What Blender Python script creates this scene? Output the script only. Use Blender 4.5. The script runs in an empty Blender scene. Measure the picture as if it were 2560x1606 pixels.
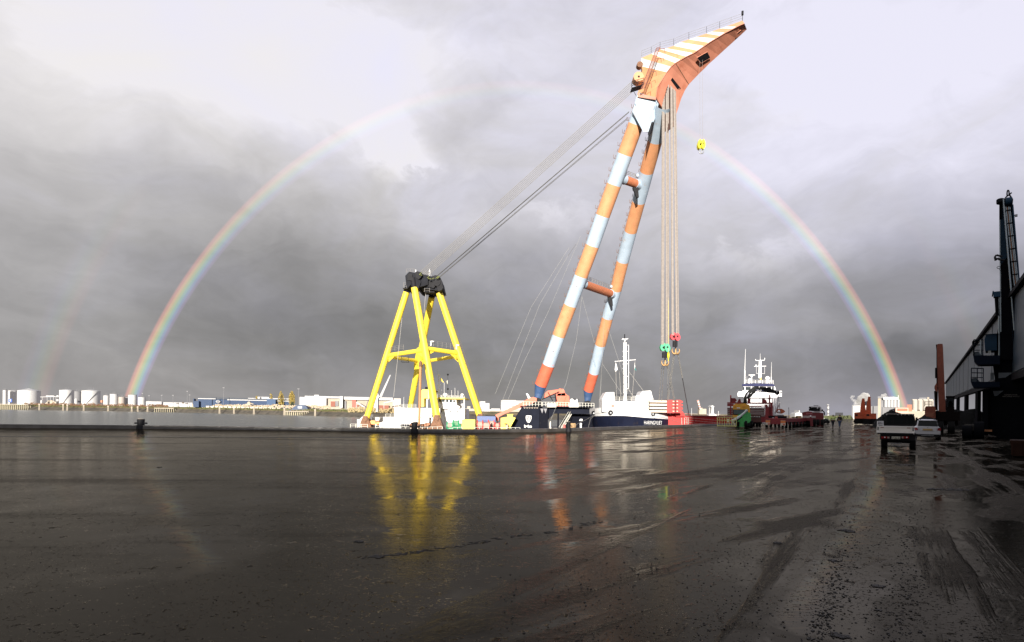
import bpy, bmesh, math, random
from mathutils import Vector, Matrix
R = math.radians
random.seed(7)
SC = bpy.context.scene
COL = SC.collection
# ------------------------------------------------------------------ camera
F = 1500.0; HX = 1280.0; HY = 1028.0; CAMZ = 1.6
ROLL = math.atan(36 / 2560.0)
CR, SR = math.cos(ROLL), math.sin(ROLL)
cam = bpy.data.objects.new('camera', bpy.data.cameras.new('camera'))
COL.objects.link(cam)
cam.data.sensor_width = 36; cam.data.lens = 36 * F / 2560
cam.data.shift_y = (HY - 803) / 2560
cam.data.clip_start = 0.1; cam.data.clip_end = 9000
cam.matrix_world = Matrix(((CR, -SR, 0, 0), (0, 0, -1, 0), (SR, CR, 0, CAMZ), (0, 0, 0, 1)))
SC.camera = cam
SC.view_settings.view_transform = 'Standard'; SC.view_settings.look = 'None'
SC.view_settings.exposure = 0.8; SC.view_settings.gamma = 1
SC.cycles.max_bounces = 5; SC.cycles.diffuse_bounces = 2; SC.cycles.glossy_bounces = 3
SC.cycles.use_denoising = True
# ------------------------------------------------------------------ sun
SUN_EL = R(9.0)
SUN_D = Vector((0.15, 1.0, -math.tan(SUN_EL) * math.hypot(1, .15))).normalized()   # the way the light travels
sl = bpy.data.lights.new('sun', 'SUN'); sl.energy = 5.0; sl.angle = R(0.5); sl.color = (1.0, .93, .83)
so = bpy.data.objects.new('sun', sl); COL.objects.link(so)
so.rotation_euler = SUN_D.to_track_quat('-Z', 'Y').to_euler(); so.location = (-20, -120, 60)
# ------------------------------------------------------------------ world: broken rain cloud, a patch of Nishita sky light, and the rainbow
W = bpy.data.worlds.new('World'); SC.world = W; W.use_nodes = True
NT = W.node_tree; NT.nodes.clear()
def N(t, **k):
    n = NT.nodes.new(t)
    for a, v in k.items(): setattr(n, a, v)
    return n
def L(a, b): NT.links.new(a, b)
def M(op, a, b=None, c=None, clamp=False):
    n = N('ShaderNodeMath', operation=op); n.use_clamp = clamp
    for i, v in enumerate((a, b, c)):
        if v is None: continue
        if hasattr(v, 'links'): L(v, n.inputs[i])
        else: n.inputs[i].default_value = v
    return n.outputs[0]
tc = N('ShaderNodeTexCoord'); dirv = tc.outputs['Generated']
sx = N('ShaderNodeSeparateXYZ'); L(dirv, sx.inputs[0])
az = M('ARCTAN2', sx.outputs[0], sx.outputs[1])
el = M('ARCSINE', sx.outputs[2])
def A(px): return math.atan((px - HX) / F)
def Ev(px, py): return math.atan((HY + (px - HX) * math.tan(ROLL) - py) / math.hypot(F, px - HX))
def noise(vec, scale, detail=4, rough=.5, dist=0.0):
    n = N('ShaderNodeTexNoise'); L(vec, n.inputs['Vector'])
    n.inputs['Scale'].default_value = scale; n.inputs['Detail'].default_value = detail
    n.inputs['Roughness'].default_value = rough; n.inputs['Distortion'].default_value = dist
    return n.outputs['Fac']
def comb(x, y, z=0.0):
    c = N('ShaderNodeCombineXYZ')
    for i, v in enumerate((x, y, z)):
        if hasattr(v, 'links'): L(v, c.inputs[i])
        else: c.inputs[i].default_value = v
    return c.outputs[0]
base = comb(az, M('MULTIPLY', el, 1.9))
w1 = noise(base, 2.2, 5, .55); w2 = noise(comb(M('ADD', az, 7.0), el), 2.6, 5, .55)
azw = M('ADD', az, M('MULTIPLY', M('SUBTRACT', w1, .5), .45))
elw = M('ADD', el, M('MULTIPLY', M('SUBTRACT', w2, .5), .22))
# elevation profile of the cloud deck (perceived brightness)
ramp = N('ShaderNodeValToRGB'); ramp.color_ramp.interpolation = 'B_SPLINE'
L(M('MULTIPLY', elw, 1 / R(50.0), clamp=True), ramp.inputs[0])
cr = ramp.color_ramp
for i, (p, v) in enumerate([(0.0, .585), (.07, .58), (.17, .61), (.29, .715), (.40, .825), (.52, .885), (.66, .91), (.8, .89), (1, .82)]):
    e = cr.elements[i] if i < 2 else cr.elements.new(p)
    e.position = p; e.color = (v, v, v, 1)
Lum = ramp.outputs[0]
def blob(px, py, sxp, syp, amp, warp=True):
    a0, e0 = A(px), Ev(px, py)
    dx = M('MULTIPLY', M('SUBTRACT', azw if warp else az, a0), F / sxp)
    dy = M('MULTIPLY', M('SUBTRACT', elw if warp else el, e0), F / syp)
    r = M('ADD', M('MULTIPLY', dx, dx), M('MULTIPLY', dy, dy))
    return M('MULTIPLY', M('EXPONENT', M('MULTIPLY', r, -1.0)), amp)
for b in [(620, 150, 340, 130, .20), (60, 120, 220, 120, .05), (1990, 420, 420, 260, .10), (2420, 300, 300, 330, .05),
          (640, 700, 420, 130, -.04), (800, 820, 340, 110, -.06), (300, 420, 170, 60, -.05), (1230, 560, 260, 40, .07),
          (1900, 660, 200, 40, .05), (2330, 930, 260, 55, -.13), (2420, 740, 200, 40, -.06), (1300, 830, 500, 110, -.02),
          (40, 760, 300, 300, .05), (2050, 830, 200, 130, .03), (560, 640, 500, 40, -.03), (1350, 20, 500, 60, -.02), (0, 930, 260, 60, -.03),
          (480, 960, 120, 60, .04), (1060, 310, 400, 50, -.03)]:
    Lum = M('ADD', Lum, blob(*b))
n3 = noise(comb(az, M('MULTIPLY', el, 1.5)), 17.0, 7, .62, .4)
def wisp(px, py, sxp, syp, amp, sl=0.0):       # a small torn cloud catching the light
    a0, e0 = A(px), Ev(px, py); q = M('MULTIPLY', M('SUBTRACT', n3, .5), .16)
    dx = M('MULTIPLY', M('ADD', M('SUBTRACT', az, a0), q), F / sxp); dy = M('MULTIPLY', M('ADD', M('SUBTRACT', el, e0), M('MULTIPLY', q, -.8)), F / syp)
    dy = M('ADD', dy, M('MULTIPLY', dx, sl)); r = M('ADD', M('MULTIPLY', dx, dx), M('MULTIPLY', dy, dy))
    return M('MULTIPLY', M('MULTIPLY', M('EXPONENT', M('MULTIPLY', r, -1.0)), amp), M('ADD', M('MULTIPLY', n3, 1.6), .2))
for w_ in [(985, 372, 66, 36, .24, .35), (1035, 408, 42, 12, .09, 0), (930, 395, 60, 22, .05, 0), (690, 95, 210, 60, .06, .1), (880, 130, 150, 90, .05, -.2), (1900, 640, 150, 22, .05, 0), (1380, 535, 150, 22, .05, .1), (560, 60, 120, 30, .04, 0)]:
    Lum = M('ADD', Lum, wisp(*w_))
n1 = noise(base, 3.2, 8, .58, .8); n2 = noise(comb(azw, M('MULTIPLY', elw, 2.4)), 7.5, 7, .58, .5)
shaft = noise(comb(M('MULTIPLY', az, 7.0), M('ADD', M('MULTIPLY', el, .7), M('MULTIPLY', az, 1.2))), 2.0, 4, .5)
Lum = M('ADD', Lum, M('MULTIPLY', M('SUBTRACT', n1, .5), .20))
Lum = M('ADD', Lum, M('MULTIPLY', M('SUBTRACT', n2, .5), .15))
Lum = M('ADD', Lum, M('MULTIPLY', M('MULTIPLY', M('SUBTRACT', shaft, .5), .10), M('SUBTRACT', 1.0, M('MULTIPLY', el, 1 / R(24.0)), clamp=True)))
Lum = M('MINIMUM', Lum, .965)
# behind the photographer the shower has passed: a paler, even sky
lin = M('POWER', Lum, 2.25)
tint = N('ShaderNodeMixRGB'); tint.inputs['Color1'].default_value = (1.0, .965, .97, 1); tint.inputs['Color2'].default_value = (.955, .938, 1.085, 1)
tf = M('ADD', M('MULTIPLY', az, .75), M('MULTIPLY', M('SUBTRACT', n1, .5), 2.2)); tf = M('ADD', tf, M('MULTIPLY', el, 1.1)); tf = M('ADD', tf, .15, clamp=True)
L(tf, tint.inputs['Fac'])
mulc = N('ShaderNodeMixRGB', blend_type='MULTIPLY'); mulc.inputs['Fac'].default_value = 1
L(tint.outputs[0], mulc.inputs['Color1']); L(comb(lin, lin, lin), mulc.inputs['Color2'])
# rainbow: a cone of directions round the antisolar point, red outside; the weak second bow is reversed
FP = 1366.0      # the shower's own scale: 42 and 51 degree cones round the antisolar point
AX_AZ, AX_EL = (1291 - HX) / FP, -R(11.5)
axis = Vector((math.sin(AX_AZ) * math.cos(AX_EL), math.cos(AX_AZ) * math.cos(AX_EL), math.sin(AX_EL)))
yy = M('MAXIMUM', sx.outputs[1], .05)
ut = M('MULTIPLY', M('DIVIDE', sx.outputs[0], yy), F / FP); wt = M('MULTIPLY', M('DIVIDE', M('ADD', sx.outputs[2], M('MULTIPLY', sx.outputs[0], math.tan(ROLL) * 0)), yy), F / FP)
nv = N('ShaderNodeVectorMath', operation='NORMALIZE'); L(comb(M('SINE', ut), M('COSINE', ut), wt), nv.inputs[0])
dp = N('ShaderNodeVectorMath', operation='DOT_PRODUCT'); L(nv.outputs[0], dp.inputs[0]); dp.inputs[1].default_value = axis
ang = M('MULTIPLY', M('ARCCOSINE', dp.outputs['Value']), 180 / math.pi)
def bow(center, width, flip):
    t = M('ADD', M('MULTIPLY', M('SUBTRACT', ang, center), (-1 if flip else 1) / width), .5, clamp=True)
    r = N('ShaderNodeValToRGB'); L(t, r.inputs[0]); c = r.color_ramp; c.interpolation = 'EASE'
    for i, (p, col) in enumerate([(0, (0, 0, 0)), (.14, (.16, .10, .30)), (.28, (.14, .28, .56)), (.42, (.20, .54, .44)), (.56, (.48, .62, .20)),
                                  (.70, (.85, .48, .16)), (.83, (.70, .20, .12)), (1, (0, 0, 0))]):
        e = c.elements[i] if i < 2 else c.elements.new(p)
        e.position = p; e.color = (*col, 1)
    return r.outputs[0]
edge = M('MULTIPLY', M('ABSOLUTE', M('SUBTRACT', az, AX_AZ)), 1 / R(33), clamp=True)
st = M('ADD', M('MULTIPLY', M('POWER', edge, 2.9), .44), .06)
st = M('MULTIPLY', st, M('ADD', M('MULTIPLY', n1, .8), .6))
def addc(c1, c2, fac):
    n = N('ShaderNodeMixRGB', blend_type='ADD')
    if hasattr(fac, 'links'): L(fac, n.inputs['Fac'])
    else: n.inputs['Fac'].default_value = fac
    L(c1, n.inputs['Color1']); L(c2, n.inputs['Color2']); return n.outputs[0]
front = M('GREATER_THAN', el, 0.0)
col = addc(mulc.outputs[0], bow(41.9, 1.85, False), M('MULTIPLY', st, front))
edge2 = M('SUBTRACT', 1.0, M('MULTIPLY', el, 1 / R(19)), clamp=True)
col = addc(col, bow(52.0, 3.8, True), M('MULTIPLY', M('MULTIPLY', edge2, M('SUBTRACT', .055, M('MULTIPLY', az, .035))), front))
sky = N('ShaderNodeTexSky', sky_type='NISHITA'); sky.sun_disc = False
sky.sun_elevation = SUN_EL; sky.sun_rotation = math.atan2(-SUN_D.x, -SUN_D.y)
bg1 = N('ShaderNodeBackground'); L(col, bg1.inputs[0]); bg1.inputs[1].default_value = 0.565
bg2 = N('ShaderNodeBackground'); L(sky.outputs[0], bg2.inputs[0]); bg2.inputs[1].default_value = 0.05
mx = N('ShaderNodeMixShader'); mx.inputs[0].default_value = .04
L(bg1.outputs[0], mx.inputs[1]); L(bg2.outputs[0], mx.inputs[2])
wo = N('ShaderNodeOutputWorld'); L(mx.outputs[0], wo.inputs[0])
# ------------------------------------------------------------------ helpers
FA = 0.0          # heading of the local frame: 0 = straight ahead; an object off to the side is built square to its own line of sight
def frame(px=None, Y=1.0):
    """turn the working frame towards photo column px; returns the frame depth of world distance Y there"""
    global FA
    FA = 0.0 if px is None else math.atan((px - HX) / F)
    return Y / math.cos(FA)
def ray(px, py):
    u = (px - HX) / F; v = (HY - py) / F; dx = u * CR - v * SR; dz = v * CR + u * SR
    c, s_ = math.cos(FA), math.sin(FA); y = dx * s_ + c
    return (dx * c - s_) / y, dz / y
def P(px, py, Y):
    x, z = ray(px, py); return Vector((x * Y, Y, CAMZ + z * Y))
def G(px, py, z=0.0):
    return P(px, py, (z - CAMZ) / ray(px, py)[1])
def toworld(v):
    c, s_ = math.cos(FA), math.sin(FA); return Vector((v[0] * c + v[1] * s_, -v[0] * s_ + v[1] * c, v[2]))
MATS = {}
def mat(name, c, rough=.5, metal=0.0, var=.12, vs=3.0, dirt=0.0, dirtc=(.10, .05, .03), bump=0.0, bs=40.0, spec=.5, streak=False):
    if name in MATS: return MATS[name]
    m = bpy.data.materials.new(name); m.use_nodes = True; t = m.node_tree; b = t.nodes['Principled BSDF']
    b.inputs['Roughness'].default_value = rough; b.inputs['Metallic'].default_value = metal
    b.inputs['Specular IOR Level'].default_value = spec
    tc = t.nodes.new('ShaderNodeTexCoord')
    n = t.nodes.new('ShaderNodeTexNoise'); n.inputs['Scale'].default_value = vs; n.inputs['Detail'].default_value = 6
    t.links.new(tc.outputs['Object'], n.inputs['Vector'])
    r = t.nodes.new('ShaderNodeMapRange'); r.inputs['From Min'].default_value = .3; r.inputs['From Max'].default_value = .7
    r.inputs['To Min'].default_value = 1 - var; r.inputs['To Max'].default_value = 1 + var
    t.links.new(n.outputs['Fac'], r.inputs['Value'])
    mu = t.nodes.new('ShaderNodeMixRGB'); mu.blend_type = 'MULTIPLY'; mu.inputs['Fac'].default_value = 1
    mu.inputs['Color1'].default_value = (*c, 1); t.links.new(r.outputs[0], mu.inputs['Color2'])
    out = mu.outputs[0]
    if dirt:
        n2 = t.nodes.new('ShaderNodeTexNoise'); n2.inputs['Scale'].default_value = vs * .7; n2.inputs['Detail'].default_value = 8; n2.inputs['Roughness'].default_value = .7
        mp = t.nodes.new('ShaderNodeMapping'); mp.inputs['Scale'].default_value = (2.2, 2.2, .35) if streak else (1, 1, 1)
        t.links.new(tc.outputs['Object'], mp.inputs[0]); t.links.new(mp.outputs[0], n2.inputs['Vector'])
        r2 = t.nodes.new('ShaderNodeMapRange'); r2.inputs['From Min'].default_value = .62 - dirt * .25; r2.inputs['From Max'].default_value = .74
        t.links.new(n2.outputs['Fac'], r2.inputs['Value'])
        mu2 = t.nodes.new('ShaderNodeMixRGB'); t.links.new(r2.outputs[0], mu2.inputs['Fac']); t.links.new(out, mu2.inputs['Color1']); mu2.inputs['Color2'].default_value = (*dirtc, 1)
        out = mu2.outputs[0]
    t.links.new(out, b.inputs['Base Color'])
    if bump:
        n3 = t.nodes.new('ShaderNodeTexNoise'); n3.inputs['Scale'].default_value = bs; n3.inputs['Detail'].default_value = 4
        t.links.new(tc.outputs['Object'], n3.inputs['Vector'])
        bp = t.nodes.new('ShaderNodeBump'); bp.inputs['Strength'].default_value = bump; bp.inputs['Distance'].default_value = .1
        t.links.new(n3.outputs['Fac'], bp.inputs['Height']); t.links.new(bp.outputs[0], b.inputs['Normal'])
    MATS[name] = m; return m
class MB:
    def __init__(s): s.v = []; s.f = []; s.mi = []; s.sm = []
    def add(s, vs, fs, m=0, smooth=False):
        o = len(s.v); s.v += [Vector(v) for v in vs]
        for f in fs: s.f.append([i + o for i in f]); s.mi.append(m); s.sm.append(smooth)
        return s
    def box(s, x0, x1, y0, y1, z0, z1, m=0):
        return s.add([(x0, y0, z0), (x1, y0, z0), (x1, y1, z0), (x0, y1, z0), (x0, y0, z1), (x1, y0, z1), (x1, y1, z1), (x0, y1, z1)],
                     [(0, 3, 2, 1), (4, 5, 6, 7), (0, 1, 5, 4), (1, 2, 6, 5), (2, 3, 7, 6), (3, 0, 4, 7)], m)
    def hull2(s, a, b, m=0):      # two rings of points joined, both ends closed
        n = len(a)
        fs = [tuple(range(n))[::-1], tuple(range(n, 2 * n))] + [(i, (i + 1) % n, n + (i + 1) % n, n + i) for i in range(n)]
        return s.add(list(a) + list(b), fs, m)
    def prism(s, pts, vec, m=0):
        pts = [Vector(p) for p in pts]; vec = Vector(vec)
        return s.hull2(pts, [p + vec for p in pts], m)
    def pp(s, pix, Y, d, m=0):    # a photo outline given a distance and a thickness in metres
        a = [P(x, y, Y) for x, y in pix]
        return s.prism(a, (0, d, 0), m)
    def pbox(s, x0, x1, y0, y1, Y, d, m=0):   # box whose front face covers these photo columns and rows at distance Y
        xm = (x0 + x1) / 2; ym = (y0 + y1) / 2
        return s.box(P(x0, ym, Y).x, P(x1, ym, Y).x, Y, Y + d, P(xm, y1, Y).z, P(xm, y0, Y).z, m)
    def cyl(s, a, b, r0, r1=None, n=10, m=0, cap=True, smooth=True):
        a = Vector(a); b = Vector(b); r1 = r0 if r1 is None else r1
        d = b - a
        if d.length < 1e-6: return s
        d.normalize(); u = d.orthogonal().normalized(); w = d.cross(u)
        va = []; vb = []
        for i in range(n):
            t = 2 * math.pi * i / n; o = u * math.cos(t) + w * math.sin(t)
            va.append(a + o * r0); vb.append(b + o * r1)
        s.add(va + vb, [(i, (i + 1) % n, n + (i + 1) % n, n + i) for i in range(n)], m, smooth)
        if cap:
            if r0 > 1e-4: s.add(va, [tuple(range(n))[::-1]], m)
            if r1 > 1e-4: s.add(vb, [tuple(range(n))], m)
        return s
    def pc(s, x0, y0, Y0, x1, y1, Y1, r, r1=None, n=10, m=0):
        return s.cyl(P(x0, y0, Y0), P(x1, y1, Y1), r, r1, n, m)
    def tube(s, pts, r, n=6, m=0):
        for a, b in zip(pts[:-1], pts[1:]): s.cyl(a, b, r, r, n, m)
        return s
    def sph(s, c, r, n=10, m=0, sc=(1, 1, 1), jit=0.0):
        c = Vector(c); vs = []; k = max(4, n // 2)
        for i in range(1, k):
            ph = math.pi * i / k
            for j in range(n):
                t = 2 * math.pi * j / n; q = 1 + random.uniform(-jit, jit)
                vs.append(c + Vector((math.sin(ph) * math.cos(t) * r * sc[0], math.sin(ph) * math.sin(t) * r * sc[1], math.cos(ph) * r * sc[2])) * q)
        top = len(vs); vs.append(c + Vector((0, 0, r * sc[2]))); vs.append(c - Vector((0, 0, r * sc[2])))
        fs = []
        for i in range(k - 2):
            for j in range(n): fs.append((i * n + j, i * n + (j + 1) % n, (i + 1) * n + (j + 1) % n, (i + 1) * n + j)[::-1])
        for j in range(n):
            fs.append((top, j, (j + 1) % n)); b = (k - 2) * n; fs.append((top + 1, b + (j + 1) % n, b + j))
        return s.add(vs, fs, m, True)
    def torus(s, c, rx, rz, r, n=16, m=0):       # ring facing the camera
        c = Vector(c); pts = [c + Vector((math.cos(2 * math.pi * i / n) * rx, 0, math.sin(2 * math.pi * i / n) * rz)) for i in range(n + 1)]
        return s.tube(pts, r, 6, m)
    def pieces(s):
        """face lists of the far-apart pieces of this mesh"""
        n = len(s.v); par = list(range(n))
        def root(i):
            while par[i] != i: par[i] = par[par[i]]; i = par[i]
            return i
        for f in s.f:
            r = root(f[0])
            for i in f[1:]:
                q = root(i)
                if q != r: par[q] = r
        box = {}
        for f in s.f:
            r = root(f[0])
            if r not in box: box[r] = [Vector(s.v[f[0]]), Vector(s.v[f[0]])]
            lo, hi = box[r]
            for i in f:
                for k in range(3): lo[k] = min(lo[k], s.v[i][k]); hi[k] = max(hi[k], s.v[i][k])
        ks = list(box); m = len(ks)
        if m < 2 or m > 260: return None
        cp = list(range(m)); sz = [max(box[k][1] - box[k][0]) for k in ks]
        def cr_(i):
            while cp[i] != i: cp[i] = cp[cp[i]]; i = cp[i]
            return i
        for i in range(m):
            li, hi_ = box[ks[i]]
            for j in range(i + 1, m):
                lj, hj = box[ks[j]]; g = 0
                for k in range(3): g += max(0, li[k] - hj[k], lj[k] - hi_[k]) ** 2
                if g ** .5 <= max(.02, .5 * max(sz[i], sz[j])): cp[cr_(j)] = cr_(i)
        if len({cr_(i) for i in range(m)}) < 2: return None
        idx = {k: cr_(i) for i, k in enumerate(ks)}; out = {}
        for fi, f in enumerate(s.f): out.setdefault(idx[root(f[0])], []).append(fi)
        return sorted(out.values(), key=len, reverse=True)
    def build(s, name, mats, parent=None, kind=None, label=None):
        if parent is not None:
            ps = s.pieces()
            if ps:
                first = None
                for fl in ps:
                    q = MB(); mp = {}
                    for fi in fl:
                        f = []
                        for i in s.f[fi]:
                            if i not in mp: mp[i] = len(q.v); q.v.append(s.v[i])
                            f.append(mp[i])
                        q.f.append(f); q.mi.append(s.mi[fi]); q.sm.append(s.sm[fi])
                    o = q.build1(name, mats, parent, kind, label); first = first or o
                return first
        return s.build1(name, mats, parent, kind, label)
    def build1(s, name, mats, parent=None, kind=None, label=None):
        me = bpy.data.meshes.new(name)
        off = parent_off(parent)
        me.from_pydata([v - off for v in s.v], [], s.f)
        if not isinstance(mats, (list, tuple)): mats = [mats]
        for q in mats: me.materials.append(q)
        me.polygons.foreach_set('material_index', [min(i, len(mats) - 1) for i in s.mi]); me.polygons.foreach_set('use_smooth', s.sm)
        bm = bmesh.new(); bm.from_mesh(me); bmesh.ops.recalc_face_normals(bm, faces=bm.faces); bm.to_mesh(me); bm.free()
        me.update()
        o = bpy.data.objects.new(name, me); COL.objects.link(o)
        if parent is not None: o.parent = parent
        elif FA: o.rotation_euler = (0, 0, -FA)
        if kind: o['kind'] = kind
        if label: o['label'] = label
        return o
VL = {}
def thing(name, label, cat, loc, group=None, rotz=0.0):
    o = bpy.data.objects.new(name, None); COL.objects.link(o); loc = Vector(loc); o.location = toworld(loc); o.rotation_euler = (0, 0, rotz - FA); VL[o.name] = loc
    o.empty_display_size = .5
    o['label'] = label; o['category'] = cat
    if group: o['group'] = group
    return o
def lthing(name, label, cat, loc, group=None, rotz=0.0):   # parts given in the thing's own coordinates
    o = thing(name, label, cat, loc, group, rotz); LOCAL.add(o.name); return o
LOCAL = set()
def parent_off(p):
    off = Vector((0, 0, 0)); root = p
    while root is not None and root.parent is not None: root = root.parent
    if root is not None and root.name in LOCAL: return off
    if root is not None: v = VL[root.name]; off = Vector((v.x, v.y, root.location.z))
    return off
def tag(o, label, cat, group=None, kind=None):
    if label: o['label'] = label
    if cat: o['category'] = cat
    if group: o['group'] = group
    if kind: o['kind'] = kind
    return o
def dup(root, loc, label=None, rotz=None, scale=None):
    def cp(o, par):
        c = o.copy(); COL.objects.link(c); c.parent = par
        for ch in o.children: cp(ch, c)
        return c
    c = cp(root, None); c.location = loc
    if rotz is not None: c.rotation_euler = (0, 0, rotz)
    if scale is not None: c.scale = (scale,) * 3
    if label: c['label'] = label
    return c
def text(name, s, loc, h, m, parent, rotz=0.0, w=None, depth=.01, bold=0.0, rotx=90):
    cu = bpy.data.curves.new(name, 'FONT'); cu.body = s; cu.size = h * 1.38; cu.align_x = 'CENTER'; cu.align_y = 'BOTTOM_BASELINE'
    cu.extrude = depth; cu.offset = bold
    t = bpy.data.objects.new('tmp', cu); COL.objects.link(t)
    bpy.context.view_layer.update()
    me = bpy.data.meshes.new_from_object(t.evaluated_get(bpy.context.evaluated_depsgraph_get()))
    bpy.data.objects.remove(t)
    xs = [v.co.x for v in me.vertices]; sc = (w / (max(xs) - min(xs))) if w else 1
    mid = (max(xs) + min(xs)) / 2
    rm = Matrix.Rotation(rotz, 4, 'Z') @ Matrix.Rotation(R(rotx), 4, 'X')
    for v in me.vertices:
        v.co = Vector(loc) + rm @ Vector(((v.co.x - mid) * sc, v.co.y, v.co.z)) - parent_off(parent)
    me.materials.clear(); me.materials.append(m); me.name = name
    o = bpy.data.objects.new(name, me); COL.objects.link(o); o.parent = parent
    return o
def rails(mb, pts, h, posts, r=.035, m=0, bars=3):
    """railing along a 3D line: posts and bars"""
    for a, b in zip(pts[:-1], pts[1:]):
        a = Vector(a); b = Vector(b); n = max(1, int((b - a).length / posts))
        for i in range(n + 1):
            p = a.lerp(b, i / n); mb.cyl(p, p + Vector((0, 0, h)), r * 1.4, n=4, m=m)
        for k in range(1, bars + 1):
            o = Vector((0, 0, h * k / bars)); mb.cyl(a + o, b + o, r, n=4, m=m)
    return mb
# ------------------------------------------------------------------ common paints
white = mat('white_paint', (.78, .78, .78), .45, var=.06, dirt=.12, dirtc=(.45, .38, .30), streak=True)
cleanw = mat('clean_white_paint', (.8, .8, .8), .4, var=.05)
yellow = mat('yellow_paint', (.86, .66, .055), .5, var=.05, dirt=.06, dirtc=(.5, .35, .03))
black = mat('black_paint', (.008, .008, .010), .7, var=.3, spec=.15)
dark = mat("dark_steel", (.012, .012, .015), .65, var=.3, vs=2, spec=.2)
navy = mat("navy_paint", (.008, .010, .020), .7, spec=.12, var=.2, vs=.6, dirt=.1, dirtc=(.012, .012, .013), streak=True)
rubber = mat('rubber', (.009, .009, .010), .9, spec=.15)
steel = mat('grey_steel', (.30, .31, .33), .4, .3, dirt=.15)
glass = mat('dark_glass', (.03, .04, .045), .08, spec=.8, var=.2)
red = mat('red_paint', (.62, .05, .035), .45, var=.15, dirt=.12, dirtc=(.30, .06, .03), streak=True)
darkred = mat('dark_red_paint', (.22, .022, .028), .5, var=.2, dirt=.15, dirtc=(.07, .02, .02), streak=True)
orangep = mat('orange_paint', (.66, .085, .02), .45, var=.15, vs=1)
green = mat('green_paint', (.02, .38, .16), .45, var=.15)
rust = mat('rusty_brown', (.18, .09, .05), .8, var=.4, vs=4)
beige = mat('rope_beige', (.36, .30, .25), .8)
pipew = mat('railing_white', (.72, .70, .62), .5)
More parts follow.
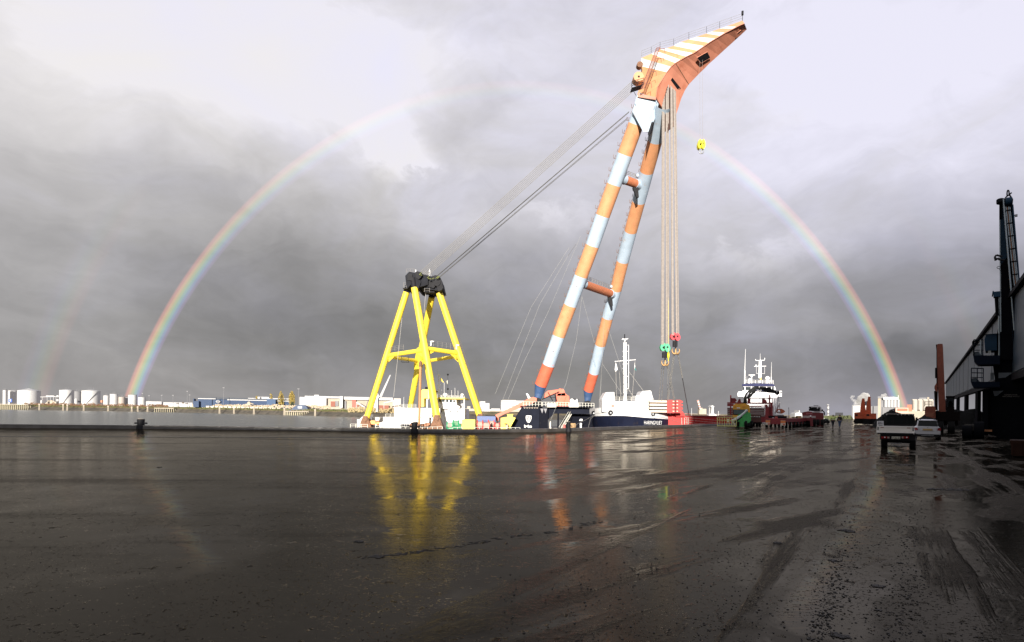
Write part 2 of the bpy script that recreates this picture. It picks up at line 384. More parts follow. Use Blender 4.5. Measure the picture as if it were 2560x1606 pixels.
# ------------------------------------------------------------------ the setting
WZ = -4.5
EP = [(-900, 36), (-60, 38)]
for px, py in [(0, 1070), (430, 1073), (850, 1078), (1060, 1082), (1200, 1082), (1330, 1081), (1450, 1078), (1600, 1071.5), (1740, 1066.5), (1900, 1061)]:
    g = G(px, py); EP.append((g.x, g.y))
EP += [(110, 205), (230, 420), (1400, 2600), (2600, 5200)]
def ground_material():
    m = bpy.data.materials.new('wet_asphalt'); m.use_nodes = True; t = m.node_tree; b = t.nodes['Principled BSDF']
    def n_(ty, **k):
        n = t.nodes.new(ty)
        for a, v in k.items(): setattr(n, a, v)
        return n
    def mm(op, a, b_=None, clamp=False):
        n = n_('ShaderNodeMath', operation=op); n.use_clamp = clamp
        for i, v in enumerate((a, b_)):
            if v is None: continue
            if hasattr(v, 'links'): t.links.new(v, n.inputs[i])
            else: n.inputs[i].default_value = v
        return n.outputs[0]
    tc = n_('ShaderNodeTexCoord')
    def nz(scale, detail=5, rough=.55, mp=(1, 1, 1), loc=(0, 0, 0), rot=0.0, dist=0.0):
        q0 = n_('ShaderNodeMapping'); q0.inputs['Rotation'].default_value = (0, 0, rot); t.links.new(tc.outputs['Object'], q0.inputs[0])
        q = n_('ShaderNodeMapping'); q.inputs['Scale'].default_value = mp; q.inputs['Location'].default_value = loc; t.links.new(q0.outputs[0], q.inputs[0])
        n = n_('ShaderNodeTexNoise'); n.inputs['Scale'].default_value = scale; n.inputs['Detail'].default_value = detail; n.inputs['Roughness'].default_value = rough; n.inputs['Distortion'].default_value = dist
        t.links.new(q.outputs[0], n.inputs['Vector']); return n.outputs['Fac']
    def ramp(v, a, b_, c=0.0, d=1.0):
        r = n_('ShaderNodeMapRange'); r.interpolation_type = 'SMOOTHSTEP'; t.links.new(v, r.inputs['Value'])
        for k, x in zip(('From Min', 'From Max', 'To Min', 'To Max'), (a, b_, c, d)): r.inputs[k].default_value = x
        return r.outputs[0]
    sx = n_('ShaderNodeSeparateXYZ'); t.links.new(tc.outputs['Object'], sx.inputs[0])
    mid = nz(.35, 6, .6, (1, 1, 1)); band = nz(.5, 5, .6, (.10, 1.0, 1), rot=-.10); fine = nz(9, 6, .65); grit = nz(60, 4, .6); big = nz(.09, 4, .5)
    track = nz(1.0, 6, .62, (.07, 1.0, 1), rot=-R(58), dist=.3)      # wheel-smeared mud running away to the right
    track2 = nz(.7, 5, .6, (.10, 1.0, 1), rot=-R(40), loc=(3, 9, 0), dist=.4)
    right = ramp(mm('ADD', sx.outputs[0], mm('MULTIPLY', sx.outputs[1], -.12)), -2.5, 2.5, 0, 1)
    tk_ = mm('MAXIMUM', track, mm('MULTIPLY', track2, .97))
    mud = mm('MULTIPLY', ramp(mm('ADD', mm('MULTIPLY', mid, .35), mm('MULTIPLY', tk_, .65)), .50, .57), right)
    leftm = mm('MULTIPLY', ramp(mm('ADD', mm('MULTIPLY', band, .75), mm('MULTIPLY', fine, .25)), .53, .62), mm('SUBTRACT', 1.0, right))
    speck = mm('MULTIPLY', ramp(nz(7.5, 4, .65), .62, .67), ramp(nz(.7, 4, .6, (.3, 1, 1), rot=-R(20)), .40, .58))
    speck2 = mm('MULTIPLY', ramp(nz(26, 3, .6), .60, .66), ramp(nz(.9, 4, .6, loc=(5, 2, 0)), .42, .62))
    spk = mm('MAXIMUM', speck, speck2)
    pud = mm('MULTIPLY', ramp(mm('ADD', mm('MULTIPLY', big, .5), mm('MULTIPLY', mid, .5)), .475, .53), mm('SUBTRACT', 1.0, mud))
    # a wheel rut full of clean water running away to the right
    ga, gb = G(2075, 1560), G(2262, 1172); dl = (gb - ga).normalized(); nx_, ny_ = -dl.y, dl.x
    dd = mm('ADD', mm('MULTIPLY', mm('SUBTRACT', sx.outputs[0], ga.x), nx_), mm('MULTIPLY', mm('SUBTRACT', sx.outputs[1], ga.y), ny_))
    wd = mm('ADD', mm('MULTIPLY', mid, .5), mm('MULTIPLY', sx.outputs[1], .035))
    rut = mm('SUBTRACT', 1.0, ramp(mm('SUBTRACT', mm('ABSOLUTE', mm('ADD', dd, mm('MULTIPLY', mm('SUBTRACT', mid, .5), .5))), wd), -.12, .04))
    rut = mm('MULTIPLY', rut, ramp(nz(1.3, 5, .65, (1, .5, 1), loc=(4, 0, 0)), .40, .50)); rut = mm('MULTIPLY', rut, ramp(sx.outputs[1], 24, 30, 1, 0))
    mud = mm('MULTIPLY', mud, mm('SUBTRACT', 1.0, rut)); pud = mm('MAXIMUM', pud, rut)
    dirt = mm('MAXIMUM', mm('MULTIPLY', mud, .9), spk)
    c = n_('ShaderNodeMixRGB'); c.inputs['Color1'].default_value = (.006, .0055, .0045, 1); c.inputs['Color2'].default_value = (.013, .0115, .009, 1); t.links.new(ramp(fine, .3, .7), c.inputs['Fac'])
    c2 = n_('ShaderNodeMixRGB'); t.links.new(dirt, c2.inputs['Fac']); t.links.new(c.outputs[0], c2.inputs['Color1']); c2.inputs['Color2'].default_value = (.0055, .005, .0045, 1)
    h = mm('ADD', mm('MULTIPLY', fine, .0022), mm('MULTIPLY', grit, .0008)); h = mm('MULTIPLY', h, mm('SUBTRACT', 1.0, mm('MULTIPLY', pud, .85)))
    h = mm('ADD', h, mm('MULTIPLY', mm('MULTIPLY', dirt, nz(16, 5, .7)), .030))
    rip = nz(1.1, 4, .6, (.35, 2.2, 1), rot=-R(4)); h = mm('ADD', h, mm('MULTIPLY', rip, .0045))
    bp = n_('ShaderNodeBump'); bp.inputs['Strength'].default_value = .9; bp.inputs['Distance'].default_value = 1.0
    t.links.new(h, bp.inputs['Height'])
    # a thin film of dirty water over the asphalt
    df = n_('ShaderNodeBsdfDiffuse'); t.links.new(c2.outputs[0], df.inputs['Color']); t.links.new(bp.outputs[0], df.inputs['Normal'])
    gl = n_('ShaderNodeBsdfAnisotropic') if hasattr(bpy.types, 'ShaderNodeBsdfAnisotropic') else n_('ShaderNodeBsdfGlossy'); gl.inputs['Color'].default_value = (.60, .545, .46, 1); t.links.new(bp.outputs[0], gl.inputs['Normal'])
    rg = mm('ADD', mm('MULTIPLY', fine, .045), .025); rg = mm('ADD', rg, mm('MULTIPLY', dirt, .30)); rg = mm('MULTIPLY', rg, mm('SUBTRACT', 1.0, mm('MULTIPLY', pud, .5)))
    t.links.new(rg, gl.inputs['Roughness'])
    fr = n_('ShaderNodeFresnel'); ior = mm('SUBTRACT', mm('ADD', 1.172, mm('ADD', mm('MULTIPLY', pud, .10), mm('MULTIPLY', rut, .08))), mm('MULTIPLY', dirt, .10)); t.links.new(ior, fr.inputs['IOR']); t.links.new(bp.outputs[0], fr.inputs['Normal'])
    mxs = n_('ShaderNodeMixShader'); t.links.new(mm('MULTIPLY', mm('MULTIPLY', fr.outputs[0], mm('SUBTRACT', 1.0, mm('MULTIPLY', dirt, .5))), mm('SUBTRACT', 1.0, mm('MULTIPLY', leftm, .35))), mxs.inputs[0]); t.links.new(df.outputs[0], mxs.inputs[1]); t.links.new(gl.outputs[0], mxs.inputs[2])
    t.nodes.remove(b); t.links.new(mxs.outputs[0], t.nodes['Material Output'].inputs[0])
    return m
mb = MB()
for (x0, y0), (x1, y1) in zip(EP[:-1], EP[1:]):
    mb.add([(x0, -160, 0), (x1, -160, 0), (x1, y1, 0), (x0, y0, 0)], [(0, 1, 2, 3)])
    mb.add([(x0, y0, 0), (x1, y1, 0), (x1, y1, -9), (x0, y0, -9)], [(0, 1, 2, 3)], 1)
concrete = mat('dark_wet_concrete', (.055, .05, .045), .35, var=.35, vs=1.5, bump=.5, bs=3)
mb.build('ground', [ground_material(), concrete], kind='structure')
# raised kerb along the water
mb = MB()
KX = [p for p in EP[1:-2]]
for (x0, y0), (x1, y1) in zip(KX[:-1], KX[1:]):
    d = Vector((x1 - x0, y1 - y0, 0)).normalized(); nrm = Vector((-d.y, d.x, 0)) * .55
    a = Vector((x0, y0, 0)); b = Vector((x1, y1, 0))
    mb.prism([a, a + nrm * .1 + Vector((0, 0, .24)), a + nrm + Vector((0, 0, .24)), a + nrm], b - a)
mb.build('kerb', concrete, kind='structure')
# water
def water_material():
    m = bpy.data.materials.new('river_water'); m.use_nodes = True; t = m.node_tree; b = t.nodes['Principled BSDF']
    b.inputs['Base Color'].default_value = (.105, .108, .088, 1); b.inputs['Roughness'].default_value = .22; b.inputs['Specular IOR Level'].default_value = .35
    tc = t.nodes.new('ShaderNodeTexCoord'); mp = t.nodes.new('ShaderNodeMapping'); mp.inputs['Scale'].default_value = (.35, 1, 1); t.links.new(tc.outputs['Object'], mp.inputs[0])
    n = t.nodes.new('ShaderNodeTexNoise'); n.inputs['Scale'].default_value = .45; n.inputs['Detail'].default_value = 8; n.inputs['Roughness'].default_value = .65; t.links.new(mp.outputs[0], n.inputs['Vector'])
    bp = t.nodes.new('ShaderNodeBump'); bp.inputs['Strength'].default_value = 1; bp.inputs['Distance'].default_value = .9
    t.links.new(n.outputs['Fac'], bp.inputs['Height']); t.links.new(bp.outputs[0], b.inputs['Normal'])
    return m
MB().add([(-4500, 0, WZ), (4500, 0, WZ), (4500, 6500, WZ), (-4500, 6500, WZ)], [(0, 1, 2, 3)]).build('water', water_material(), kind='structure')
# far bank across the river: stony foot, brown and green verge, sandy flat ground behind
def bank_y(px):
    pts = [(-600, 720), (0, 655), (430, 610), (900, 440), (1300, 430), (1700, 520), (2600, 900)]
    for (a, ya), (b, yb) in zip(pts[:-1], pts[1:]):
        if px <= b: return ya + (yb - ya) * (px - a) / (b - a)
    return 900
BX = list(range(-600, 2601, 20))
def bank_row(d, z): return [(((px - HX) / F) * (bank_y(px) + d) - 0.0, bank_y(px) + d, z) for px in BX]
def bank_strip(mb, r0, r1, m):
    n = len(r0); mb.add(r0 + r1, [(i, i + 1, n + i + 1, n + i) for i in range(n - 1)], m)
riprap = mat('dark_bank_stone', (.075, .065, .05), .8, var=.5, vs=.25, bump=.6, bs=1)
verge = mat('dry_grass_verge', (.17, .13, .07), .95, var=.5, vs=.12, dirt=.5, dirtc=(.07, .10, .03))
sand = mat('sandy_ground', (.36, .31, .24), .9, var=.25, vs=.05)
mb = MB()
rows = [bank_row(-1, WZ - 1), bank_row(2, WZ + .6), bank_row(9, -1.2), bank_row(16, .4), bank_row(30, 1.0), bank_row(4500, 1.0)]
for i, m_ in enumerate([0, 0, 1, 1, 2]): bank_strip(mb, rows[i], rows[i + 1], m_)
mb.build('terrain', [riprap, verge, sand], kind='structure')
# unseen shed and silos behind the photographer, sized and placed to shade the quay
mb = MB(); cl = mat('shed_cladding', (.22, .25, .28), .6, vs=.4)
mb.box(-90, 12.5 - 3.0 + 0.0, -30, -20, 0, 10.2)
t_ = thing('storage_shed', 'unseen long low clad storage shed put behind the photographer to shade the quay', 'shed', (-40, -25, 0))
mb.build('wall', cl, t_)
mb = MB(); mb.hull2([(-91, -31, 10.2), (10, -31, 10.2), (10, -19.5, 10.2), (-91, -19.5, 10.2)], [(-91, -26, 11.2), (10, -26, 11.2), (10, -25.4, 11.2), (-91, -25.4, 11.2)]); mb.build('roof', dark, t_)
t_ = thing('silo_building', 'unseen tall concrete silo building put behind the photographer to shade the right side', 'silo', (70, -130, 0))
mb = MB(); mb.box(-5.3, 2, -129, -120, 0, 36); mb.box(2.0, 150, -140, -120, 0, 50); mb.build('wall', concrete, t_)
mb = MB()
for i in range(8): mb.cyl((12 + i * 16, -149, 0), (12 + i * 16, -149, 54), 7.5, n=20)
mb.build('silo', concrete, t_)
# ================================================================== floating sheerlegs crane
def z_at(px, py, Y): return P(px, py, Y).z
dkY = 128.0; DECK = -2.6
cv = thing('crane_vessel', 'floating sheerlegs crane with striped orange and white boom and yellow tower', 'crane vessel', P(1180, 1075, 135) * 1.0)
cv.location.z = WZ
cvx0 = P(870, 1060, dkY).x; cvx1 = P(1478, 1060, 150).x
hullm = mat('hull_black', (.03, .03, .035), .5, var=.3, dirt=.3, dirtc=(.09, .06, .045))
deckm = mat('deck_grey', (.16, .15, .14), .7, var=.3, vs=.8)
mb = MB(); mb.box(cvx0, cvx1, dkY - 2, 172, WZ - 1.5, DECK, 0); mb.box(cvx0 + .3, cvx1 - .3, dkY - 1.7, 171.7, DECK + .003, DECK + .06, 1)
for i in range(14):
    x = cvx0 + 2 + i * (cvx1 - cvx0 - 4) / 13; mb.cyl((x, dkY - 2.3, DECK - .5), (x, dkY - 2.3, DECK - 1.6), .35, n=8, m=2)
mb.build('hull', [hullm, deckm, rubber], cv)
# ---- yellow tower: four legs
LEGS = [  # (base px,py,Y), (top px,py,Y), radius, cap end px,py,Y
    ((915.5, 1050, 137), (1016.4, 731, 134), .66, (1024.5, 708, 134), .70),
    ((1093, 1048, 128), (1036, 719.6, 131), .80, (1032.5, 696, 131), .74),
    ((1200.5, 1044, 137), (1098, 732.7, 134), .74, (1090.5, 708, 134), .76),
    ((1021, 1040, 160), (1079.2, 743, 140), .76, (1083, 718, 140), .74)]
legpt = []
for (bx, by, bY), (tx, ty, tY), r, (cx, cy, cY), rt in LEGS:
    a = P(bx, by, bY); b = P(tx, ty, tY); c = P(cx, cy, cY); legpt.append((a, b))
    mb = MB(); mb.cyl(a, b, r, rt, 24, 0); mb.cyl(b, c, rt * 1.01, rt * 1.01, 24, 1)
    mb.cyl(a + (b - a) * .002, a + (b - a) * .008, r * 1.05, n=24, m=0)
    for k in range(1, 7): q_ = a.lerp(b, k / 7); rk = r + (rt - r) * k / 7; mb.cyl(q_, q_ + (b - a).normalized() * .10, rk * 1.012, rk * 1.012, 24, 3)
    # ladder strip up the outer side
    if bx in (1200.5, 915.5):
        o = Vector((r + .12 if bx > 1000 else -r - .1, -.1, 0)); o2 = o + Vector((.35 if bx > 1000 else -.2, 0, 0))
        mb.cyl(a + o, b + o, .05, n=4, m=2); mb.cyl(a + o2, b + o2, .05, n=4, m=2)
        for k in range(60): p = a.lerp(b, k / 60); mb.cyl(p + o, p + o2, .035, n=4, m=2)
    mb.build('tower_leg', [yellow, dark, mat('ladder_grey', (.12, .10, .08), .7), mat('weld_ochre', (.42, .33, .05), .6)], cv)
    f = MB(); f.hull2([(a.x - 1.5, a.y - 1.2, DECK), (a.x + 1.5, a.y - 1.2, DECK), (a.x + 1.5, a.y + 1.2, DECK), (a.x - 1.5, a.y + 1.2, DECK)],
                      [(a.x - .5, a.y - .9, a.z + .9), (a.x + .45, a.y - .9, a.z + .9), (a.x + .45, a.y + .9, a.z + .9), (a.x - .5, a.y + .9, a.z + .9)])
    f.cyl((a.x, a.y - 1.3, a.z + .1), (a.x, a.y + 1.3, a.z + .1), .5, n=14)
    f.build('leg_foot', rust, cv)
# cross braces between the legs with gussets
def legat(i, py):
    (bx, by, bY), (tx, ty, tY) = LEGS[i][0], LEGS[i][1]; t = (py - by) / (ty - by); a, b = legpt[i]
    return a.lerp(b, max(0, min(1, t)))
for i, pa, j, pb, r in [(0, 888, 1, 877, .48), (0, 890, 3, 893, .42), (3, 897, 2, 888, .42), (1, 873, 2, 882, .5)]:
    a = legat(i, pa); b = legat(j, pb); mb = MB(); mb.cyl(a, b, r, r, 16)
    for p, q in ((a, b), (b, a)):
        d = (q - p).normalized(); pr = p + d * .7
        mb.hull2([pr + Vector((0, -.1, r)), pr + d * 1.9 + Vector((0, -.1, r * .7)), pr + d * 1.9 - Vector((0, .1, r * .7)), pr + Vector((0, -.1, -r - 1.0))],
                 [pr + Vector((0, .1, r)), pr + d * 1.9 + Vector((0, .1, r * .7)), pr + d * 1.9 - Vector((0, -.1, r * .7)), pr + Vector((0, .1, -r - 1.0))])
    mb.build('cross_brace', yellow, cv)
a = legat(3, 905); b = legat(3, 865); mb = MB(); mb.cyl(a, b, 1.15, 1.15, 20); mb.cyl(a, a + (a - b) * .35, 1.15, .8, 20); mb.build('brace_node', yellow, cv)
mb = MB()
railg = mat('rail_grey', (.22, .21, .2), .6)
rails(mb, [legat(1, 872) + Vector((0, -.3, .55)), legat(2, 880) + Vector((0, -.3, .55))], 1.2, 1.1, .03)
rails(mb, [legat(0, 885) + Vector((0, -.3, .5)), legat(0, 885).lerp(legat(1, 875), .45) + Vector((0, -.3, .5))], 1.1, 1.1, .03)
mb.build('brace_railing', railg, cv)
for q in (.12, .78):
    p = legat(1, 872).lerp(legat(2, 880), .18 if q < .5 else .93) + Vector((0, -.5, .6)); s_ = MB()
    s_.cyl(p, p + Vector((0, 0, .7)), .15, n=8); s_.sph(p + Vector((.25, 0, .9)), .38, 10, sc=(1.3, .8, .5)); s_.build('floodlight', cleanw, cv)
mb = MB(); c = P(1012, 898, 133)
for dx in (-.8, .8):
    for dz in (-.6, .5): mb.cyl(c + Vector((dx, 0, dz)), c + Vector((dx, 1, dz)), .05, n=4)
rails(mb, [c + Vector((-.8, 0, -.6)), c + Vector((.8, 0, -.6))], 1.0, .8, .04); mb.box(c.x - .8, c.x + .8, c.y, c.y + 1, c.z - .68, c.z - .6); mb.build('inspection_basket', dark, cv)
# ---- tower head
hm = mat('head_slate', (.013, .014, .019), .7, spec=.15, var=.35, vs=.7, dirt=.35, dirtc=(.022, .019, .012))
mb = MB()
mb.pp([(1013, 690), (1023, 679.5), (1035, 682), (1048, 686), (1052, 706), (1047, 721), (1040, 718), (1031, 707), (1018, 722), (1015.5, 712)], 130.5, 9.5, 0)
mb.pp([(1040, 683), (1056, 687), (1080, 692), (1100, 696), (1106, 722), (1096, 727), (1076, 725), (1062, 720.5), (1046, 719.5)], 132, 8, 0)
mb.pp([(1034, 682), (1060, 686.5), (1070, 689), (1070, 712), (1050, 718), (1038, 716)], 130.9, 8.2, 0)
mb.pp([(1080, 691), (1089, 688.2), (1099, 691), (1103, 700), (1107.5, 720), (1104.5, 725), (1096, 728), (1090, 712)], 130.8, 3, 1)
mb.pp([(1038, 683), (1043, 678.3), (1053, 681), (1055.5, 687), (1052, 694), (1046, 699), (1040, 694)], 130.0, 2.4, 1)
mb.pp([(1060, 700), (1082, 705), (1088, 716), (1084, 721), (1064, 715)], 131.4, 1, 1)
mb.pp([(1020, 684), (1031, 686), (1031, 702), (1018, 701)], 130.25, .5, 1)
for x, y, r in [(1092, 706, .8), (1046, 692, .7)]:
    p = P(x, y, 130.6); mb.cyl(p, p + Vector((0, 2, 0)), r, n=18, m=1)
mb.box(*(lambda p: (p.x, p.x + 2.4, p.y, p.y + 2, p.z, p.z + .18))(P(1007, 722, 132)), 1)
mb.box(*(lambda p: (p.x, p.x + 2.2, p.y, p.y + 2, p.z, p.z + .2))(P(1061, 731, 132)), 1)
mb.build('tower_head', [hm, dark, steel], cv)
mb = MB(); gr = mat('greasy_green', (.16, .18, .05), .6)
for (x0, y0, x1, y1) in [(1048, 687, 1054, 682), (1048, 687, 1055, 689), (1068, 695, 1073, 692), (1080, 698, 1085, 696), (1089, 697, 1096, 691), (1093, 697, 1099, 691), (1070, 697, 1078, 698)]:
    mb.pc(x0, y0, 129.6, x1, y1, 129.8, .09, n=5)
mb.build('grease_line', gr, cv)
mb = MB()
rails(mb, [P(1016, 683, 133), P(1036, 682.5, 133)], .9, .8, .03); rails(mb, [P(1060, 687, 135), P(1080, 691, 135)], .9, .8, .03)
rails(mb, [P(1009, 721, 133), P(1016, 722, 133)], 1.3, .6, .035); rails(mb, [P(1061, 730, 132), P(1074, 731, 132)], 1.1, .6, .035)
mb.build('head_railing', railg, cv)
mb = MB(); p = P(1074, 690, 134)
for dx in (-.35, .35): mb.cyl(p + Vector((dx, 0, 0)), p + Vector((0, 0, 1.4)), .05, n=4)
mb.cyl(p, p + Vector((0, 0, 1.5)), .08, n=5); mb.pc(1039.5, 680, 133, 1039.5, 675, 133, .1)
mb.build('beacon', cleanw, cv)
# ---- brown king post and tower hoist wire
mb = MB(); mb.pc(1048, 1060, 126, 1051.3, 913, 126, .27, .27, 16); a = P(1051.3, 917, 126); mb.cyl(a, a + Vector((0, 0, 1.0)), .42, .34, 14, 1); mb.cyl(a + Vector((0, 0, 1.0)), a + Vector((0, 0, 1.3)), .3, .05, 14, 1)
mb.build('exhaust_pipe', [mat('copper_brown', (.42, .20, .08), .6, var=.25), rust], cv)
thin = mat('wire_pale', (.55, .52, .47), .5)
mb = MB(); mb.pc(984, 992, 132, 1005, 795, 133, .03, n=4); mb.pc(1064, 735, 132, 1058, 805, 132, .03, n=4); mb.build('hoist_wire', thin, cv)
# ---- deckhouse
DH = 139.0
def wbox(mb, x0, x1, y0, y1, Y, d, m=0): mb.pbox(x0, x1, y0, y1, Y, d, m)
dh = MB()
wbox(dh, 963.5, 1092, 1044, 1080, 134, 20); wbox(dh, 986, 1100, 1020.5, 1044, 136, 16)
dh.pp([(893, 1073), (893, 1049), (899, 1049), (912, 1036), (918, 1036), (918, 1073)], 141, 6)
wbox(dh, 918, 965, 1044, 1080, 146, 10, 1)
wbox(dh, 988, 1092, 1043.2, 1044.6, 133.8, 1, 1)
dh.build('deckhouse', [white, mat('cream_paint', (.62, .58, .50), .5)], cv)
wh = MB()
wbox(wh, 1100, 1161, 1022, 1080, 133, 14); wbox(wh, 1095, 1140.5, 997, 1021, 132.4, 11)
wh.pp([(1140.5, 997.5), (1142, 1013), (1149, 1016.5), (1149, 1022), (1140.5, 1022)], 132.6, 9)
wbox(wh, 1096, 1148, 1020.6, 1022.2, 131.9, 12, 1)
wheelhouse = wh.build('wheelhouse', [white, mat('cream_paint', (.62, .58, .5), .5)], cv)
rf = MB(); wbox(rf, 1094, 1162, 994.5, 998.2, 131.3, 14); rf.pc(1160.6, 998, 131.6, 1160.6, 1022, 131.6, .14, n=8, m=1); rf.build('roof', [yellow, cleanw], wheelhouse)
for x0, x1, y0, y1 in [(1096, 1102.5, 999, 1005.2), (1105, 1111.8, 999.3, 1005.4), (1115, 1121, 1000, 1006), (1123.8, 1130, 1000.2, 1006.4), (1132.8, 1137.4, 1001, 1006.8)]:
    w_ = MB(); wbox(w_, x0, x1, y0, y1, 132.3, .12, 0); wbox(w_, x0 - .5, x1 + .5, y1, y1 + .5, 132.25, .14, 1); w_.build('window', [glass, cleanw], wheelhouse)
for x, y in [(1103, 1028.5), (1125.7, 1029), (1144, 1030)]:
    w_ = MB(); wbox(w_, x - 1.1, x + 1.1, y - 2.8, y + 2.8, 132.9, .12); w_.build('porthole', glass, wheelhouse)
for x, y, h in [(1019.8, 1029, 2.4), (1032.8, 1029, 1.1), (1005, 1029, .8)]:
    w_ = MB(); wbox(w_, x - .8, x + .8, y - h, y + h, 135.9, .12); w_.build('porthole', glass, cv)
inkm = mat('dark_lettering', (.10, .10, .14), .6)
p = P(1118, 1011.6, 132.3); text('name_lettering', 'HEBO LIFT 9', (p.x, p.y, p.z), .27, inkm, wheelhouse, w=2.45, bold=.004)
p = P(1010, 1022, 135.85); text('name_lettering', 'HEBO LIFT 9', (p.x, p.y, p.z - .1), .2, inkm, cv, w=1.1)
def shield(c, w, h, m, parent, name, Y0):
    o = []; n = 9
    for i in range(n): t = i / (n - 1); o.append((-w + 2 * w * t, h * (.92 + .08 * math.sin(math.pi * t))))
    for x, z in [(w * 1.02, .3 * h), (w * .85, -.3 * h), (w * .45, -.8 * h), (0, -h), (-w * .45, -.8 * h), (-w * .85, -.3 * h), (-w * 1.02, .3 * h)]: o.append((x, z))
    mb = MB(); ring = [Vector((c.x + x, Y0, c.z + z)) for x, z in o]; inn = [Vector((c.x + x * .80, Y0, c.z + z * .80)) for x, z in o]
    k = len(o)
    for i in range(k):
        j = (i + 1) % k; mb.prism([ring[i], ring[j], inn[j], inn[i]], (0, .04, 0))
    return mb, o
mb, o_ = shield(P(1115, 1030.5, 132.9), .42, .55, inkm, wheelhouse, 'emblem', 132.93); c = P(1115, 1030.5, 132.9)
mb.box(c.x - .03, c.x + .03, 132.93, 132.97, c.z - .3, c.z + .4); mb.cyl((c.x, 132.9, c.z - .2), (c.x, 132.96, c.z - .2), .1, n=8); mb.build('emblem', inkm, wheelhouse)
# rails, masts and small things on the deckhouse
mb = MB()
rails(mb, [P(1094, 995, 131.5), P(1161, 996.5, 131.5)], .55, .8, .03); rails(mb, [P(986, 1020, 136.2), P(1040, 1020, 136.2)], .8, .9, .03); rails(mb, [P(964, 1043.5, 134.2), P(987, 1043.5, 134.2)], .75, .8, .03)
mb.build('deckhouse_railing', pipew, cv)
mb = MB()
for x, y in [(1104, 975), (1120, 985), (1129, 976), (1137.5, 970), (1145, 977), (1009.5, 993), (1071, 945), (1112, 982), (1152, 987)]: mb.pc(x, 1000 if x > 1012 else 1021, 134, x, y, 134, .04, .03, 5)
mb.build('aerial', cleanw, cv)
mb = MB(); mb.pc(1097.4, 1000, 136, 1097.4, 937, 136, .16, .1, 8)
for y, w in [(940, 3.6), (963, 4), (977, 3), (951, 2)]: mb.pc(1097.4 - w, y, 136, 1097.4 + w, y - .8, 136, .08, n=5)
for k in range(14): y = 996 - k * 4; mb.pc(1095.6, y, 135.8, 1099, y, 135.8, .03, n=4)
mb.pc(1095.4, 998, 135.8, 1096.6, 940, 135.8, .04, n=4); mb.pc(1093.3, 998, 136, 1093.5, 922, 136, .04, .02, 4); mb.pc(1097, 996, 136, 1092, 970, 136, .06, n=4)
mb.pbox(1095.5, 1100, 936, 938, 135.8, .5); mb.build('mast', cleanw, cv)
for x, y, w in [(1113, 987, 1), (1155.5, 987, .6), (1156, 1012, .6)]:
    s_ = MB(); p = P(x, y, 133.5); s_.sph(p, .3 * w + .12, 10, sc=(1.3, 1, .8)); s_.cyl(p - Vector((0, 0, .9)), p, .1, n=6); s_.build('searchlight', cleanw, cv)
mb = MB(); mb.pc(1119.7, 985, 136, 1119.7, 938, 136, .04, n=4)
for y in (937, 973): mb.sph(P(1119.7, y, 136), .22, 12)
mb.sph(P(1092, 979.5, 135), .2, 12); mb.build('day_shape', black, cv)
fl = MB()
fl.prism([P(1101, 944, 136), P(1104, 947, 136), P(1110, 957, 136), P(1107, 956, 136), (P(1101.5, 953, 136))], (0, .02, 0)); fl.pc(1110.5, 1000, 136, 1110.5, 957, 136, .04, n=4, m=1); fl.build('flag', [mat('yellow_flag', (.75, .6, .12), .8), cleanw], cv)
fl = MB(); fl.prism([P(1117, 953, 136), P(1119, 951, 136), P(1119, 961, 136), P(1117.2, 957, 136)], (0, .02, 0)); fl.build('flag', mat('pale_flag', (.7, .66, .5), .8), cv)
# yellow funnel casing
fn = MB(); fn.pp([(1053, 978), (1056, 974), (1072, 974), (1074, 978), (1074, 996), (1060, 996), (1060, 1017), (1052.6, 1017)], 140, 4, 0); fn.pc(1066, 975, 141, 1066, 968, 141, .3, n=12, m=1); fn.pbox(1066, 1069, 998, 1022, 139.5, 1, 2)
fn.build('funnel', [yellow, dark, cleanw], cv)
# lifeboat
lb = MB(); c = P(934, 1060, 137); 
prof = [(-1.5, .0), (-1.3, .22), (-.6, .34), (-.45, .52), (.3, .54), (.45, .34), (1.2, .24), (1.5, .02), (1.2, -.35), (-1.2, -.35)]
lb.hull2([(c.x + x * 1.05, 136.5, c.z + z + .25) for x, z in prof], [(c.x + x * 1.05, 137.6, c.z + z + .25) for x, z in prof]); lb.pc(945, 1053, 136.3, 938, 1056, 136.3, .07, n=5, m=1)
lb.build('lifeboat', [mat('lifeboat_orange', (.85, .30, .05), .5), dark], cv)
mb = MB(); mb.pbox(958, 962.5, 1043, 1066, 139, .4, 0); mb.pp([(949, 1068), (949, 1058), (960, 1054), (964, 1058), (964, 1068)], 135, 2, 0); mb.pc(962, 1044, 135, 957, 1056, 135, .06, n=5); mb.build('davit', white, cv)
mb = MB(); mb.pbox(1000.5, 1021, 1061, 1069.5, 133, 1.6, 0)
for x in (1005, 1010.8, 1016.5): mb.pbox(x, x + .3, 1061, 1069.5, 132.96, .05, 1)
mb.sph(P(1003, 1063, 132.9), .07, 8, 1); mb.sph(P(1012.6, 1063, 132.9), .07, 8, 1); mb.build('container', [dark, cleanw], cv)
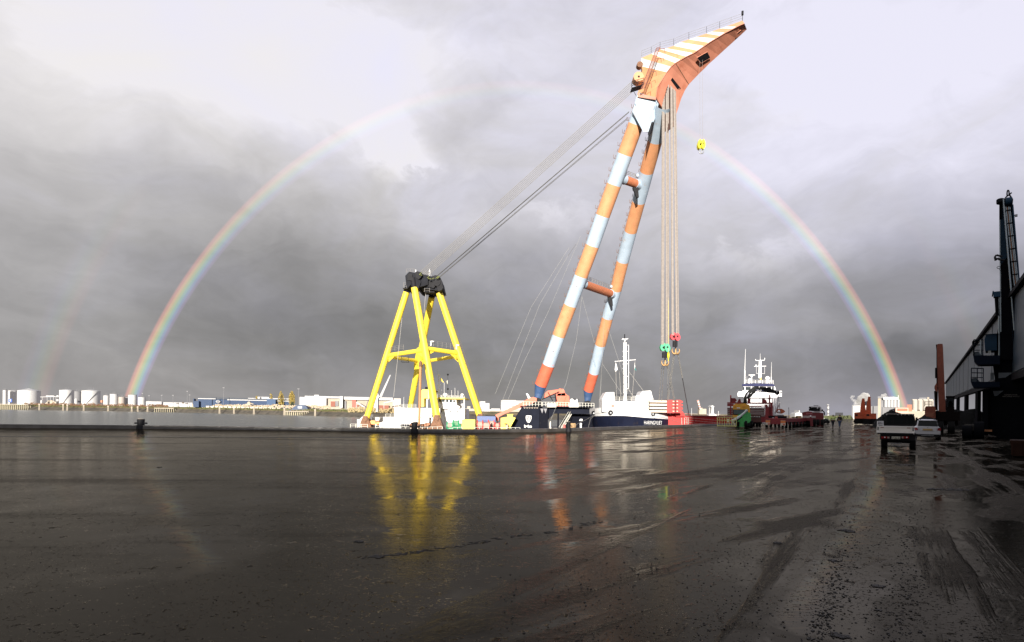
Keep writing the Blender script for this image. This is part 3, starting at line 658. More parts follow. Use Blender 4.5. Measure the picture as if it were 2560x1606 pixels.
# deck clutter: fairleads and winches along the near side
for x, y, r, m_ in [(1030, 1063, .5, rust), (1037, 1061, .6, dark), (1044, 1063, .5, rust), (1056, 1064, .42, rust), (1063, 1064, .5, mat('brick_brown', (.34, .15, .08), .7)), (1069, 1063, .55, mat('brick_brown', (.3, .1, .05), .7)), (1078, 1066, .4, dark), (1062, 1070, .4, rust)]:
    w_ = MB(); p = P(x, y, 127.2); w_.cyl(p, p + Vector((0, 1.2, 0)), r, n=12); w_.cyl(p - Vector((0, .08, 0)), p, r * .5, n=10); w_.box(p.x - r * .8, p.x + r * .8, p.y, p.y + 1.2, DECK, p.z); w_.build('mooring_winch', m_, cv)
f = MB(); f.pp([(1077, 1078), (1083, 1062), (1088, 1049.5), (1092, 1048), (1096, 1050), (1102, 1064), (1108, 1078)], 127.6, 1.4, 0); f.pp([(1096, 1078), (1098, 1048), (1103, 1049), (1114, 1078)], 129.5, .6, 0); f.build('leg_bracket', rust, cv)
f = MB(); f.pp([(902, 1074), (905, 1061), (909, 1054), (913, 1056), (919, 1068), (921, 1074)], 135.8, 1.2, 0); f.build('leg_bracket', rust, cv)
# winch drums
def drum(px, py, Y, r, w, m, rope=True):
    d = MB(); c = P(px, py, Y)
    for s in (-1, 1):
        d.cyl((c.x + s * w - .07, c.y, c.z), (c.x + s * w + .07, c.y, c.z), r, n=24, m=0)
    d.cyl((c.x - w, c.y, c.z), (c.x + w, c.y, c.z), r * .72, n=20, m=1); d.box(c.x - w, c.x + w, c.y - r * .6, c.y + r, DECK, c.z - r * .9, 0)
    for i in range(10):
        t = i * math.pi / 5; d.cyl((c.x - w - .09, c.y, c.z), (c.x - w - .09, c.y + math.cos(t) * r, c.z + math.sin(t) * r), .05, n=4, m=0)
    return d.build('winch_drum', [m, beige], cv)
for x, y, Y, r, w, m_ in [(1125, 1064, 127, .78, .55, green), (1140, 1060, 129, .95, .55, green), (1200, 1062, 128, .95, .55, red), (1216, 1064, 127, .85, .7, red), (1228, 1060, 130, .9, .6, red), (1243, 1064, 128, .7, .4, red)]: drum(x, y, Y, r, w, m_)
mb = MB()
for i in range(16):
    t = i / 15; mb.tube([P(1117 + 34 * t, 1074 - 24 * math.sin(t * 2.6), 126.8), P(1118 + 34 * t, 1077 - 14 * math.sin(t * 2.6), 126.6), P(1116 + 34 * t, 1078, 126.8)], .06, 5)
mb.build('rope_coil', green, cv)
mb = MB(); mb.pbox(1154.5, 1187.5, 1050, 1072, 126.6, 3); mb.pbox(1156, 1184, 1072, 1079, 126.8, 2.4); mb.pbox(1154.2, 1187.8, 1049.4, 1050.2, 126.5, 3.2); mb.build('deck_locker', yellow, cv)
mb = MB(); mb.pbox(1193, 1239, 1041, 1056, 134, 3); mb.build('container', mat('faded_blue', (.10, .14, .30), .6, dirt=.2), cv)
mb = MB(); mb.pp([(1252, 1076), (1252, 1045.5), (1268, 1043), (1269, 1036.5), (1281.5, 1036.5), (1282, 1043.5), (1289, 1045), (1274, 1072), (1274, 1076)], 129, 3, 0); mb.pbox(1267.5, 1283, 1036, 1037.6, 128.8, 3.2, 0); mb.build('hydraulic_unit', yellow, cv)
mb = MB(); mb.pbox(1265, 1270, 1062, 1078, 127, .6, 0); mb.pbox(1261, 1268, 1059, 1061.5, 126.9, .8, 1); mb.build('ventilator', [beige, dark], cv)
# near-side deck rail
mb = MB()
for x0, y0, x1, y1 in [(876, 1070, 903, 1070), (899, 1071, 919, 1071), (939, 1074, 964, 1074.5), (960, 1077, 1027, 1079), (1044, 1080, 1106, 1078.5), (1132, 1080, 1155, 1080), (1187, 1080, 1300, 1081)]:
    h = .95 if x0 > 940 else .8; rails(mb, [P(x0, y0, 126.5), P(x1, y1, 126.5)], h, .95, .045, 0, 2)
mb.build('deck_railing', pipew, cv)
mb = MB(); mb.pbox(1188, 1190, 1038, 1080, 126.5, .1); mb.pc(1189, 1040, 126.5, 1240, 1041, 126.5, .05, n=4); mb.build('pipe_frame', dark, cv)
# ---- navy boom-foot house and bridge
nb = MB(); NY = 133.0
nb.pp([(1306, 1018), (1349, 1018), (1347, 1080), (1266, 1080)], NY, 8, 0)
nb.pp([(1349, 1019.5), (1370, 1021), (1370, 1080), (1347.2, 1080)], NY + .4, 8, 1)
nb.pp([(1370, 1017.5), (1474, 1020), (1474, 1035.5), (1386, 1034.5), (1378.5, 1041), (1370, 1050)], NY + 2, 5, 0)
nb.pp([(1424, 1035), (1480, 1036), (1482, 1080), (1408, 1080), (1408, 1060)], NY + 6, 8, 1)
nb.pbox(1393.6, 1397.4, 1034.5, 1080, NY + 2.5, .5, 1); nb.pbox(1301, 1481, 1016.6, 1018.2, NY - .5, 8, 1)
nb.build('boom_foot_house', [navy, mat('navy_shade', (.004, .005, .011), .7, spec=.1, dirt=.1, dirtc=(.03, .03, .03))], cv)  # darker navy copy puts the shade of the side faces into the colour
mb = MB(); rails(mb, [P(1308, 1016.8, NY - .3), P(1354, 1017.2, NY - .3)], 1.05, .62, .045, 0, 2)
rails(mb, [P(1356, 1017.5, NY - .3), P(1372, 1017.6, NY - .3)], 1.05, .62, .045, 0, 2)
rails(mb, [P(1372, 1017.5, NY - .2), P(1485, 1020.5, NY - .2)], 1.05, .62, .045, 0, 2)
for x in list(range(1368, 1392, 2)) + list(range(1424, 1448, 2)): mb.pc(x, 1019, NY - .5, x, 1007 + (x % 5) * .5, NY - .5, .07, n=5)
mb.build('deck_railing', pipew, cv)
mb = MB()
for k in range(6): x = 1311.5 + k * 6.3; mb.prism([P(x - 3, 1019.2, NY - .02), P(x + 3, 1019.2, NY - .02), P(x + .8, 1021.6, NY - .02), P(x - .8, 1021.6, NY - .02)], (0, .015, 0))
mb.build('lamp_row', beige, cv)
mb = MB(); gy2 = mat('scuff_grey', (.22, .22, .24), .6)
for x in (1355, 1363.5): mb.prism([P(x - 4, 1022, NY + .36), P(x + 4, 1022, NY + .36), P(x + .5, 1034, NY + .36)], (0, .03, 0))
mb.build('scuff_plate', gy2, cv)
mb, o_ = shield(P(1321.5, 1048.5, NY), .60, .82, cleanw, cv, 'emblem', NY - .05); c = P(1321.5, 1048.5, NY - .05)
for s in (-1, 1):
    mb.prism([(c.x + s * .10, c.y, c.z + .50), (c.x + s * .20, c.y, c.z + .50), (c.x + s * .20, c.y, c.z - .28), (c.x + s * .05, c.y, c.z - .42)], (0, .04, 0))
    mb.prism([(c.x + s * .20, c.y, c.z + .45), (c.x + s * .34, c.y, c.z + .38), (c.x + s * .34, c.y, c.z + .28), (c.x + s * .20, c.y, c.z + .33)], (0, .04, 0))
mb.sph((c.x, c.y, c.z - .42), .13, 8, sc=(1, .2, 1)); mb.build('emblem', cleanw, cv)
p = P(1320, 1069.3, NY - .05); text('lettering', 'hebo', (p.x, p.y, p.z), .62, cleanw, cv, w=1.68, bold=.03)
# stair, post box, coiled hoses under the bridge
mb = MB()
for o in (0, 5):
    mb.pc(1424 + o, 1036, 134, 1400 + o, 1076, 131.5, .07, n=5); mb.pc(1421 + o, 1030, 134, 1397 + o, 1069, 131.5, .05, n=5)
for k in range(14): t = k / 13; mb.pc(1424 - 24 * t, 1036 + 40 * t, 134 - 2.5 * t, 1429 - 24 * t, 1036 + 40 * t, 134 - 2.5 * t, .05, n=4)
mb.build('stairway', pipew, cv)
mb = MB(); mb.pbox(1407.5, 1413.5, 1062, 1070, 131, .3); mb.build('fire_hose_box', red, cv)
mb = MB(); c = P(1432, 1064, 131)
for i in range(7): mb.torus(c + Vector((i * .16 - .5, -.1 * (i % 2), 0)), .2, .45, .05, 12)
mb.build('hose_coil', mat('hose_tan', (.5, .32, .16), .7), cv)
mb = MB(); c = P(1452, 1066, 131); mb.cyl(c - Vector((0, 0, 1)), c + Vector((0, 0, .3)), .22, n=12); mb.sph(c + Vector((0, 0, .45)), .28, 12); mb.pbox(1448.5, 1456, 1050, 1052.6, 131, .3); mb.pbox(1450, 1456, 1048, 1050, 131.1, .3); mb.build('ventilator', cleanw, cv)
mb = MB(); mb.pp([(1374, 1078), (1374, 1058), (1375, 1054), (1377, 1054), (1377, 1066), (1379, 1076)], 131, .4); mb.pp([(1382, 1078), (1384, 1071), (1394, 1071), (1394, 1075), (1386, 1076)], 131, .4); mb.build('bollard_pair', mat('cream_paint', (.62, .58, .50), .5), cv)
# ---- boom legs
oband = mat('boom_orange', (.66, .31, .15), .5, var=.12, vs=.6, dirt=.14, dirtc=(.5, .20, .08), streak=True)
wband = mat('boom_white', (.42, .52, .63), .5, var=.08, vs=.6, dirt=.10, dirtc=(.45, .30, .2), streak=True)
rband = mat('boom_red_orange', (.62, .14, .075), .5, var=.1, vs=.6, dirt=.1, dirtc=(.4, .15, .1))
bfoot = mat('boom_blue', (.035, .075, .17), .5, var=.15, vs=.6)
oh = mat('jib_orange', (.50, .20, .13), .55, var=.15, vs=.35, dirt=.30, dirtc=(.35, .10, .05), streak=True)
ohl = mat('jib_light_orange', (.62, .30, .15), .5, var=.12, vs=.4, dirt=.15, dirtc=(.5, .2, .08), streak=True)
def boomleg(pts, bands, Y0, Y1, ytop, ybot, r0, r1, base):
    """pts: centreline samples; Y runs from Y0 at the foot to Y1 at the top"""
    def at(py):
        t = (ybot - py) / (ybot - ytop); Y = Y0 + (Y1 - Y0) * t
        for (xa, ya), (xb, yb) in zip(pts[:-1], pts[1:]):
            if ya >= py >= yb or (xb, yb) == pts[-1] : 
                if py <= ya or (xa, ya) == pts[0]: px = xa + (xb - xa) * (ya - py) / (ya - yb); break
        return P(px, py, Y), r0 + (r1 - r0) * t
    mb = MB()
    for (ya, yb, m) in bands:
        k = max(1, int(abs(ya - yb) / 30))
        for i in range(k):
            a, ra = at(ya + (yb - ya) * i / k); b, rb = at(ya + (yb - ya) * (i + 1) / k); mb.cyl(a, b, ra, rb, 28, m, cap=False)
    return mb, at
A_P = [(1352, 963), (1371.4, 912.7), (1396.8, 839.7), (1425.4, 763.5), (1452.4, 690.5), (1481, 614.3), (1507, 539.5), (1535, 462), (1562.5, 386.6), (1590, 311.2), (1616, 242)]
A_B = [(963, 912.7, 2), (912.7, 839.7, 1), (839.7, 763.5, 0), (763.5, 690.5, 1), (690.5, 614.3, 0), (614.3, 539.5, 1), (539.5, 462, 0), (462, 386.6, 1), (386.6, 311.2, 0), (311.2, 238, 1)]
B_P = [(1471.5, 975.6), (1484.4, 932), (1501, 861.7), (1519, 793.7), (1539.7, 723.8), (1557, 652.4), (1576.7, 577.7), (1597, 503.5), (1617, 428), (1638, 350.6), (1660, 262)]
B_B = [(975.6, 932, 2), (932, 861.7, 1), (861.7, 793.7, 0), (793.7, 723.8, 1), (723.8, 652.4, 0), (652.4, 577.7, 1), (577.7, 503.5, 0), (503.5, 428, 1), (428, 350.6, 0), (350.6, 262, 1)]
legs = []
for PP, BB, Y0, foot, r0, r1 in [(A_P, A_B, 140.0, (1343, 1004), 1.44, 1.52), (B_P, B_B, 162.0, (1468, 1010), 1.36, 1.45)]:
    yb = PP[0][1]; yt = PP[-1][1]
    mb, at = boomleg(PP, BB, Y0, 113.0 if Y0 == 140 else 110.8, yt, yb, r0, r1, foot)
    a, ra = at(yb); f = P(foot[0], foot[1], Y0)
    # blue tapered foot: a round tube flattened to a fork plate
    n = 28; d = (f - a).normalized(); u = Vector((1, 0, 0)); u = (u - d * u.dot(d)).normalized(); w = d.cross(u)
    ring = [a + u * math.cos(2 * math.pi * i / n) * ra + w * math.sin(2 * math.pi * i / n) * ra for i in range(n)]
    mid = [a.lerp(f, .55) + u * math.cos(2 * math.pi * i / n) * ra * .72 + w * math.sin(2 * math.pi * i / n) * ra * .45 for i in range(n)]
    end = [f + u * math.cos(2 * math.pi * i / n) * ra * .45 + w * math.sin(2 * math.pi * i / n) * .3 for i in range(n)]
    mb.hull2(ring, mid, 3); mb.hull2(mid, end, 3)
    # ladder with cage up the left edge, seam lines
    for k in range(46):
        t = k / 46; py = yb + (yt - yb) * t; p, r = at(py); q, _ = at(py - 8)
        o = Vector((-r - .22, -.2, .1)); mb.cyl(p + o, q + o, .05, n=4, m=4)
        if k % 2 == 0: mb.cyl(p + Vector((-r + .1, -.2, 0)), p + o * 1.15, .045, n=4, m=4); mb.cyl(p + o * 1.15, p + o * 1.15 + Vector((0, 0, .7)), .04, n=4, m=4)
    # broken paint and lugs
    for py in (720, 560, 880, 430):
        p, r = at(py); mb.box(p.x - .25, p.x + .15, p.y - r - .12, p.y - r + .3, p.z - .1, p.z + .1, 4)
    legs.append(at)
    mb.build('boom_leg', [oband, wband, rband, bfoot, rust], cv)
    s_ = MB(); s_.cyl((f.x, f.y - 1.6, f.z - .1), (f.x, f.y + 1.6, f.z - .1), .95, n=20); s_.box(f.x - 1.2, f.x + 1.2, f.y - 1.3, f.y + 1.3, f.z - 2.2, f.z - .3); s_.build('boom_hinge', dark, cv)
pA, rA = legs[0](918); mb = MB(); mb.box(pA.x + .45, pA.x + 1.15, pA.y - rA - .03, pA.y - rA + .5, pA.z + .2, pA.z + 1.25); mb.build('warning_plate', mat('signal_red', (.7, .04, .03), .5), cv)
# cross tubes between the boom legs
for ya, yb, r in [(706, 738, .92), (443, 466, .86)]:
    a, ra = legs[0](ya); b, rb = legs[1](yb); d = (b - a).normalized(); mb = MB()
    mb.cyl(a, b, r, r, 22, 0); mb.cyl(a + d * ra * .8, a + d * (ra + .9), r * 1.12, r * 1.12, 22, 1); mb.cyl(b - d * (rb + .9), b - d * rb * .8, r * 1.12, r * 1.12, 22, 1)
    rails(mb, [a + d * ra + Vector((0, -.2, r + .1)), b - d * rb + Vector((0, -.2, r + .1))], .9, 1.2, .04, 2)
    mb.sph(a + d * (ra + .5) + Vector((0, -.4, r + 1.0)), .35, 8, 1); mb.sph(b - d * (rb + .4) + Vector((0, -.6, r + .7)), .4, 8, 1)
    q = b - d * (rb + .9); mb.hull2([q + Vector((-.6, -.3, -r)), q + Vector((.5, -.3, -r)), q + Vector((.7, -.3, -r - 2.0)), q + Vector((.3, -.3, -r - 2.2))], [q + Vector((-.6, .3, -r)), q + Vector((.5, .3, -r)), q + Vector((.7, .3, -r - 2.0)), q + Vector((.3, .3, -r - 2.2))], 3)
    mb.build('cross_tube', [mat('tube_rust_orange', (.50, .17, .08), .6, var=.2, dirt=.2, dirtc=(.3, .12, .08)), wband, railg, dark], cv)
# ---- jib: a four-sided box beam; M is the edge nearest the photographer
TL = [(1593, 238, 114), (1603, 205, 114), (1603, 166, 113.5), (1603, 145.5, 113), (1628, 135, 112.6), (1643, 129, 112.4), (1650, 123.5, 112), (1666, 121, 112), (1684, 115, 111.7), (1701, 106, 111.4), (1722, 99, 111), (1741, 92.5, 110.7), (1766, 84.5, 110.4), (1779, 79.5, 110), (1799, 72, 109.7), (1816, 66.5, 109.4), (1837, 59, 109), (1856, 52, 108.7)]
MM = [(1640, 244, 110.6), (1644, 218, 110.3), (1667, 181, 109.8), (1678, 167, 109.5), (1689, 158, 109.2), (1702, 150, 109), (1716, 142, 108.6), (1734, 133.5, 108.3), (1744, 127, 108), (1761, 115.5, 107.8), (1773, 107, 107.5), (1790, 96.5, 107.2), (1801, 90, 107), (1814, 82, 106.8), (1834, 72, 106.5), (1843, 67, 106.3), (1850, 63.5, 106.2), (1861, 59, 106)]
RR = [(1684, 318, 116), (1692, 282, 115.6), (1703, 247, 115), (1712, 227, 114.6), (1722, 211.5, 114.2), (1737, 196, 113.8), (1748, 184.5, 113.4), (1762, 171, 113), (1773, 159.5, 112.6), (1785, 149, 112.3), (1797, 138, 112), (1809, 127, 111.6), (1820, 117, 111.3), (1829, 109, 111), (1842, 97, 110.6), (1851, 89, 110.3), (1858, 82.5, 110.1), (1867, 74, 110)]
n = len(TL); tl = [P(*q) for q in TL]; mm_ = [P(*q) for q in MM]; rr = [P(x, y, Y - 2) for x, y, Y in RR]; bk = [a + (c - b) for a, b, c in zip(tl, mm_, rr)]
for i in range(2): bk[i] = bk[i] + Vector((-1.0, .5, 0))
mb = MB(); sm_ = [2, 2, 1, 2, 1, 2, 1, 2, 1, 2, 1, 2, 1, 2, 1, 2, 2]
sm_ = [3, 3, 1, 2, 1, 2, 1, 2, 1, 2, 1, 2, 1, 2, 1, 2, 2]
for i in range(n - 1):
    mb.add([tl[i], mm_[i], mm_[i + 1], tl[i + 1]], [(0, 1, 2, 3)], sm_[i])
    mb.add([mm_[i], rr[i], rr[i + 1], mm_[i + 1]], [(0, 1, 2, 3)], 0)
    mb.add([rr[i], bk[i], bk[i + 1], rr[i + 1]], [(0, 1, 2, 3)], 0)
    mb.add([bk[i], tl[i], tl[i + 1], bk[i + 1]], [(0, 1, 2, 3)], 0)
mb.add([tl[0], mm_[0], rr[0], bk[0]], [(0, 1, 2, 3)], 0); mb.add([tl[-1], mm_[-1], rr[-1], bk[-1]], [(0, 1, 2, 3)], 3)
# raised flange along the near edge and transverse plate seam
for i in range(n - 1): mb.cyl(mm_[i], mm_[i + 1], .09, n=6, m=0)
for i in (4,): mb.cyl(mm_[i], rr[i], .07, n=5, m=4)
jib = mb.build('jib', [oh, mat('jib_white', (.60, .63, .66), .5, var=.1, vs=.8, dirt=.22, dirtc=(.5, .28, .18)), ohl, ohl, rust], cv)
def onface(i, t, s):    # point on the underside face: along station i+t, across s
    a = mm_[i].lerp(mm_[i + 1], t); b = rr[i].lerp(rr[i + 1], t); return a.lerp(b, s)
nrm = (mm_[6] - mm_[5]).cross(rr[5] - mm_[5]).normalized(); nrm = nrm if nrm.y < 0 else -nrm
mb = MB()
def opening(pix, Yr, m=0):
    # opening: plate proud of the face, the inner shade put in as colour
    a = [P(x, y, Yr[k]) + nrm * .06 for k, (x, y) in enumerate(pix)]; mb.prism(a, nrm * .04, m)
def yface(px, py, st):   # depth of the underside face near a station
    i = st; b = mm_[i]; nn = (mm_[i + 1] - mm_[i]).cross(rr[i] - mm_[i]); o = Vector((0, 0, CAMZ)); d = (P(px, py, 1.0) - o)
    return (b - o).dot(nn) / d.dot(nn)
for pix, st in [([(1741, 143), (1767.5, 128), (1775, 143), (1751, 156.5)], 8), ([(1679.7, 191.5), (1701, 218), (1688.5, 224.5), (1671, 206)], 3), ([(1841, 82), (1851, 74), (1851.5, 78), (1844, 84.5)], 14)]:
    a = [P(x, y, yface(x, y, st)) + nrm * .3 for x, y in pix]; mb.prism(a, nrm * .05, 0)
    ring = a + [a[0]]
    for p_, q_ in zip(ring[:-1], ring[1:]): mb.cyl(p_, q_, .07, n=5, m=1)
mb.build('sheave_opening', [black, oh], jib)  # flat black plates paint the openings' inner shade onto the face
# side notch plates where the ropes leave, lower end plate, flanges
mb = MB(); rails(mb, [tl[3] + Vector((0, 0, .05))] + [tl[i] + Vector((0, 0, .05)) for i in (4, 6, 8, 10, 12, 14, 17)], 1.25, 1.6, .022, 0, 3); mb.build('walkway_railing', railg, jib)
p = tl[17]; mb = MB(); mb.cyl(p, p + Vector((0, 0, 1.7)), .05, n=5); mb.cyl(p + Vector((.0, 0, 1.0)), p + Vector((0, 0, 1.7)), .2, n=8); mb.build('anemometer', dark, jib)
mb = MB(); a0, a1 = P(1607, 222, 109.6), P(1646, 119, 108.6); side = Vector((.33, 0, .12))
mb.cyl(a0 - side, a1 - side, .07, n=5); mb.cyl(a0 + side, a1 + side, .07, n=5)
for k in range(34): q = a0.lerp(a1, k / 33); mb.cyl(q - side, q + side, .05, n=4)
for t in (.1, .4, .72, .95):
    q = a0.lerp(a1, t) + side; mb.cyl(q, q + Vector((.95, 0, .05)), .05, n=4); mb.cyl(q + Vector((.95, 0, .05)), q + Vector((1.0, 0, -.7)), .05, n=4)
mb.build('stairway', mat('stair_brown', (.22, .09, .07), .7), jib)
mb = MB(); c = P(1590, 224, 110); mb.hull2([c + Vector((-.9, -.6, -.1)), c + Vector((1.3, -.6, .6)), c + Vector((1.3, 1, .6)), c + Vector((-.9, 1, -.1))], [c + Vector((-.9, -.6, 0)), c + Vector((1.3, -.6, .7)), c + Vector((1.3, 1, .7)), c + Vector((-.9, 1, 0))])
rails(mb, [c + Vector((-.9, -.6, 0)), c + Vector((1.3, -.6, .7))], 1.1, .8, .05); mb.cyl(c + Vector((-.9, -.5, 0)), c + Vector((.1, -.2, -1.4)), .05, n=4); mb.build('service_platform', dark, jib)
mb = MB(); c = P(1597, 192, 112); mb.cyl(c, c + Vector((0, 1.6, 0)), .95, n=26, m=0); mb.cyl(c - Vector((0, .06, 0)), c, .2, n=10, m=1)
c = P(1600, 161, 112); mb.cyl(c, c + Vector((0, 1, 0)), .55, n=16, m=2); c = P(1598.5, 165, 112.5); mb.sph(c, .5, 10, 3); mb.build('sheave', [ohl, dark, rust, cleanw], jib)
# paint-worn boom shoulder joining the two legs to the jib
mb = MB(); mb.hull2([P(1592, 238, 111.6), P(1641, 243, 111.0), P(1648, 255, 111.5), P(1636, 300, 112.5), P(1622, 330, 113), P(1608, 330, 113), P(1581, 280, 113)],
                    [P(1592, 238, 114.5), P(1641, 243, 114.5), P(1650, 255, 114.5), P(1640, 300, 114.5), P(1624, 332, 114.5), P(1608, 330, 114.5), P(1581, 280, 114.5)]); mb.build('boom_shoulder', wband, cv)
mb = MB(); mb.hull2([P(1594, 234, 111.3), P(1640, 243, 110.5), P(1640, 250, 110.6), P(1594, 243, 111.4)], [P(1594, 234, 114), P(1640, 243, 113), P(1640, 250, 113), P(1594, 243, 114)]); mb.build('shoulder_collar', oh, cv)
mb = MB(); mb.hull2([P(1651, 238, 113.5), P(1690, 268, 115), P(1687, 300, 115.5), P(1682, 322, 116), P(1662, 330, 114), P(1650, 300, 113.5)], [P(1651, 238, 116.5), P(1690, 268, 117), P(1687, 300, 117.5), P(1682, 322, 117.5), P(1662, 330, 117), P(1650, 300, 116.5)]); mb.build('boom_shoulder', oh, cv)
mb = MB(); mb.pp([(1668, 216), (1690, 228), (1689, 250), (1684, 300), (1668, 335), (1655, 300), (1658, 255)], 111.0, .15); mb.build('rope_gap_plate', mat('gap_shade_brown', (.05, .022, .016), .8), cv)  # flat dark plate paints the shaded gap behind the ropes
mb = MB(); mb.hull2([P(1637, 265, 112.2), P(1644, 265, 112.2), P(1632, 325, 113), P(1620, 350, 113), P(1621, 330, 113)], [P(1637, 265, 113), P(1644, 265, 113), P(1632, 325, 113.6), P(1620, 350, 113.6), P(1621, 330, 113.6)]); mb.build('shoulder_web', dark, cv)
# ---- stay ropes from tower head to boom top
sr = mat('stay_rope', (.11, .107, .10), .8, spec=.1); sr2 = mat('stay_rope_pale', (.26, .25, .23), .8, spec=.1)
for k in range(6):
    t = k / 5; s = MB(); s.pc(1047 + 22 * t, 684 + 6 * t, 132 + t, 1577 + 7 * t, 207 + 20 * t, 113, .055, n=4); s.build('stay_rope', sr2, cv)
for k in range(4):
    t = (0, .12, .8, 1)[k]; s = MB(); s.pc(1090 + 9 * t, 692 + 2 * t, 131 + t * 2, 1573 - 3 * t, 279 + 18 * t, 113, .05, n=4); s.build('stay_rope', sr, cv)
# guy wires
gw = mat('guy_wire', (.30, .30, .29), .7)
for pts in [[(1423, 619, 128), (1328, 768, 130), (1238, 985, 132)], [(1440, 610, 126), (1420, 640, 130), (1350, 760, 131), (1253, 1010, 133)], [(1452, 590, 126), (1373, 775, 131), (1310, 905, 132), (1270, 1000, 132)],
            [(1455, 742, 130), (1441, 850, 131), (1415, 960, 132), (1376, 1052, 131)], [(1455, 742, 130), (1486, 858, 133), (1485, 860, 140)], [(1512, 775, 132), (1500, 1010, 139)],
            [(1520, 820, 130), (1556, 930, 128), (1582, 996, 128)], [(1506, 910, 133), (1556, 987, 130)], [(1505, 912, 134), (1498, 1010, 136)]]:
    s = MB(); s.tube([P(*q) for q in pts], .03, 4); s.build('guy_wire', gw, cv)
# ---- orange deck crane folded on the boom-foot house
dc = MB(); OC = 141.0
dc.pp([(1238.5, 1042), (1239, 1037.5), (1262, 1027), (1300, 1009), (1322, 996), (1333, 993), (1342, 996), (1342, 1003), (1310, 1017), (1262, 1035), (1247, 1043), (1246, 1052), (1240, 1052)], OC - 4, 1.1, 0)
dc.pp([(1361, 997), (1362, 984), (1369, 977.5), (1396, 974), (1398, 972), (1409, 973), (1412, 980), (1414, 990), (1392, 990), (1396, 982), (1375, 990)], OC, 1.6, 0)
dc.pp([(1390, 985), (1412, 983), (1423, 991.5), (1423, 1013), (1421, 1016), (1391, 1016)], OC, 3, 0)
dc.pc(1355, 999, OC - .2, 1398, 980, OC - .2, .12, n=6, m=1); dc.pc(1370, 981, OC - .3, 1382, 1003, OC - .3, .1, n=6, m=1); dc.pc(1388, 987, OC - .3, 1391, 1004, OC - .3, .16, n=6, m=1); dc.pc(1374, 994, OC, 1390, 994, OC, .08, n=4, m=1)
dc.pbox(1237.3, 1240, 1040, 1078, OC - 4, .5, 1); dc.pc(1242, 1045, OC - 4, 1246, 1075, OC - 4, .1, n=6, m=0)
dc.pp([(1315, 984.5), (1319, 984), (1326, 995), (1321, 997.5)], OC - 3.5, .5, 2)
dc.build('deck_crane', [orangep, dark, cleanw], cv)
mb = MB()
for k in range(8): mb.pc(1426 + k * 2.3, 1000 - 3 * math.sin(k), 139, 1427 + k * 2.3, 1010, 139, .16, n=8)
mb.pbox(1425, 1443, 1002, 1008, 139.4, .6); mb.pc(1433, 996, 139, 1448, 999, 139, .05, n=4, m=1); mb.build('liferaft_canister', [cleanw, dark], cv)
mb = MB(); mb.pbox(1331, 1341, 998, 1008, 138, 1, 0); mb.pc(1330, 1004, 137.7, 1342, 1004, 137.7, .35, n=10); mb.build('hinge_cover', dark, cv)
ropem = mat('hoist_rope', (.30, .265, .24), .8)
# ================================================================== hook blocks, each with its own falls and slings
def block(label, m, cx, y0, yh, Y, cheek, swiv, hook, ropes, slings, group, small=False):
    c = P(cx, (y0 + yh) / 2, Y); t = thing('hook_block', label, 'hook block', P(cx, hook[1], Y), group)
    b = MB()
    for s in (-1, 1):
        pts = []
        for i in range(18):
            a = 2 * math.pi * i / 18; rr_ = cheek[0] * (1 + .15 * math.cos(2 * a + s)); pts.append(Vector((c.x + s * cheek[0] * .55 + math.cos(a) * rr_ * .78, Y - .25 - .25 * s, c.z + s * -.12 * cheek[1] + math.sin(a) * cheek[1] * .86)))
        b.prism(pts, (0, .9, 0), 0)
        b.cyl((c.x + s * cheek[0] * .5, Y - .65, c.z), (c.x + s * cheek[0] * .5, Y + .7, c.z), cheek[0] * .28, n=12, m=1)
    b.build('cheek_plate', [m, dark], t)
    if swiv:
        s_ = MB(); x0, x1, ya, yb = swiv; s_.pbox(x0, (x0 + x1) / 2 - .6, ya, yb, Y - .2, .6); s_.pbox((x0 + x1) / 2 + .6, x1, ya, yb, Y - .2, .6); s_.pbox(x0 + 1, x1 - 1, ya + 1, yb - 3, Y - .05, .4); s_.pc((x0 + x1) / 2, yb - 2, Y, (x0 + x1) / 2, yb + 7, Y, .14, n=8); s_.build('swivel', dark, t)
    hk = MB(); hx, hy, hw, hh = hook; c2 = P(hx, hy, Y); w = hw * Y / F / 2; h = hh * Y / F
    for s in (-1, 1):
        pts = [c2 + Vector((s * w * .0, 0, -h * .45)), c2 + Vector((s * w * .5, 0, -h * .55)), c2 + Vector((s * w * .92, 0, -h * .2)), c2 + Vector((s * w, 0, h * .2)), c2 + Vector((s * w * .82, 0, h * .5))]
        for k in range(4): hk.cyl(pts[k], pts[k + 1], w * (.30 - .05 * k), w * (.25 - .05 * k), 8)
    hk.cyl(c2 - Vector((0, 0, h * .5)), c2 + Vector((0, 0, h * .6)), w * .25, w * .2, 8); hk.build('hook', mat('hook_brass', (.36, .22, .09), .45, .4) if swiv else steel, t)
    for (xa, ya, Ya, xb, yb, rr_) in ropes:
        r_ = MB(); r_.pc(xa, ya, Ya, xb, yb, Y, rr_, n=5); r_.build('hoist_rope', ropem, t)
    for pts, r_, m_ in slings:
        s_ = MB(); s_.tube([P(*q) for q in pts], r_, 5); s_.build('sling', m_, t)
    return t
slm = mat('sling_pale', (.62, .60, .56), .6); slg = mat('sling_shaded', (.09, .09, .10), .6)  # dark copy: shade below the shadow edge put into the sling colour
gt = mat('block_green', (.05, .42, .20), .45); rt_ = mat('block_red', (.60, .03, .045), .45); yt = mat('block_yellow', (.90, .80, .02), .45)
rp = []
for k, (xa, xb) in enumerate([(1655.5, 1653.2), (1657.5, 1655.4), (1659.5, 1657.6), (1661.5, 1659.6), (1665.5, 1665.2), (1667.5, 1667.6), (1669, 1669.8), (1671, 1672)]): rp.append((xa, 262 - 7 * k, 110.4 + .05 * k, xb, 862, .10 if k % 3 else .06))
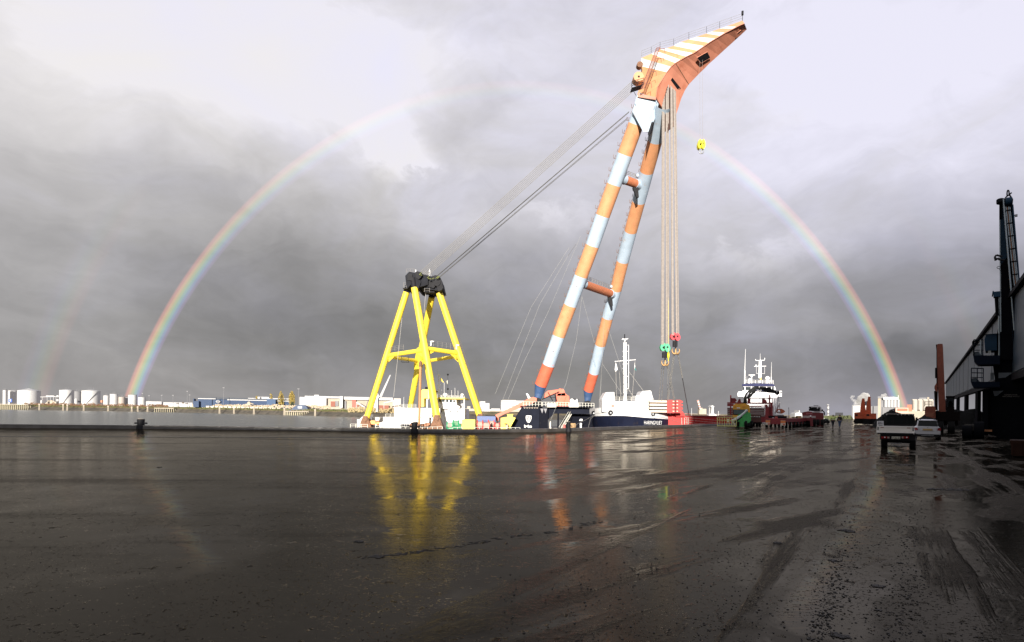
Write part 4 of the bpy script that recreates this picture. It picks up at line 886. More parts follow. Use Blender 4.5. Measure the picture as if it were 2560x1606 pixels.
block('green twin-sheave hook block hanging lower, with black swivel and slings', gt, 1662.7, 857, 881, 113, (.62, .92), (1657, 1668.5, 880.5, 894.5), (1663, 907.5, 18, 12), rp,
      [([(1656, 908, 113), (1647.5, 1003, 133)], .06, slm), ([(1660.5, 908, 113), (1653.8, 1003, 133)], .06, slm), ([(1665.5, 906, 113), (1685, 1003, 133)], .06, slm), ([(1669.5, 905, 113), (1687.5, 1003, 133)], .06, slm), ([(1670.5, 905, 113), (1669, 960, 120), (1668.5, 1003, 133)], .04, slm)], 'hook blocks hanging from the boom')
rp = []
for k, (xa, xb) in enumerate([(1676, 1679.3), (1678, 1681.2), (1679.5, 1683), (1681, 1685), (1684, 1690.8), (1686, 1692.8), (1687, 1694.8), (1689, 1697)]): rp.append((xa, 214 + 2 * k, 110.0 + .05 * k, xb, 838, .095 if k % 3 else .05))
block('red twin-sheave hook block hanging right of the green one, with black swivel', rt_, 1688, 831, 853, 112.5, (.60, .84), (1683.5, 1694, 852.5, 867), (1689.3, 878.5, 19, 12), rp,
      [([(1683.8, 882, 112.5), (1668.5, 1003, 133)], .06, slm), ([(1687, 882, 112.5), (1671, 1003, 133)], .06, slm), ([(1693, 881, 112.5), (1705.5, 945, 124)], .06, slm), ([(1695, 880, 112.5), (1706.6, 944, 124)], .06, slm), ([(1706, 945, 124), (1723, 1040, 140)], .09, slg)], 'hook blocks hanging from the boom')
block('small yellow hook block hanging high below the jib', yt, 1753.4, 350, 373, 108.5, (.42, 1.0), None, (1753.6, 379, 11.5, 10), [(1749.5, 152, 108.7, 1750, 352, .016), (1756, 150, 108.7, 1756.5, 352, .016)], [], 'hook blocks hanging from the boom')
mb = MB(); c = P(1671, 889, 112.5); mb.sph(c, .3, 10, sc=(.7, .7, 2.2)); mb.cyl(c - Vector((0, 0, .5)), c - Vector((0, 0, 1.0)), .08, n=6); mb.cyl(c, P(1670, 250, 113), .02, n=4)
tag(mb.build('headache_ball', yt), 'slim yellow hook weight hanging just right of the green block', 'hook weight')
# ================================================================== dark-hulled coaster moored beside the crane
SY = 132.0
hv = thing('coaster', 'white and navy coaster with tall white lattice mast moored beside the crane vessel', 'ship', P(1590, 1065, SY)); hv.location.z = WZ
def hull_curve(px0, px1, f0, f1, Yf, n=22, dep=22, sk=.5):
    out = []
    for i in range(n + 1):
        t = i / n; px = px0 + (px1 - px0) * t
        c = math.sqrt(max(0, 1 - (2 * t - 1) ** 2)) ** .7
        out.append((px, f0(t), Yf + dep * (1 - c)))
    return out
top = hull_curve(1470.6, 1693, lambda t: 1022.5 - 3.2 * math.sin(math.pi * min(1, t * 1.5)) * .9 + max(0, t - .45) * 21, None, SY)
mid_ = hull_curve(1470.6, 1699, lambda t: 1041.3 - 1.4 * math.sin(math.pi * min(1, t * 1.6)) + max(0, t - .4) * 15, None, SY + .4)
bot = hull_curve(1474, 1709, lambda t: 1084 + 0 * t, None, SY + 2)
def loft(mb, rows, m, back=40):
    for a, b in zip(rows[:-1], rows[1:]):
        pa = [P(*q) for q in a]; pb = [P(*q) for q in b]; n = len(pa); mb.add(pa + pb, [(i, n + i, n + i + 1, i + 1) for i in range(n - 1)], m, True)
def closeback(mb, row0, row1, m, back):
    a = [P(*q) for q in row0]; b = [P(*q) for q in row1]
    e = Vector((0, back, 0)); mb.hull2([a[0], b[0], b[0] + e, a[0] + e], [a[0] + Vector((.05, 0, 0)), b[0] + Vector((.05, 0, 0)), b[0] + e, a[0] + e], m) if False else None
    mb.add([a[0], b[0], b[0] + e, a[0] + e], [(0, 1, 2, 3)], m); mb.add([a[-1], b[-1], b[-1] + e, a[-1] + e], [(0, 1, 2, 3)], m); mb.add([a[0] + e, b[0] + e, b[-1] + e, a[-1] + e], [(0, 1, 2, 3)], m)
hm_ = mat('coaster_navy', (.009, .012, .030), .5, spec=.2, var=.2, vs=.5, dirt=.06, dirtc=(.04, .03, .03), streak=True)
mb = MB(); loft(mb, [mid_, bot], 0); closeback(mb, mid_, bot, 0, 25); mb.build('hull', hm_, hv)
mb = MB(); loft(mb, [top, mid_], 0); closeback(mb, top, mid_, 0, 25)
tp = [P(*q) for q in top]; dz = Vector((0, 0, -1.1)); tb = [p + dz for p in tp]; e_ = [tp[-1] + Vector((0, 25, -1.1)), tp[0] + Vector((0, 25, -1.1))]
mb.add(tb + e_, [tuple(range(len(tb) + 2))], 1)
for a, b in zip(tp[:-1], tp[1:]): mb.cyl(a, b, .07, n=6, m=0)
mb.build('bulwark', [cleanw, deckm], hv)
for px, py in [(1484.5, 1033), (1526.5, 1032), (1632.5, 1035)]:
    t = (px - 1470.6) / (1693 - 1470.6); Y = SY + 22 * (1 - math.sqrt(1 - (2 * t - 1) ** 2) ** .7) - .15
    f = MB(); c = P(px, py, Y); f.torus(c, .42, .42, .13, 18, 0); f.cyl(c + Vector((0, .02, 0)), c + Vector((0, .12, 0)), .42, n=18, m=1)
    f.cyl(c + Vector((.03, -.05, -.05)), c + Vector((.03, .1, -.05)), .2, n=12, m=2); f.build('fairlead', [dark, black, steel], hv)
c0 = P(1610, 1061.5, SY - .1); t0 = (1633 - 1470.6) / 222.4; Yt = SY + 22 * (1 - math.sqrt(1 - (2 * t0 - 1) ** 2) ** .7)
p = P(1633, 1061.8, Yt - .55); nm = text('name_lettering', 'HARINGVLIET', (p.x, p.y, p.z), .86, cleanw, hv, rotz=R(9), w=4.2, bold=-.012)
sh = MB()
HVY = SY + 3
sh.pp([(1505.5, 1030), (1505.5, 998.5), (1514.8, 981.5), (1535.5, 980.8), (1537.5, 1030)], HVY, 5)
sh.pbox(1537, 1592, 1003.5, 1030, HVY + .4, 6)
sh.pp([(1559, 1004), (1560.5, 985), (1563, 981.5), (1566, 982), (1567.5, 1004)], HVY, 1)
sh.pp([(1588, 1030), (1590, 989.5), (1600, 988.5), (1606, 978.3), (1625.6, 977), (1628, 979), (1630.5, 990), (1631, 1030)], HVY, 5)
sh.pc(1626, 979, HVY + 1, 1634, 1000, HVY + 1, .05, n=4); sh.build('deckhouse', cleanw, hv)
mb = MB(); y_ = HVY + .2
for xa, ya, xb, yb in [(1537, 1003.5, 1560, 1003.5), (1566, 1003.5, 1590, 1003.5)]: rails(mb, [P(xa, ya, y_), P(xb, yb, y_)], .95, .9, .04, 0, 2)
mb.build('deck_railing', pipew, hv)
mb = MB(); rails(mb, [P(1537, 999, y_ + 4), P(1590, 999, y_ + 4)], 1.1, .9, .05, 0, 3); mb.build('inner_railing', dark, hv)
mb = MB(); rails(mb, [P(1513.8, 1020, SY + 1), P(1525, 1020, SY + 1)], .7, .5, .03); mb.pbox(1528, 1536, 1012, 1020, HVY - .05, .1, 1); mb.build('companion_rail', [pipew, mat('brown_door', (.35, .18, .14), .6)], hv)
MY = SY + 2.5; ms = MB(); lw = .34
for dx in (-lw, lw): ms.cyl(P(1563.3, 984, MY) + Vector((dx, 0, 0)), P(1562, 856, MY) + Vector((dx * .75, 0, 0)), .055, n=6)
for k in range(44):
    y = 984 - k * 2.9; a = P(1563.3 - 1.3 * (984 - y) / 128, y, MY); ms.cyl(a - Vector((lw, 0, 0)), a + Vector((lw, 0, 0)), .035, n=4)
    if k % 2: ms.cyl(a - Vector((lw, 0, 0)), a + Vector((lw, 0, .25)), .03, n=4)
ms.cyl(P(1563.3, 988, MY), P(1561.6, 848, MY), .09, .05, 8)
for y in (863, 878.5, 910, 941, 971.5): ms.pc(1563, y + .5, MY, 1571.8, y, MY, .055, n=5)
ms.pc(1571.5, 972, MY, 1571.5, 863, MY, .08, n=6); ms.pc(1566, 972, MY, 1566, 857, MY, .05, n=5)
ms.pc(1537.5, 904, MY, 1588.5, 900, MY, .075, n=6); ms.pc(1554.5, 849.5, MY, 1570.5, 847, MY, .08, n=6); ms.pc(1556, 847, MY, 1568, 850, MY, .08, n=6)
for y in (879, 911, 922, 892): ms.sph(P(1558.5, y, MY), .16, 8); ms.pc(1558.5, y, MY, 1562, y, MY, .04, n=4)
for x in (1538, 1551, 1576, 1588): ms.sph(P(x, 902 + (1563 - x) * .08, MY), .13, 8)
ms.sph(P(1562, 853, MY), .22, 8); ms.build('mast', cleanw, hv)
mb = MB(); mb.pc(1561.6, 846, MY, 1561.6, 838, MY, .12, .08, 8); mb.sph(P(1561.6, 837.5, MY), .14, 8); mb.build('mast_lamp', black, hv)
for pts in [[(1539, 905), (1541.5, 1000)], [(1548.5, 929), (1552.5, 1000)], [(1587.5, 903), (1580, 1000)], [(1572, 929), (1608, 977)], [(1569, 972), (1583, 990)]]:
    mb = MB(); mb.tube([P(x, y, MY) for x, y in pts], .025, 4); mb.build('halyard', thin, hv)
fl = MB(); fl.prism([P(1539.5, 907, MY), P(1541.5, 912, MY), P(1544, 924, MY), P(1539, 930, MY), P(1537, 924, MY)], (0, .03, 0)); fl.build('flag', cleanw, hv)
fl = MB(); fl.prism([P(1586.5, 907, MY), P(1588, 917, MY), P(1586, 924, MY)], (0, .03, 0), 0); fl.prism([P(1587.5, 918, MY), P(1591.5, 928, MY), P(1586, 924, MY)], (0, .03, 0), 1); fl.build('flag', [cleanw, mat('flag_green', (.02, .16, .16), .7)], hv)
mb = MB(); mb.tube([P(1632, 1040, SY + .5), P(1665, 1046, SY - 4), P(1704, 1059, SY - 20)], .05, 5); mb.tube([P(1484, 1040, SY + 8), P(1440, 1062, SY - 3), P(1400, 1076, SY - 12)], .04, 5); mb.tube([P(1486, 1040, SY + 8), P(1476, 1048, SY - 2), P(1470, 1072, SY - 10)], .05, 5); mb.build('mooring_line', mat('mooring_grey', (.25, .24, .22), .8), hv)
# ================================================================== red ship with stacked hatch covers
RY = 136.0
rs = thing('cargo_ship', 'long low red cargo ship with bright red bow section behind the coaster', 'ship', P(1750, 1065, RY)); rs.location.z = WZ
mb = MB(); mb.pp([(1660, 1085), (1640, 1036), (1700, 1036), (1711, 1040.5), (1865, 1042), (1865, 1085)], RY + 2, 14, 0)
mb.pbox(1700, 1866, 1040.0, 1042.2, RY + 1.8, 14.6, 1)
for x in range(1712, 1860, 12): mb.pbox(x, x + .8, 1042, 1085, RY + 1.9, .2, 0)
mb.build('hull', [mat('ship_red', (.42, .016, .013), .45, var=.15, dirt=.1, dirtc=(.3, .03, .03), streak=True), darkred], rs)
mb = MB(); mb.pp([(1690, 1040), (1690, 1028), (1702, 1026), (1711, 1034), (1712, 1042), (1690, 1042)], RY + 1, 4, 0); mb.pc(1712, 1034, RY + 1, 1735, 1037, RY + 1, .05, n=4); 
for x in (1704, 1711, 1717, 1721): mb.pc(x, 1045, RY + 1.5, x + 1, 1080, RY + 1.5, .05, n=4, m=1)
mb.build('forecastle', [mat('ship_red', (.6, .03, .025)), pipew], rs)
mb = MB()
for y0 in (1052, 1058, 1064): mb.pc(1712, y0 - 8, RY + 1.4, 1800, y0, RY + 1.4, .035, n=4)
mb.build('mooring_line', thin, rs)
hc = mat('hatch_red', (.44, .03, .025), .5, var=.1, dirt=.15, dirtc=(.35, .04, .04)); hb = mat('hatch_beige', (.66, .56, .45), .6, var=.1)
ORD = ['lowest', 'second lowest', 'second highest', 'topmost']
for k in range(4):
    y1 = 1031.5 - k * 8.3 + (0 if k else 0); y0 = y1 - 6.2
    t = thing('hatch_cover', f'{ORD[k]} red and beige hatch cover of the stack behind the white deckhouse', 'hatch cover', P(1668, y1, RY - 3), 'stacked hatch covers')
    mb = MB(); mb.pbox(1625, 1667.5, y0 + 1.0, y1, RY - 3, 6, 1); mb.pbox(1625, 1667.5, y1, y1 + 2.1, RY - 2.4, 5.4, 2); mb.pbox(1667.5, 1686, y0 - .2, y1 + 1.8, RY - 3.1, 6, 0)
    mb.pp([(1690.5, y0 - .2), (1700, y0 - .2), (1707.5, y0 + 3), (1707, y1 + 1), (1690.5, y1 + 1.8)], RY - 3.1, 6, 0); mb.pbox(1686, 1690.5, y0 + .5, y1 + 1.5, RY - 2.8, 5.5, 3)
    mb.build('panel', [hc, hb, dark, mat('deep_red', (.2, .02, .02), .6)], t)
    for x in (1683.8, 1692.7):
        c = P(x, (y0 + y1) / 2 + .3, RY - 3.3); lg = MB(); lg.cyl(c + Vector((-.16, 0, 0)), c + Vector((.16, 0, 0)), .13, n=8); lg.sph(c + Vector((.1 * (1 if x > 1688 else -1), 0, 0)), .15, 8); lg.build('lug', hb, t)
# ================================================================== ship with blue-banded wheelhouse
WY = frame(1897, 165.0)
ws = thing('supply_ship', 'red hulled ship with tall white wheelhouse under a navy band', 'ship', P(1895, 1050, WY)); ws.location.z = WZ
mb = MB(); mb.pp([(1830, 1075), (1840, 1038), (1960, 1038), (1962, 1075)], WY, 40); mb.build('hull', darkred, ws)
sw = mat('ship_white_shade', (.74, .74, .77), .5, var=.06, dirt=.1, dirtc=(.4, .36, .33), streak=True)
mb = MB(); mb.pbox(1860, 1934, 990, 1042, WY + 1, 8, 0); mb.pbox(1860, 1918, 991, 1042, WY + .5, 2, 0)
mb.pp([(1844.5, 992), (1843.7, 984), (1846, 979.5), (1854, 979), (1856, 982), (1935, 982), (1948, 986), (1948, 977.5), (1954.5, 977.5), (1954.5, 992)], WY - .6, 5, 0)
mb.pp([(1856, 992), (1948, 992), (1940, 996), (1862, 996)], WY - .3, 4, 1)  # grey strip: shade under the bridge wings put into the colour
mb.pp([(1856, 983), (1857.5, 965), (1936, 965), (1939, 971), (1941, 983)], WY, 7, 0)
mb.pbox(1951, 1954, 980, 984, WY - .7, .3, 2)
mb.build('deckhouse', [sw, mat('wing_shadow_grey', (.42, .42, .45), .6), black], ws)
for x0, x1 in [(1857, 1860.8), (1864, 1877), (1880.5, 1896), (1899.5, 1915), (1918, 1928), (1930, 1935)]:
    w_ = MB(); w_.pbox(x0, x1, 967.5, 976, WY - .12, .15, 0); w_.pbox(x0 - .4, x1 + .4, 976, 976.7, WY - .16, .16, 1); w_.build('window', [glass, sw], ws)
mb = MB(); mb.pp([(1854.8, 965.5), (1855.5, 960.5), (1890, 958.5), (1930, 960), (1936, 962.5), (1936.2, 966)], WY - .6, 8.5, 0); mb.build('roof_band', mat('band_navy', (.022, .026, .085), .6, spec=.2), ws)
mb = MB(); rails(mb, [P(1862, 960, WY), P(1933, 961, WY)], 1.05, .9, .05, 0, 3); mb.build('roof_railing', cleanw, ws)
mb = MB(); mm2 = WY + 2
mb.pbox(1897, 1903.5, 908, 946, mm2, .6); mb.pc(1900.6, 958, mm2, 1900.6, 900, mm2, .22, .14, 8); mb.pc(1900.6, 902, mm2, 1900.6, 884, mm2, .06, .03, 5)
mb.pc(1885.5, 916.8, mm2, 1915.5, 915.8, mm2, .11, n=6); mb.pc(1890, 902, mm2, 1911, 901, mm2, .1, n=6); mb.pc(1890, 902, mm2, 1888.5, 898.5, mm2, .09, n=5); mb.pc(1911, 901.5, mm2, 1912, 895, mm2, .09, n=5)
mb.pc(1897, 906, mm2, 1904, 906, mm2, .3, n=8); mb.pc(1891, 934, mm2, 1891, 918, mm2, .04, n=4); mb.pc(1891, 934, mm2, 1911.5, 934.5, mm2, .05, n=4); mb.pc(1911.5, 934.5, mm2, 1911.5, 917, mm2, .04, n=4)
for k in range(12): y = 944 - 3 * k; mb.pc(1895.8, y, mm2 - .1, 1897, y, mm2 - .1, .03, n=4)
mb.sph(P(1890, 914.5, mm2), .3, 8); mb.build('mast', cleanw, ws)
for x, y0, y1, r in [(1863, 960, 873, .10), (1928, 960, 906, .07), (1866.5, 960, 941, .05)]:
    w_ = MB(); w_.pc(x - 1.5 if x == 1863 else x, y0, mm2, x - 1 if x == 1863 else x, (y0 + y1) / 2 + 10, mm2, r * 2, r * 1.7, 6); w_.pc(x - 1 if x == 1863 else x, (y0 + y1) / 2 + 10, mm2, x + .8, y1, mm2, r, r * .4, 5); w_.build('whip_aerial', cleanw, ws)
for x, y, r in [(1918.5, 946.5, .62), (1874, 949, .36)]:
    w_ = MB(); p = P(x, y, mm2 - 1); w_.sph(p, r, 14, sc=(1, 1, 1.05)); w_.cyl(p - Vector((0, 0, 1.4)), p - Vector((0, 0, .3)), r * .5, n=10); w_.build('radome', cleanw, ws)
w_ = MB(); w_.pbox(1871.5, 1887.5, 937.2, 938.8, mm2 - 1, .3); w_.pc(1879, 960, mm2 - 1, 1879, 939, mm2 - 1, .14, n=8); w_.pbox(1876.5, 1882, 939, 942, mm2 - 1.1, .5); w_.build('radar', cleanw, ws)
mb = MB(); mb.pbox(1888, 1894, 950, 957, mm2 - 1, 1); mb.pbox(1900, 1903.5, 945, 951, mm2 - .8, .6, 1); mb.build('mast_base', [dark, mat('hazard_yellow', (.6, .5, .1), .6)], ws)
mb = MB(); mb.pc(1936, 1035, WY - 1, 1950, 1006, WY - 1, .28, .2, 8); mb.pc(1934, 996, WY, 1934, 1040, WY, .12, n=6); mb.pc(1940, 994, WY, 1938, 1036, WY, .1, n=6); mb.pbox(1934, 1958, 1037, 1040, WY - 1, 3); mb.pc(1945, 1004, WY - 1, 1950, 1024, WY - 1, .04, n=4); mb.build('davit', mat('davit_grey', (.5, .5, .53), .5), ws)
rb = MB(); c = P(1952, 1029, WY - 2)
prf = [(-1.1, .3), (-.9, .6), (.2, .7), (.75, .35), (1.1, 0), (.75, -.35), (.2, -.62), (-.9, -.5), (-1.1, -.1)]
rb.hull2([(c.x + x, WY - 2.4, c.z + z) for x, z in prf], [(c.x + x, WY - 1.0, c.z + z) for x, z in prf], 0); rb.sph((c.x - .45, WY - 2.5, c.z - .05), .4, 12, 1); rb.build('rescue_boat', [mat('rescue_orange', (.40, .10, .04), .6), sw], ws)
frame()
# dark red lashing frame with stacked covers ahead of the wheelhouse
GY = frame(1872, 150.0)
gt_ = thing('lashing_frame', 'dark red gantry frame with railings standing before the white wheelhouse', 'gantry', P(1872, 1060, GY)); gt_.location.z = DECK
mb = MB()
for x, y0 in [(1826.5, 988.5), (1924, 987)]: mb.pbox(x - 1.7, x + 1.7, y0 + 1, 1058, GY, .5); mb.sph(P(x, y0 + 1.5, GY + .25), .18, 8)
mb.pbox(1818, 1932, 1006.5, 1010, GY - .1, .6); mb.pbox(1818, 1834, 1010, 1016, GY - .05, .4); mb.pbox(1926, 1932, 1010, 1040, GY, .4)
mb.pp([(1828, 1006.5), (1828, 996), (1838, 996), (1842, 1001), (1839, 1006.5)], GY, .5); mb.pp([(1843, 1006.5), (1847, 998), (1851, 998), (1853, 1006.5)], GY, .5); mb.pbox(1869, 1876, 996, 1007, GY, .4); mb.pbox(1905, 1912, 996, 1007, GY + .1, .4)
mb.pp([(1906, 1007), (1909, 1000), (1913, 999), (1916, 1001), (1918, 1007)], GY - .2, .6); mb.pbox(1874, 1904, 1015.5, 1018, GY, .4); mb.pbox(1912, 1919, 1012, 1018, GY - .2, .5)
mb.pbox(1913, 1928, 1018, 1060, GY, .8)
for i in range(8): mb.pbox(1928, 1931, 1019 + i * 4.6, 1021.4 + i * 4.6, GY + .1, .5)
mb.build('frame', darkred, gt_)
mb = MB(); rails(mb, [P(1829, 1006, GY), P(1869, 1006, GY)], 1.05, 1.6, .03, 0, 3); rails(mb, [P(1876, 1006, GY), P(1922, 1006, GY)], 1.05, 1.5, .04, 0, 3); mb.build('frame_railing', dark, gt_)
gh = mat('hatch_grey', (.33, .30, .29), .6, dirt=.2, dirtc=(.1, .04, .04))
for k in range(5):
    y = 1020 + k * 4.6; t = thing('hatch_cover', 'grey edged hatch cover, ' + ['topmost', 'second from top', 'middle one', 'second from bottom', 'lowest'][k] + ' in the dark red frame', 'hatch cover', P(1895, y + 4, GY), 'hatch covers stacked in the dark red frame')
    mb = MB(); mb.pbox(1817.5, 1912, y, y + 2.2, GY + .3, 5, 0); mb.pbox(1818.5, 1911, y + 2.2, y + 4.55, GY + .7, 4.6, 1); mb.build('panel', [gh, darkred], t)
# ================================================================== vehicles on the quay
hub = mat('wheel_hub', (.45, .45, .46), .4, .3)
def wheel(parent, x, y, z, r, w, side=1, nm='wheel'):
    mb = MB(); mb.cyl((x - w / 2, y, z), (x + w / 2, y, z), r, n=20, m=0); mb.cyl((x - w / 2 - .01, y, z), (x + w / 2 + .01, y, z), r * .55, n=14, m=1)
    return mb.build(nm, [rubber, hub], parent)
def gthing(name, label, cat, px, py, group=None):
    return thing(name, label, cat, G(px, py), group)
# loader crane truck with amber cab, seen from the front
TY = frame(1865, 76.0)
tk = thing('crane_truck', 'amber cab truck with black loader crane arm raised over it', 'truck', P(1856, 1067, TY)); tk.location.z = 0
amber = mat('amber_paint', (.72, .36, .04), .45, var=.1)
mb = MB()
mb.pp([(1832.5, 1019), (1833, 1013), (1838, 1010), (1862, 1009), (1872, 1012), (1874, 1016), (1874, 1024), (1832.5, 1024)], TY, 2.2, 0); mb.pbox(1832, 1874.5, 1019, 1042, TY + .15, 2.0, 1); mb.pbox(1831, 1845, 1038, 1043, TY, .3, 0); mb.pbox(1832.5, 1874, 1042, 1060, TY + .1, 2.2, 2)
mb.pbox(1842, 1850.5, 1019.2, 1021.6, TY - .05, .1, 3); mb.pbox(1831.5, 1833, 1020, 1046, TY + .1, .4, 2); mb.pbox(1870, 1875, 1020, 1046, TY + .05, 2.2, 0)
mb.build('cab', [amber, dark, darkred, cleanw], tk)
mb = MB(); mb.pbox(1834, 1868, 1022, 1036, TY + .05, .1); mb.build('windscreen', mat('screen_glass', (.10, .13, .13), .1, spec=.8), tk)
for x in (1837, 1859): 
    h_ = MB(); p = P(x, 1016.5, TY - .02); h_.cyl(p - Vector((0, .1, 0)), p, .1, n=10); h_.build('lamp', mat('lamp_orange', (.8, .3, .05), .3), tk)
mb = MB(); mb.pbox(1874, 1903, 1036, 1056, TY + 2, 5, 0); mb.pbox(1876, 1900, 1041, 1043.5, TY + 1.95, .1, 1)
for k in range(6): mb.prism([P(1878 + k * 4, 1043.3, TY + 1.9), P(1880 + k * 4, 1043.3, TY + 1.9), P(1879 + k * 4, 1041, TY + 1.9), P(1877 + k * 4, 1041, TY + 1.9)], (0, .03, 0), 2)
mb.pbox(1872, 1905, 1056, 1060, TY + 2.2, 5, 1); mb.build('load_bed', [mat('bed_brown', (.09, .035, .03), .6), dark, cleanw], tk)
for x in (1842, 1866, 1878, 1884, 1892, 1899): 
    p = P(x, 1062.5, TY + (1 if x < 1870 else 3)); wheel(tk, p.x, p.y, .48, .48, .3)
cr_ = mat('crane_black', (.008, .009, .010), .6, spec=.2)
mb = MB(); cY = TY + 2.6
mb.pp([(1857, 1010), (1859, 1003), (1859.5, 994), (1864, 984), (1874, 973.5), (1879, 972), (1884, 979), (1876, 984), (1867, 998), (1868.5, 1005), (1865, 1010)], cY, .6, 0)
mb.pp([(1876, 974), (1879, 970.5), (1886, 966.5), (1896, 966), (1898, 969), (1900, 967), (1914, 967.5), (1917, 970), (1925, 968), (1930, 974), (1940, 976), (1943, 983), (1946, 988), (1942, 987.5), (1937, 983.5), (1915, 981), (1888, 978.8), (1880, 982)], cY - .1, .7, 0)
mb.pc(1870, 992, cY + .1, 1886, 981, cY + .1, .12, n=8); mb.pc(1868, 997, cY + .1, 1880, 986, cY + .1, .16, n=8); mb.pbox(1884, 1889, 979, 983, cY, .5); mb.pbox(1943, 1949, 978, 986, cY, .4)
mb.tube([P(1945, 988, cY), P(1944, 1010, cY), P(1942, 1034, cY)], .03, 4); mb.tube([P(1946, 988, cY), P(1948, 1010, cY), P(1951, 1030, cY)], .03, 4)
arm = mb.build('loader_crane', cr_, tk)
mb = MB(); mb.pp([(1890, 974), (1908, 976), (1908, 979.8), (1890, 978)], cY - .14, .05, 0); mb.build('name_plate', mat('plate_navy', (.03, .035, .13), .5), arm)
p = P(1898.6, 978.3, cY - .17); text('lettering', 'HMF', (p.x, p.y, p.z), .16, cleanw, arm, rotz=0, w=.52, bold=.01)
mb = MB(); mb.pp([(1865, 991.5), (1867, 993), (1873, 983), (1871.5, 981)], cY - .05, .05); mb.build('decal', mat('decal_pale', (.5, .52, .6), .5), arm)
frame()
# green boom lift with caged platform
LY = frame(1850, 71.0)
bl = thing('boom_lift', 'green boom lift with pale yellow caged platform parked before the amber truck', 'boom lift', P(1860, 1070, LY)); bl.location.z = 0
gl = mat('lift_green', (.07, .42, .12), .4, var=.1)
mb = MB(); mb.pp([(1856, 1062), (1856, 1036), (1860, 1032), (1870, 1030.5), (1875, 1032), (1877, 1037), (1877.5, 1050), (1874, 1057)], LY, 1.6, 0)
mb.pp([(1840, 1045), (1846, 1037), (1856, 1034), (1856, 1050), (1850, 1056), (1842, 1056)], LY + .4, 1.2, 0)
mb.pbox(1842, 1862, 1052, 1068, LY - .3, 1.6, 0); mb.pbox(1860, 1876, 1056, 1066, LY + .1, 1.8, 1); mb.build('chassis', [gl, dark], bl)
mb = MB(); mb.pc(1866, 1028, LY - .3, 1850, 1042, LY - .6, .13, n=8, m=0); mb.pc(1850, 1042, LY - .6, 1829, 1054, LY - 1.5, .17, n=8, m=0); mb.pc(1854, 1043, LY - .6, 1833, 1059, LY - 1.3, .1, n=8, m=1); mb.sph(P(1866, 1027.5, LY - .3), .17, 8, 0); mb.pc(1829, 1054, LY - 1.5, 1838, 1062, LY - 1.4, .1, n=6); mb.build('arm', [mat('arm_pale_grey', (.5, .54, .54), .5), dark], bl)
for x, dy in [(1845, 0), (1864, 0), (1872, .6), (1878, 1.4)]:
    p = P(x, 1063, LY + dy); wheel(bl, p.x, p.y, .42, .42, .32)
cg = mat('cage_yellow', (.62, .60, .24), .5); mb = MB(); x0, x1 = 1793.5, 1841; bY = LY - 2.2
for yy_ in (1043.5, 1051, 1064.5):
    for y3 in (bY, bY + 1.1): mb.pc(x0, yy_, y3, x1, yy_ + .5, y3, .055, n=4)
for i in range(9): x = x0 + (x1 - x0) * i / 8; mb.pc(x, 1043.5, bY, x, 1066.5, bY, .05, n=4); mb.pc(x, 1043.5, bY + 1.1, x, 1066.5, bY + 1.1, .04, n=4)
mb.pc(1811, 1038, bY, 1828, 1038.5, bY, .03, n=4); mb.pc(1811, 1038, bY, 1811, 1044, bY, .03, n=4); mb.pc(1828, 1038.5, bY, 1828, 1044, bY, .03, n=4)
mb.pbox(x0, x1, 1064.5, 1067.3, bY - .04, 1.2, 0)
for i in range(14): x = x0 + 1 + i * 3.4; mb.prism([P(x, 1067, bY - .06), P(x + 1.4, 1067, bY - .06), P(x + 2.6, 1064.8, bY - .06), P(x + 1.2, 1064.8, bY - .06)], (0, .015, 0), 1)
mb.pbox(1817, 1822, 1048, 1056, bY + .5, .4, 2); mb.build('cage', [cg, dark, cleanw], bl)
# multi-axle trailer with red tractor
QY = frame(1940, 73.0)
tr = thing('low_loader', 'long dark red multi-axle trailer seen from its rear corner', 'trailer', P(1950, 1068, QY)); tr.location.z = 0
mb = MB(); a0, a1 = P(1916, 1055, QY), P(1966, 1055, QY); far0, far1 = P(2020, 1052, QY + 26), P(2046, 1052, QY + 26)
mb.hull2([(a0.x, QY, .72), (a1.x, QY, .72), (a1.x, QY, 1.15), (a0.x, QY, 1.15)], [(far0.x, QY + 26, .72), (far1.x, QY + 26, .72), (far1.x, QY + 26, 1.15), (far0.x, QY + 26, 1.15)], 0)
mb.box(a0.x + .2, a1.x - .2, QY - .15, QY, .45, 1.1, 0); mb.build('deck', [darkred], tr)
for x0, x1, y0, y1 in [(1914, 1925.5, 1051, 1063), (1951.5, 1964, 1052, 1064.5)]:
    b_ = MB(); b_.pbox(x0, x1, y0, (y0 + y1) / 2, QY - .25, .06, 0); b_.pbox(x0, x1, (y0 + y1) / 2, y1, QY - .25, .06, 1); b_.pbox(x0 + 6, x0 + 8, y1 - 4.5, y1 - 1, QY - .28, .03, 2); b_.pbox(x0 + 8.6, x0 + 10.8, y1 - 4.5, y1 - 1, QY - .28, .03, 2); b_.pbox(x0, x1, y0 - .5, y0, QY - .26, .07, 1); b_.build('marker_board', [mat('board_orange', (.72, .22, .07), .5), mat('board_cream', (.62, .56, .48), .5), red], tr)
for k in range(11):
    t = k / 10.4; p = Vector((a1.x, QY + .8, 0)).lerp(Vector((far1.x, QY + 26, 0)), t)
    for off in (0, -2.2):
        mb = MB(); mb.cyl((p.x - .14 + off, p.y, .38), (p.x + .14 + off, p.y, .38), .38, n=16, m=0); mb.cyl((p.x + .145 + off, p.y, .38), (p.x + .16 + off, p.y, .38), .2, n=10, m=1)
        if off == 0: mb.box(p.x - .25, p.x - .05, p.y - .5, p.y - .1, .4, .75, 2)
        mb.cyl((p.x - .155 + off, p.y - .05, .38), (p.x - .14 + off, p.y - .05, .38), .24, n=10, m=1); mb.build('wheel', [rubber, hub, darkred], tr)
cy = mat('cream_cargo', (.42, .36, .20), .7, var=.2)
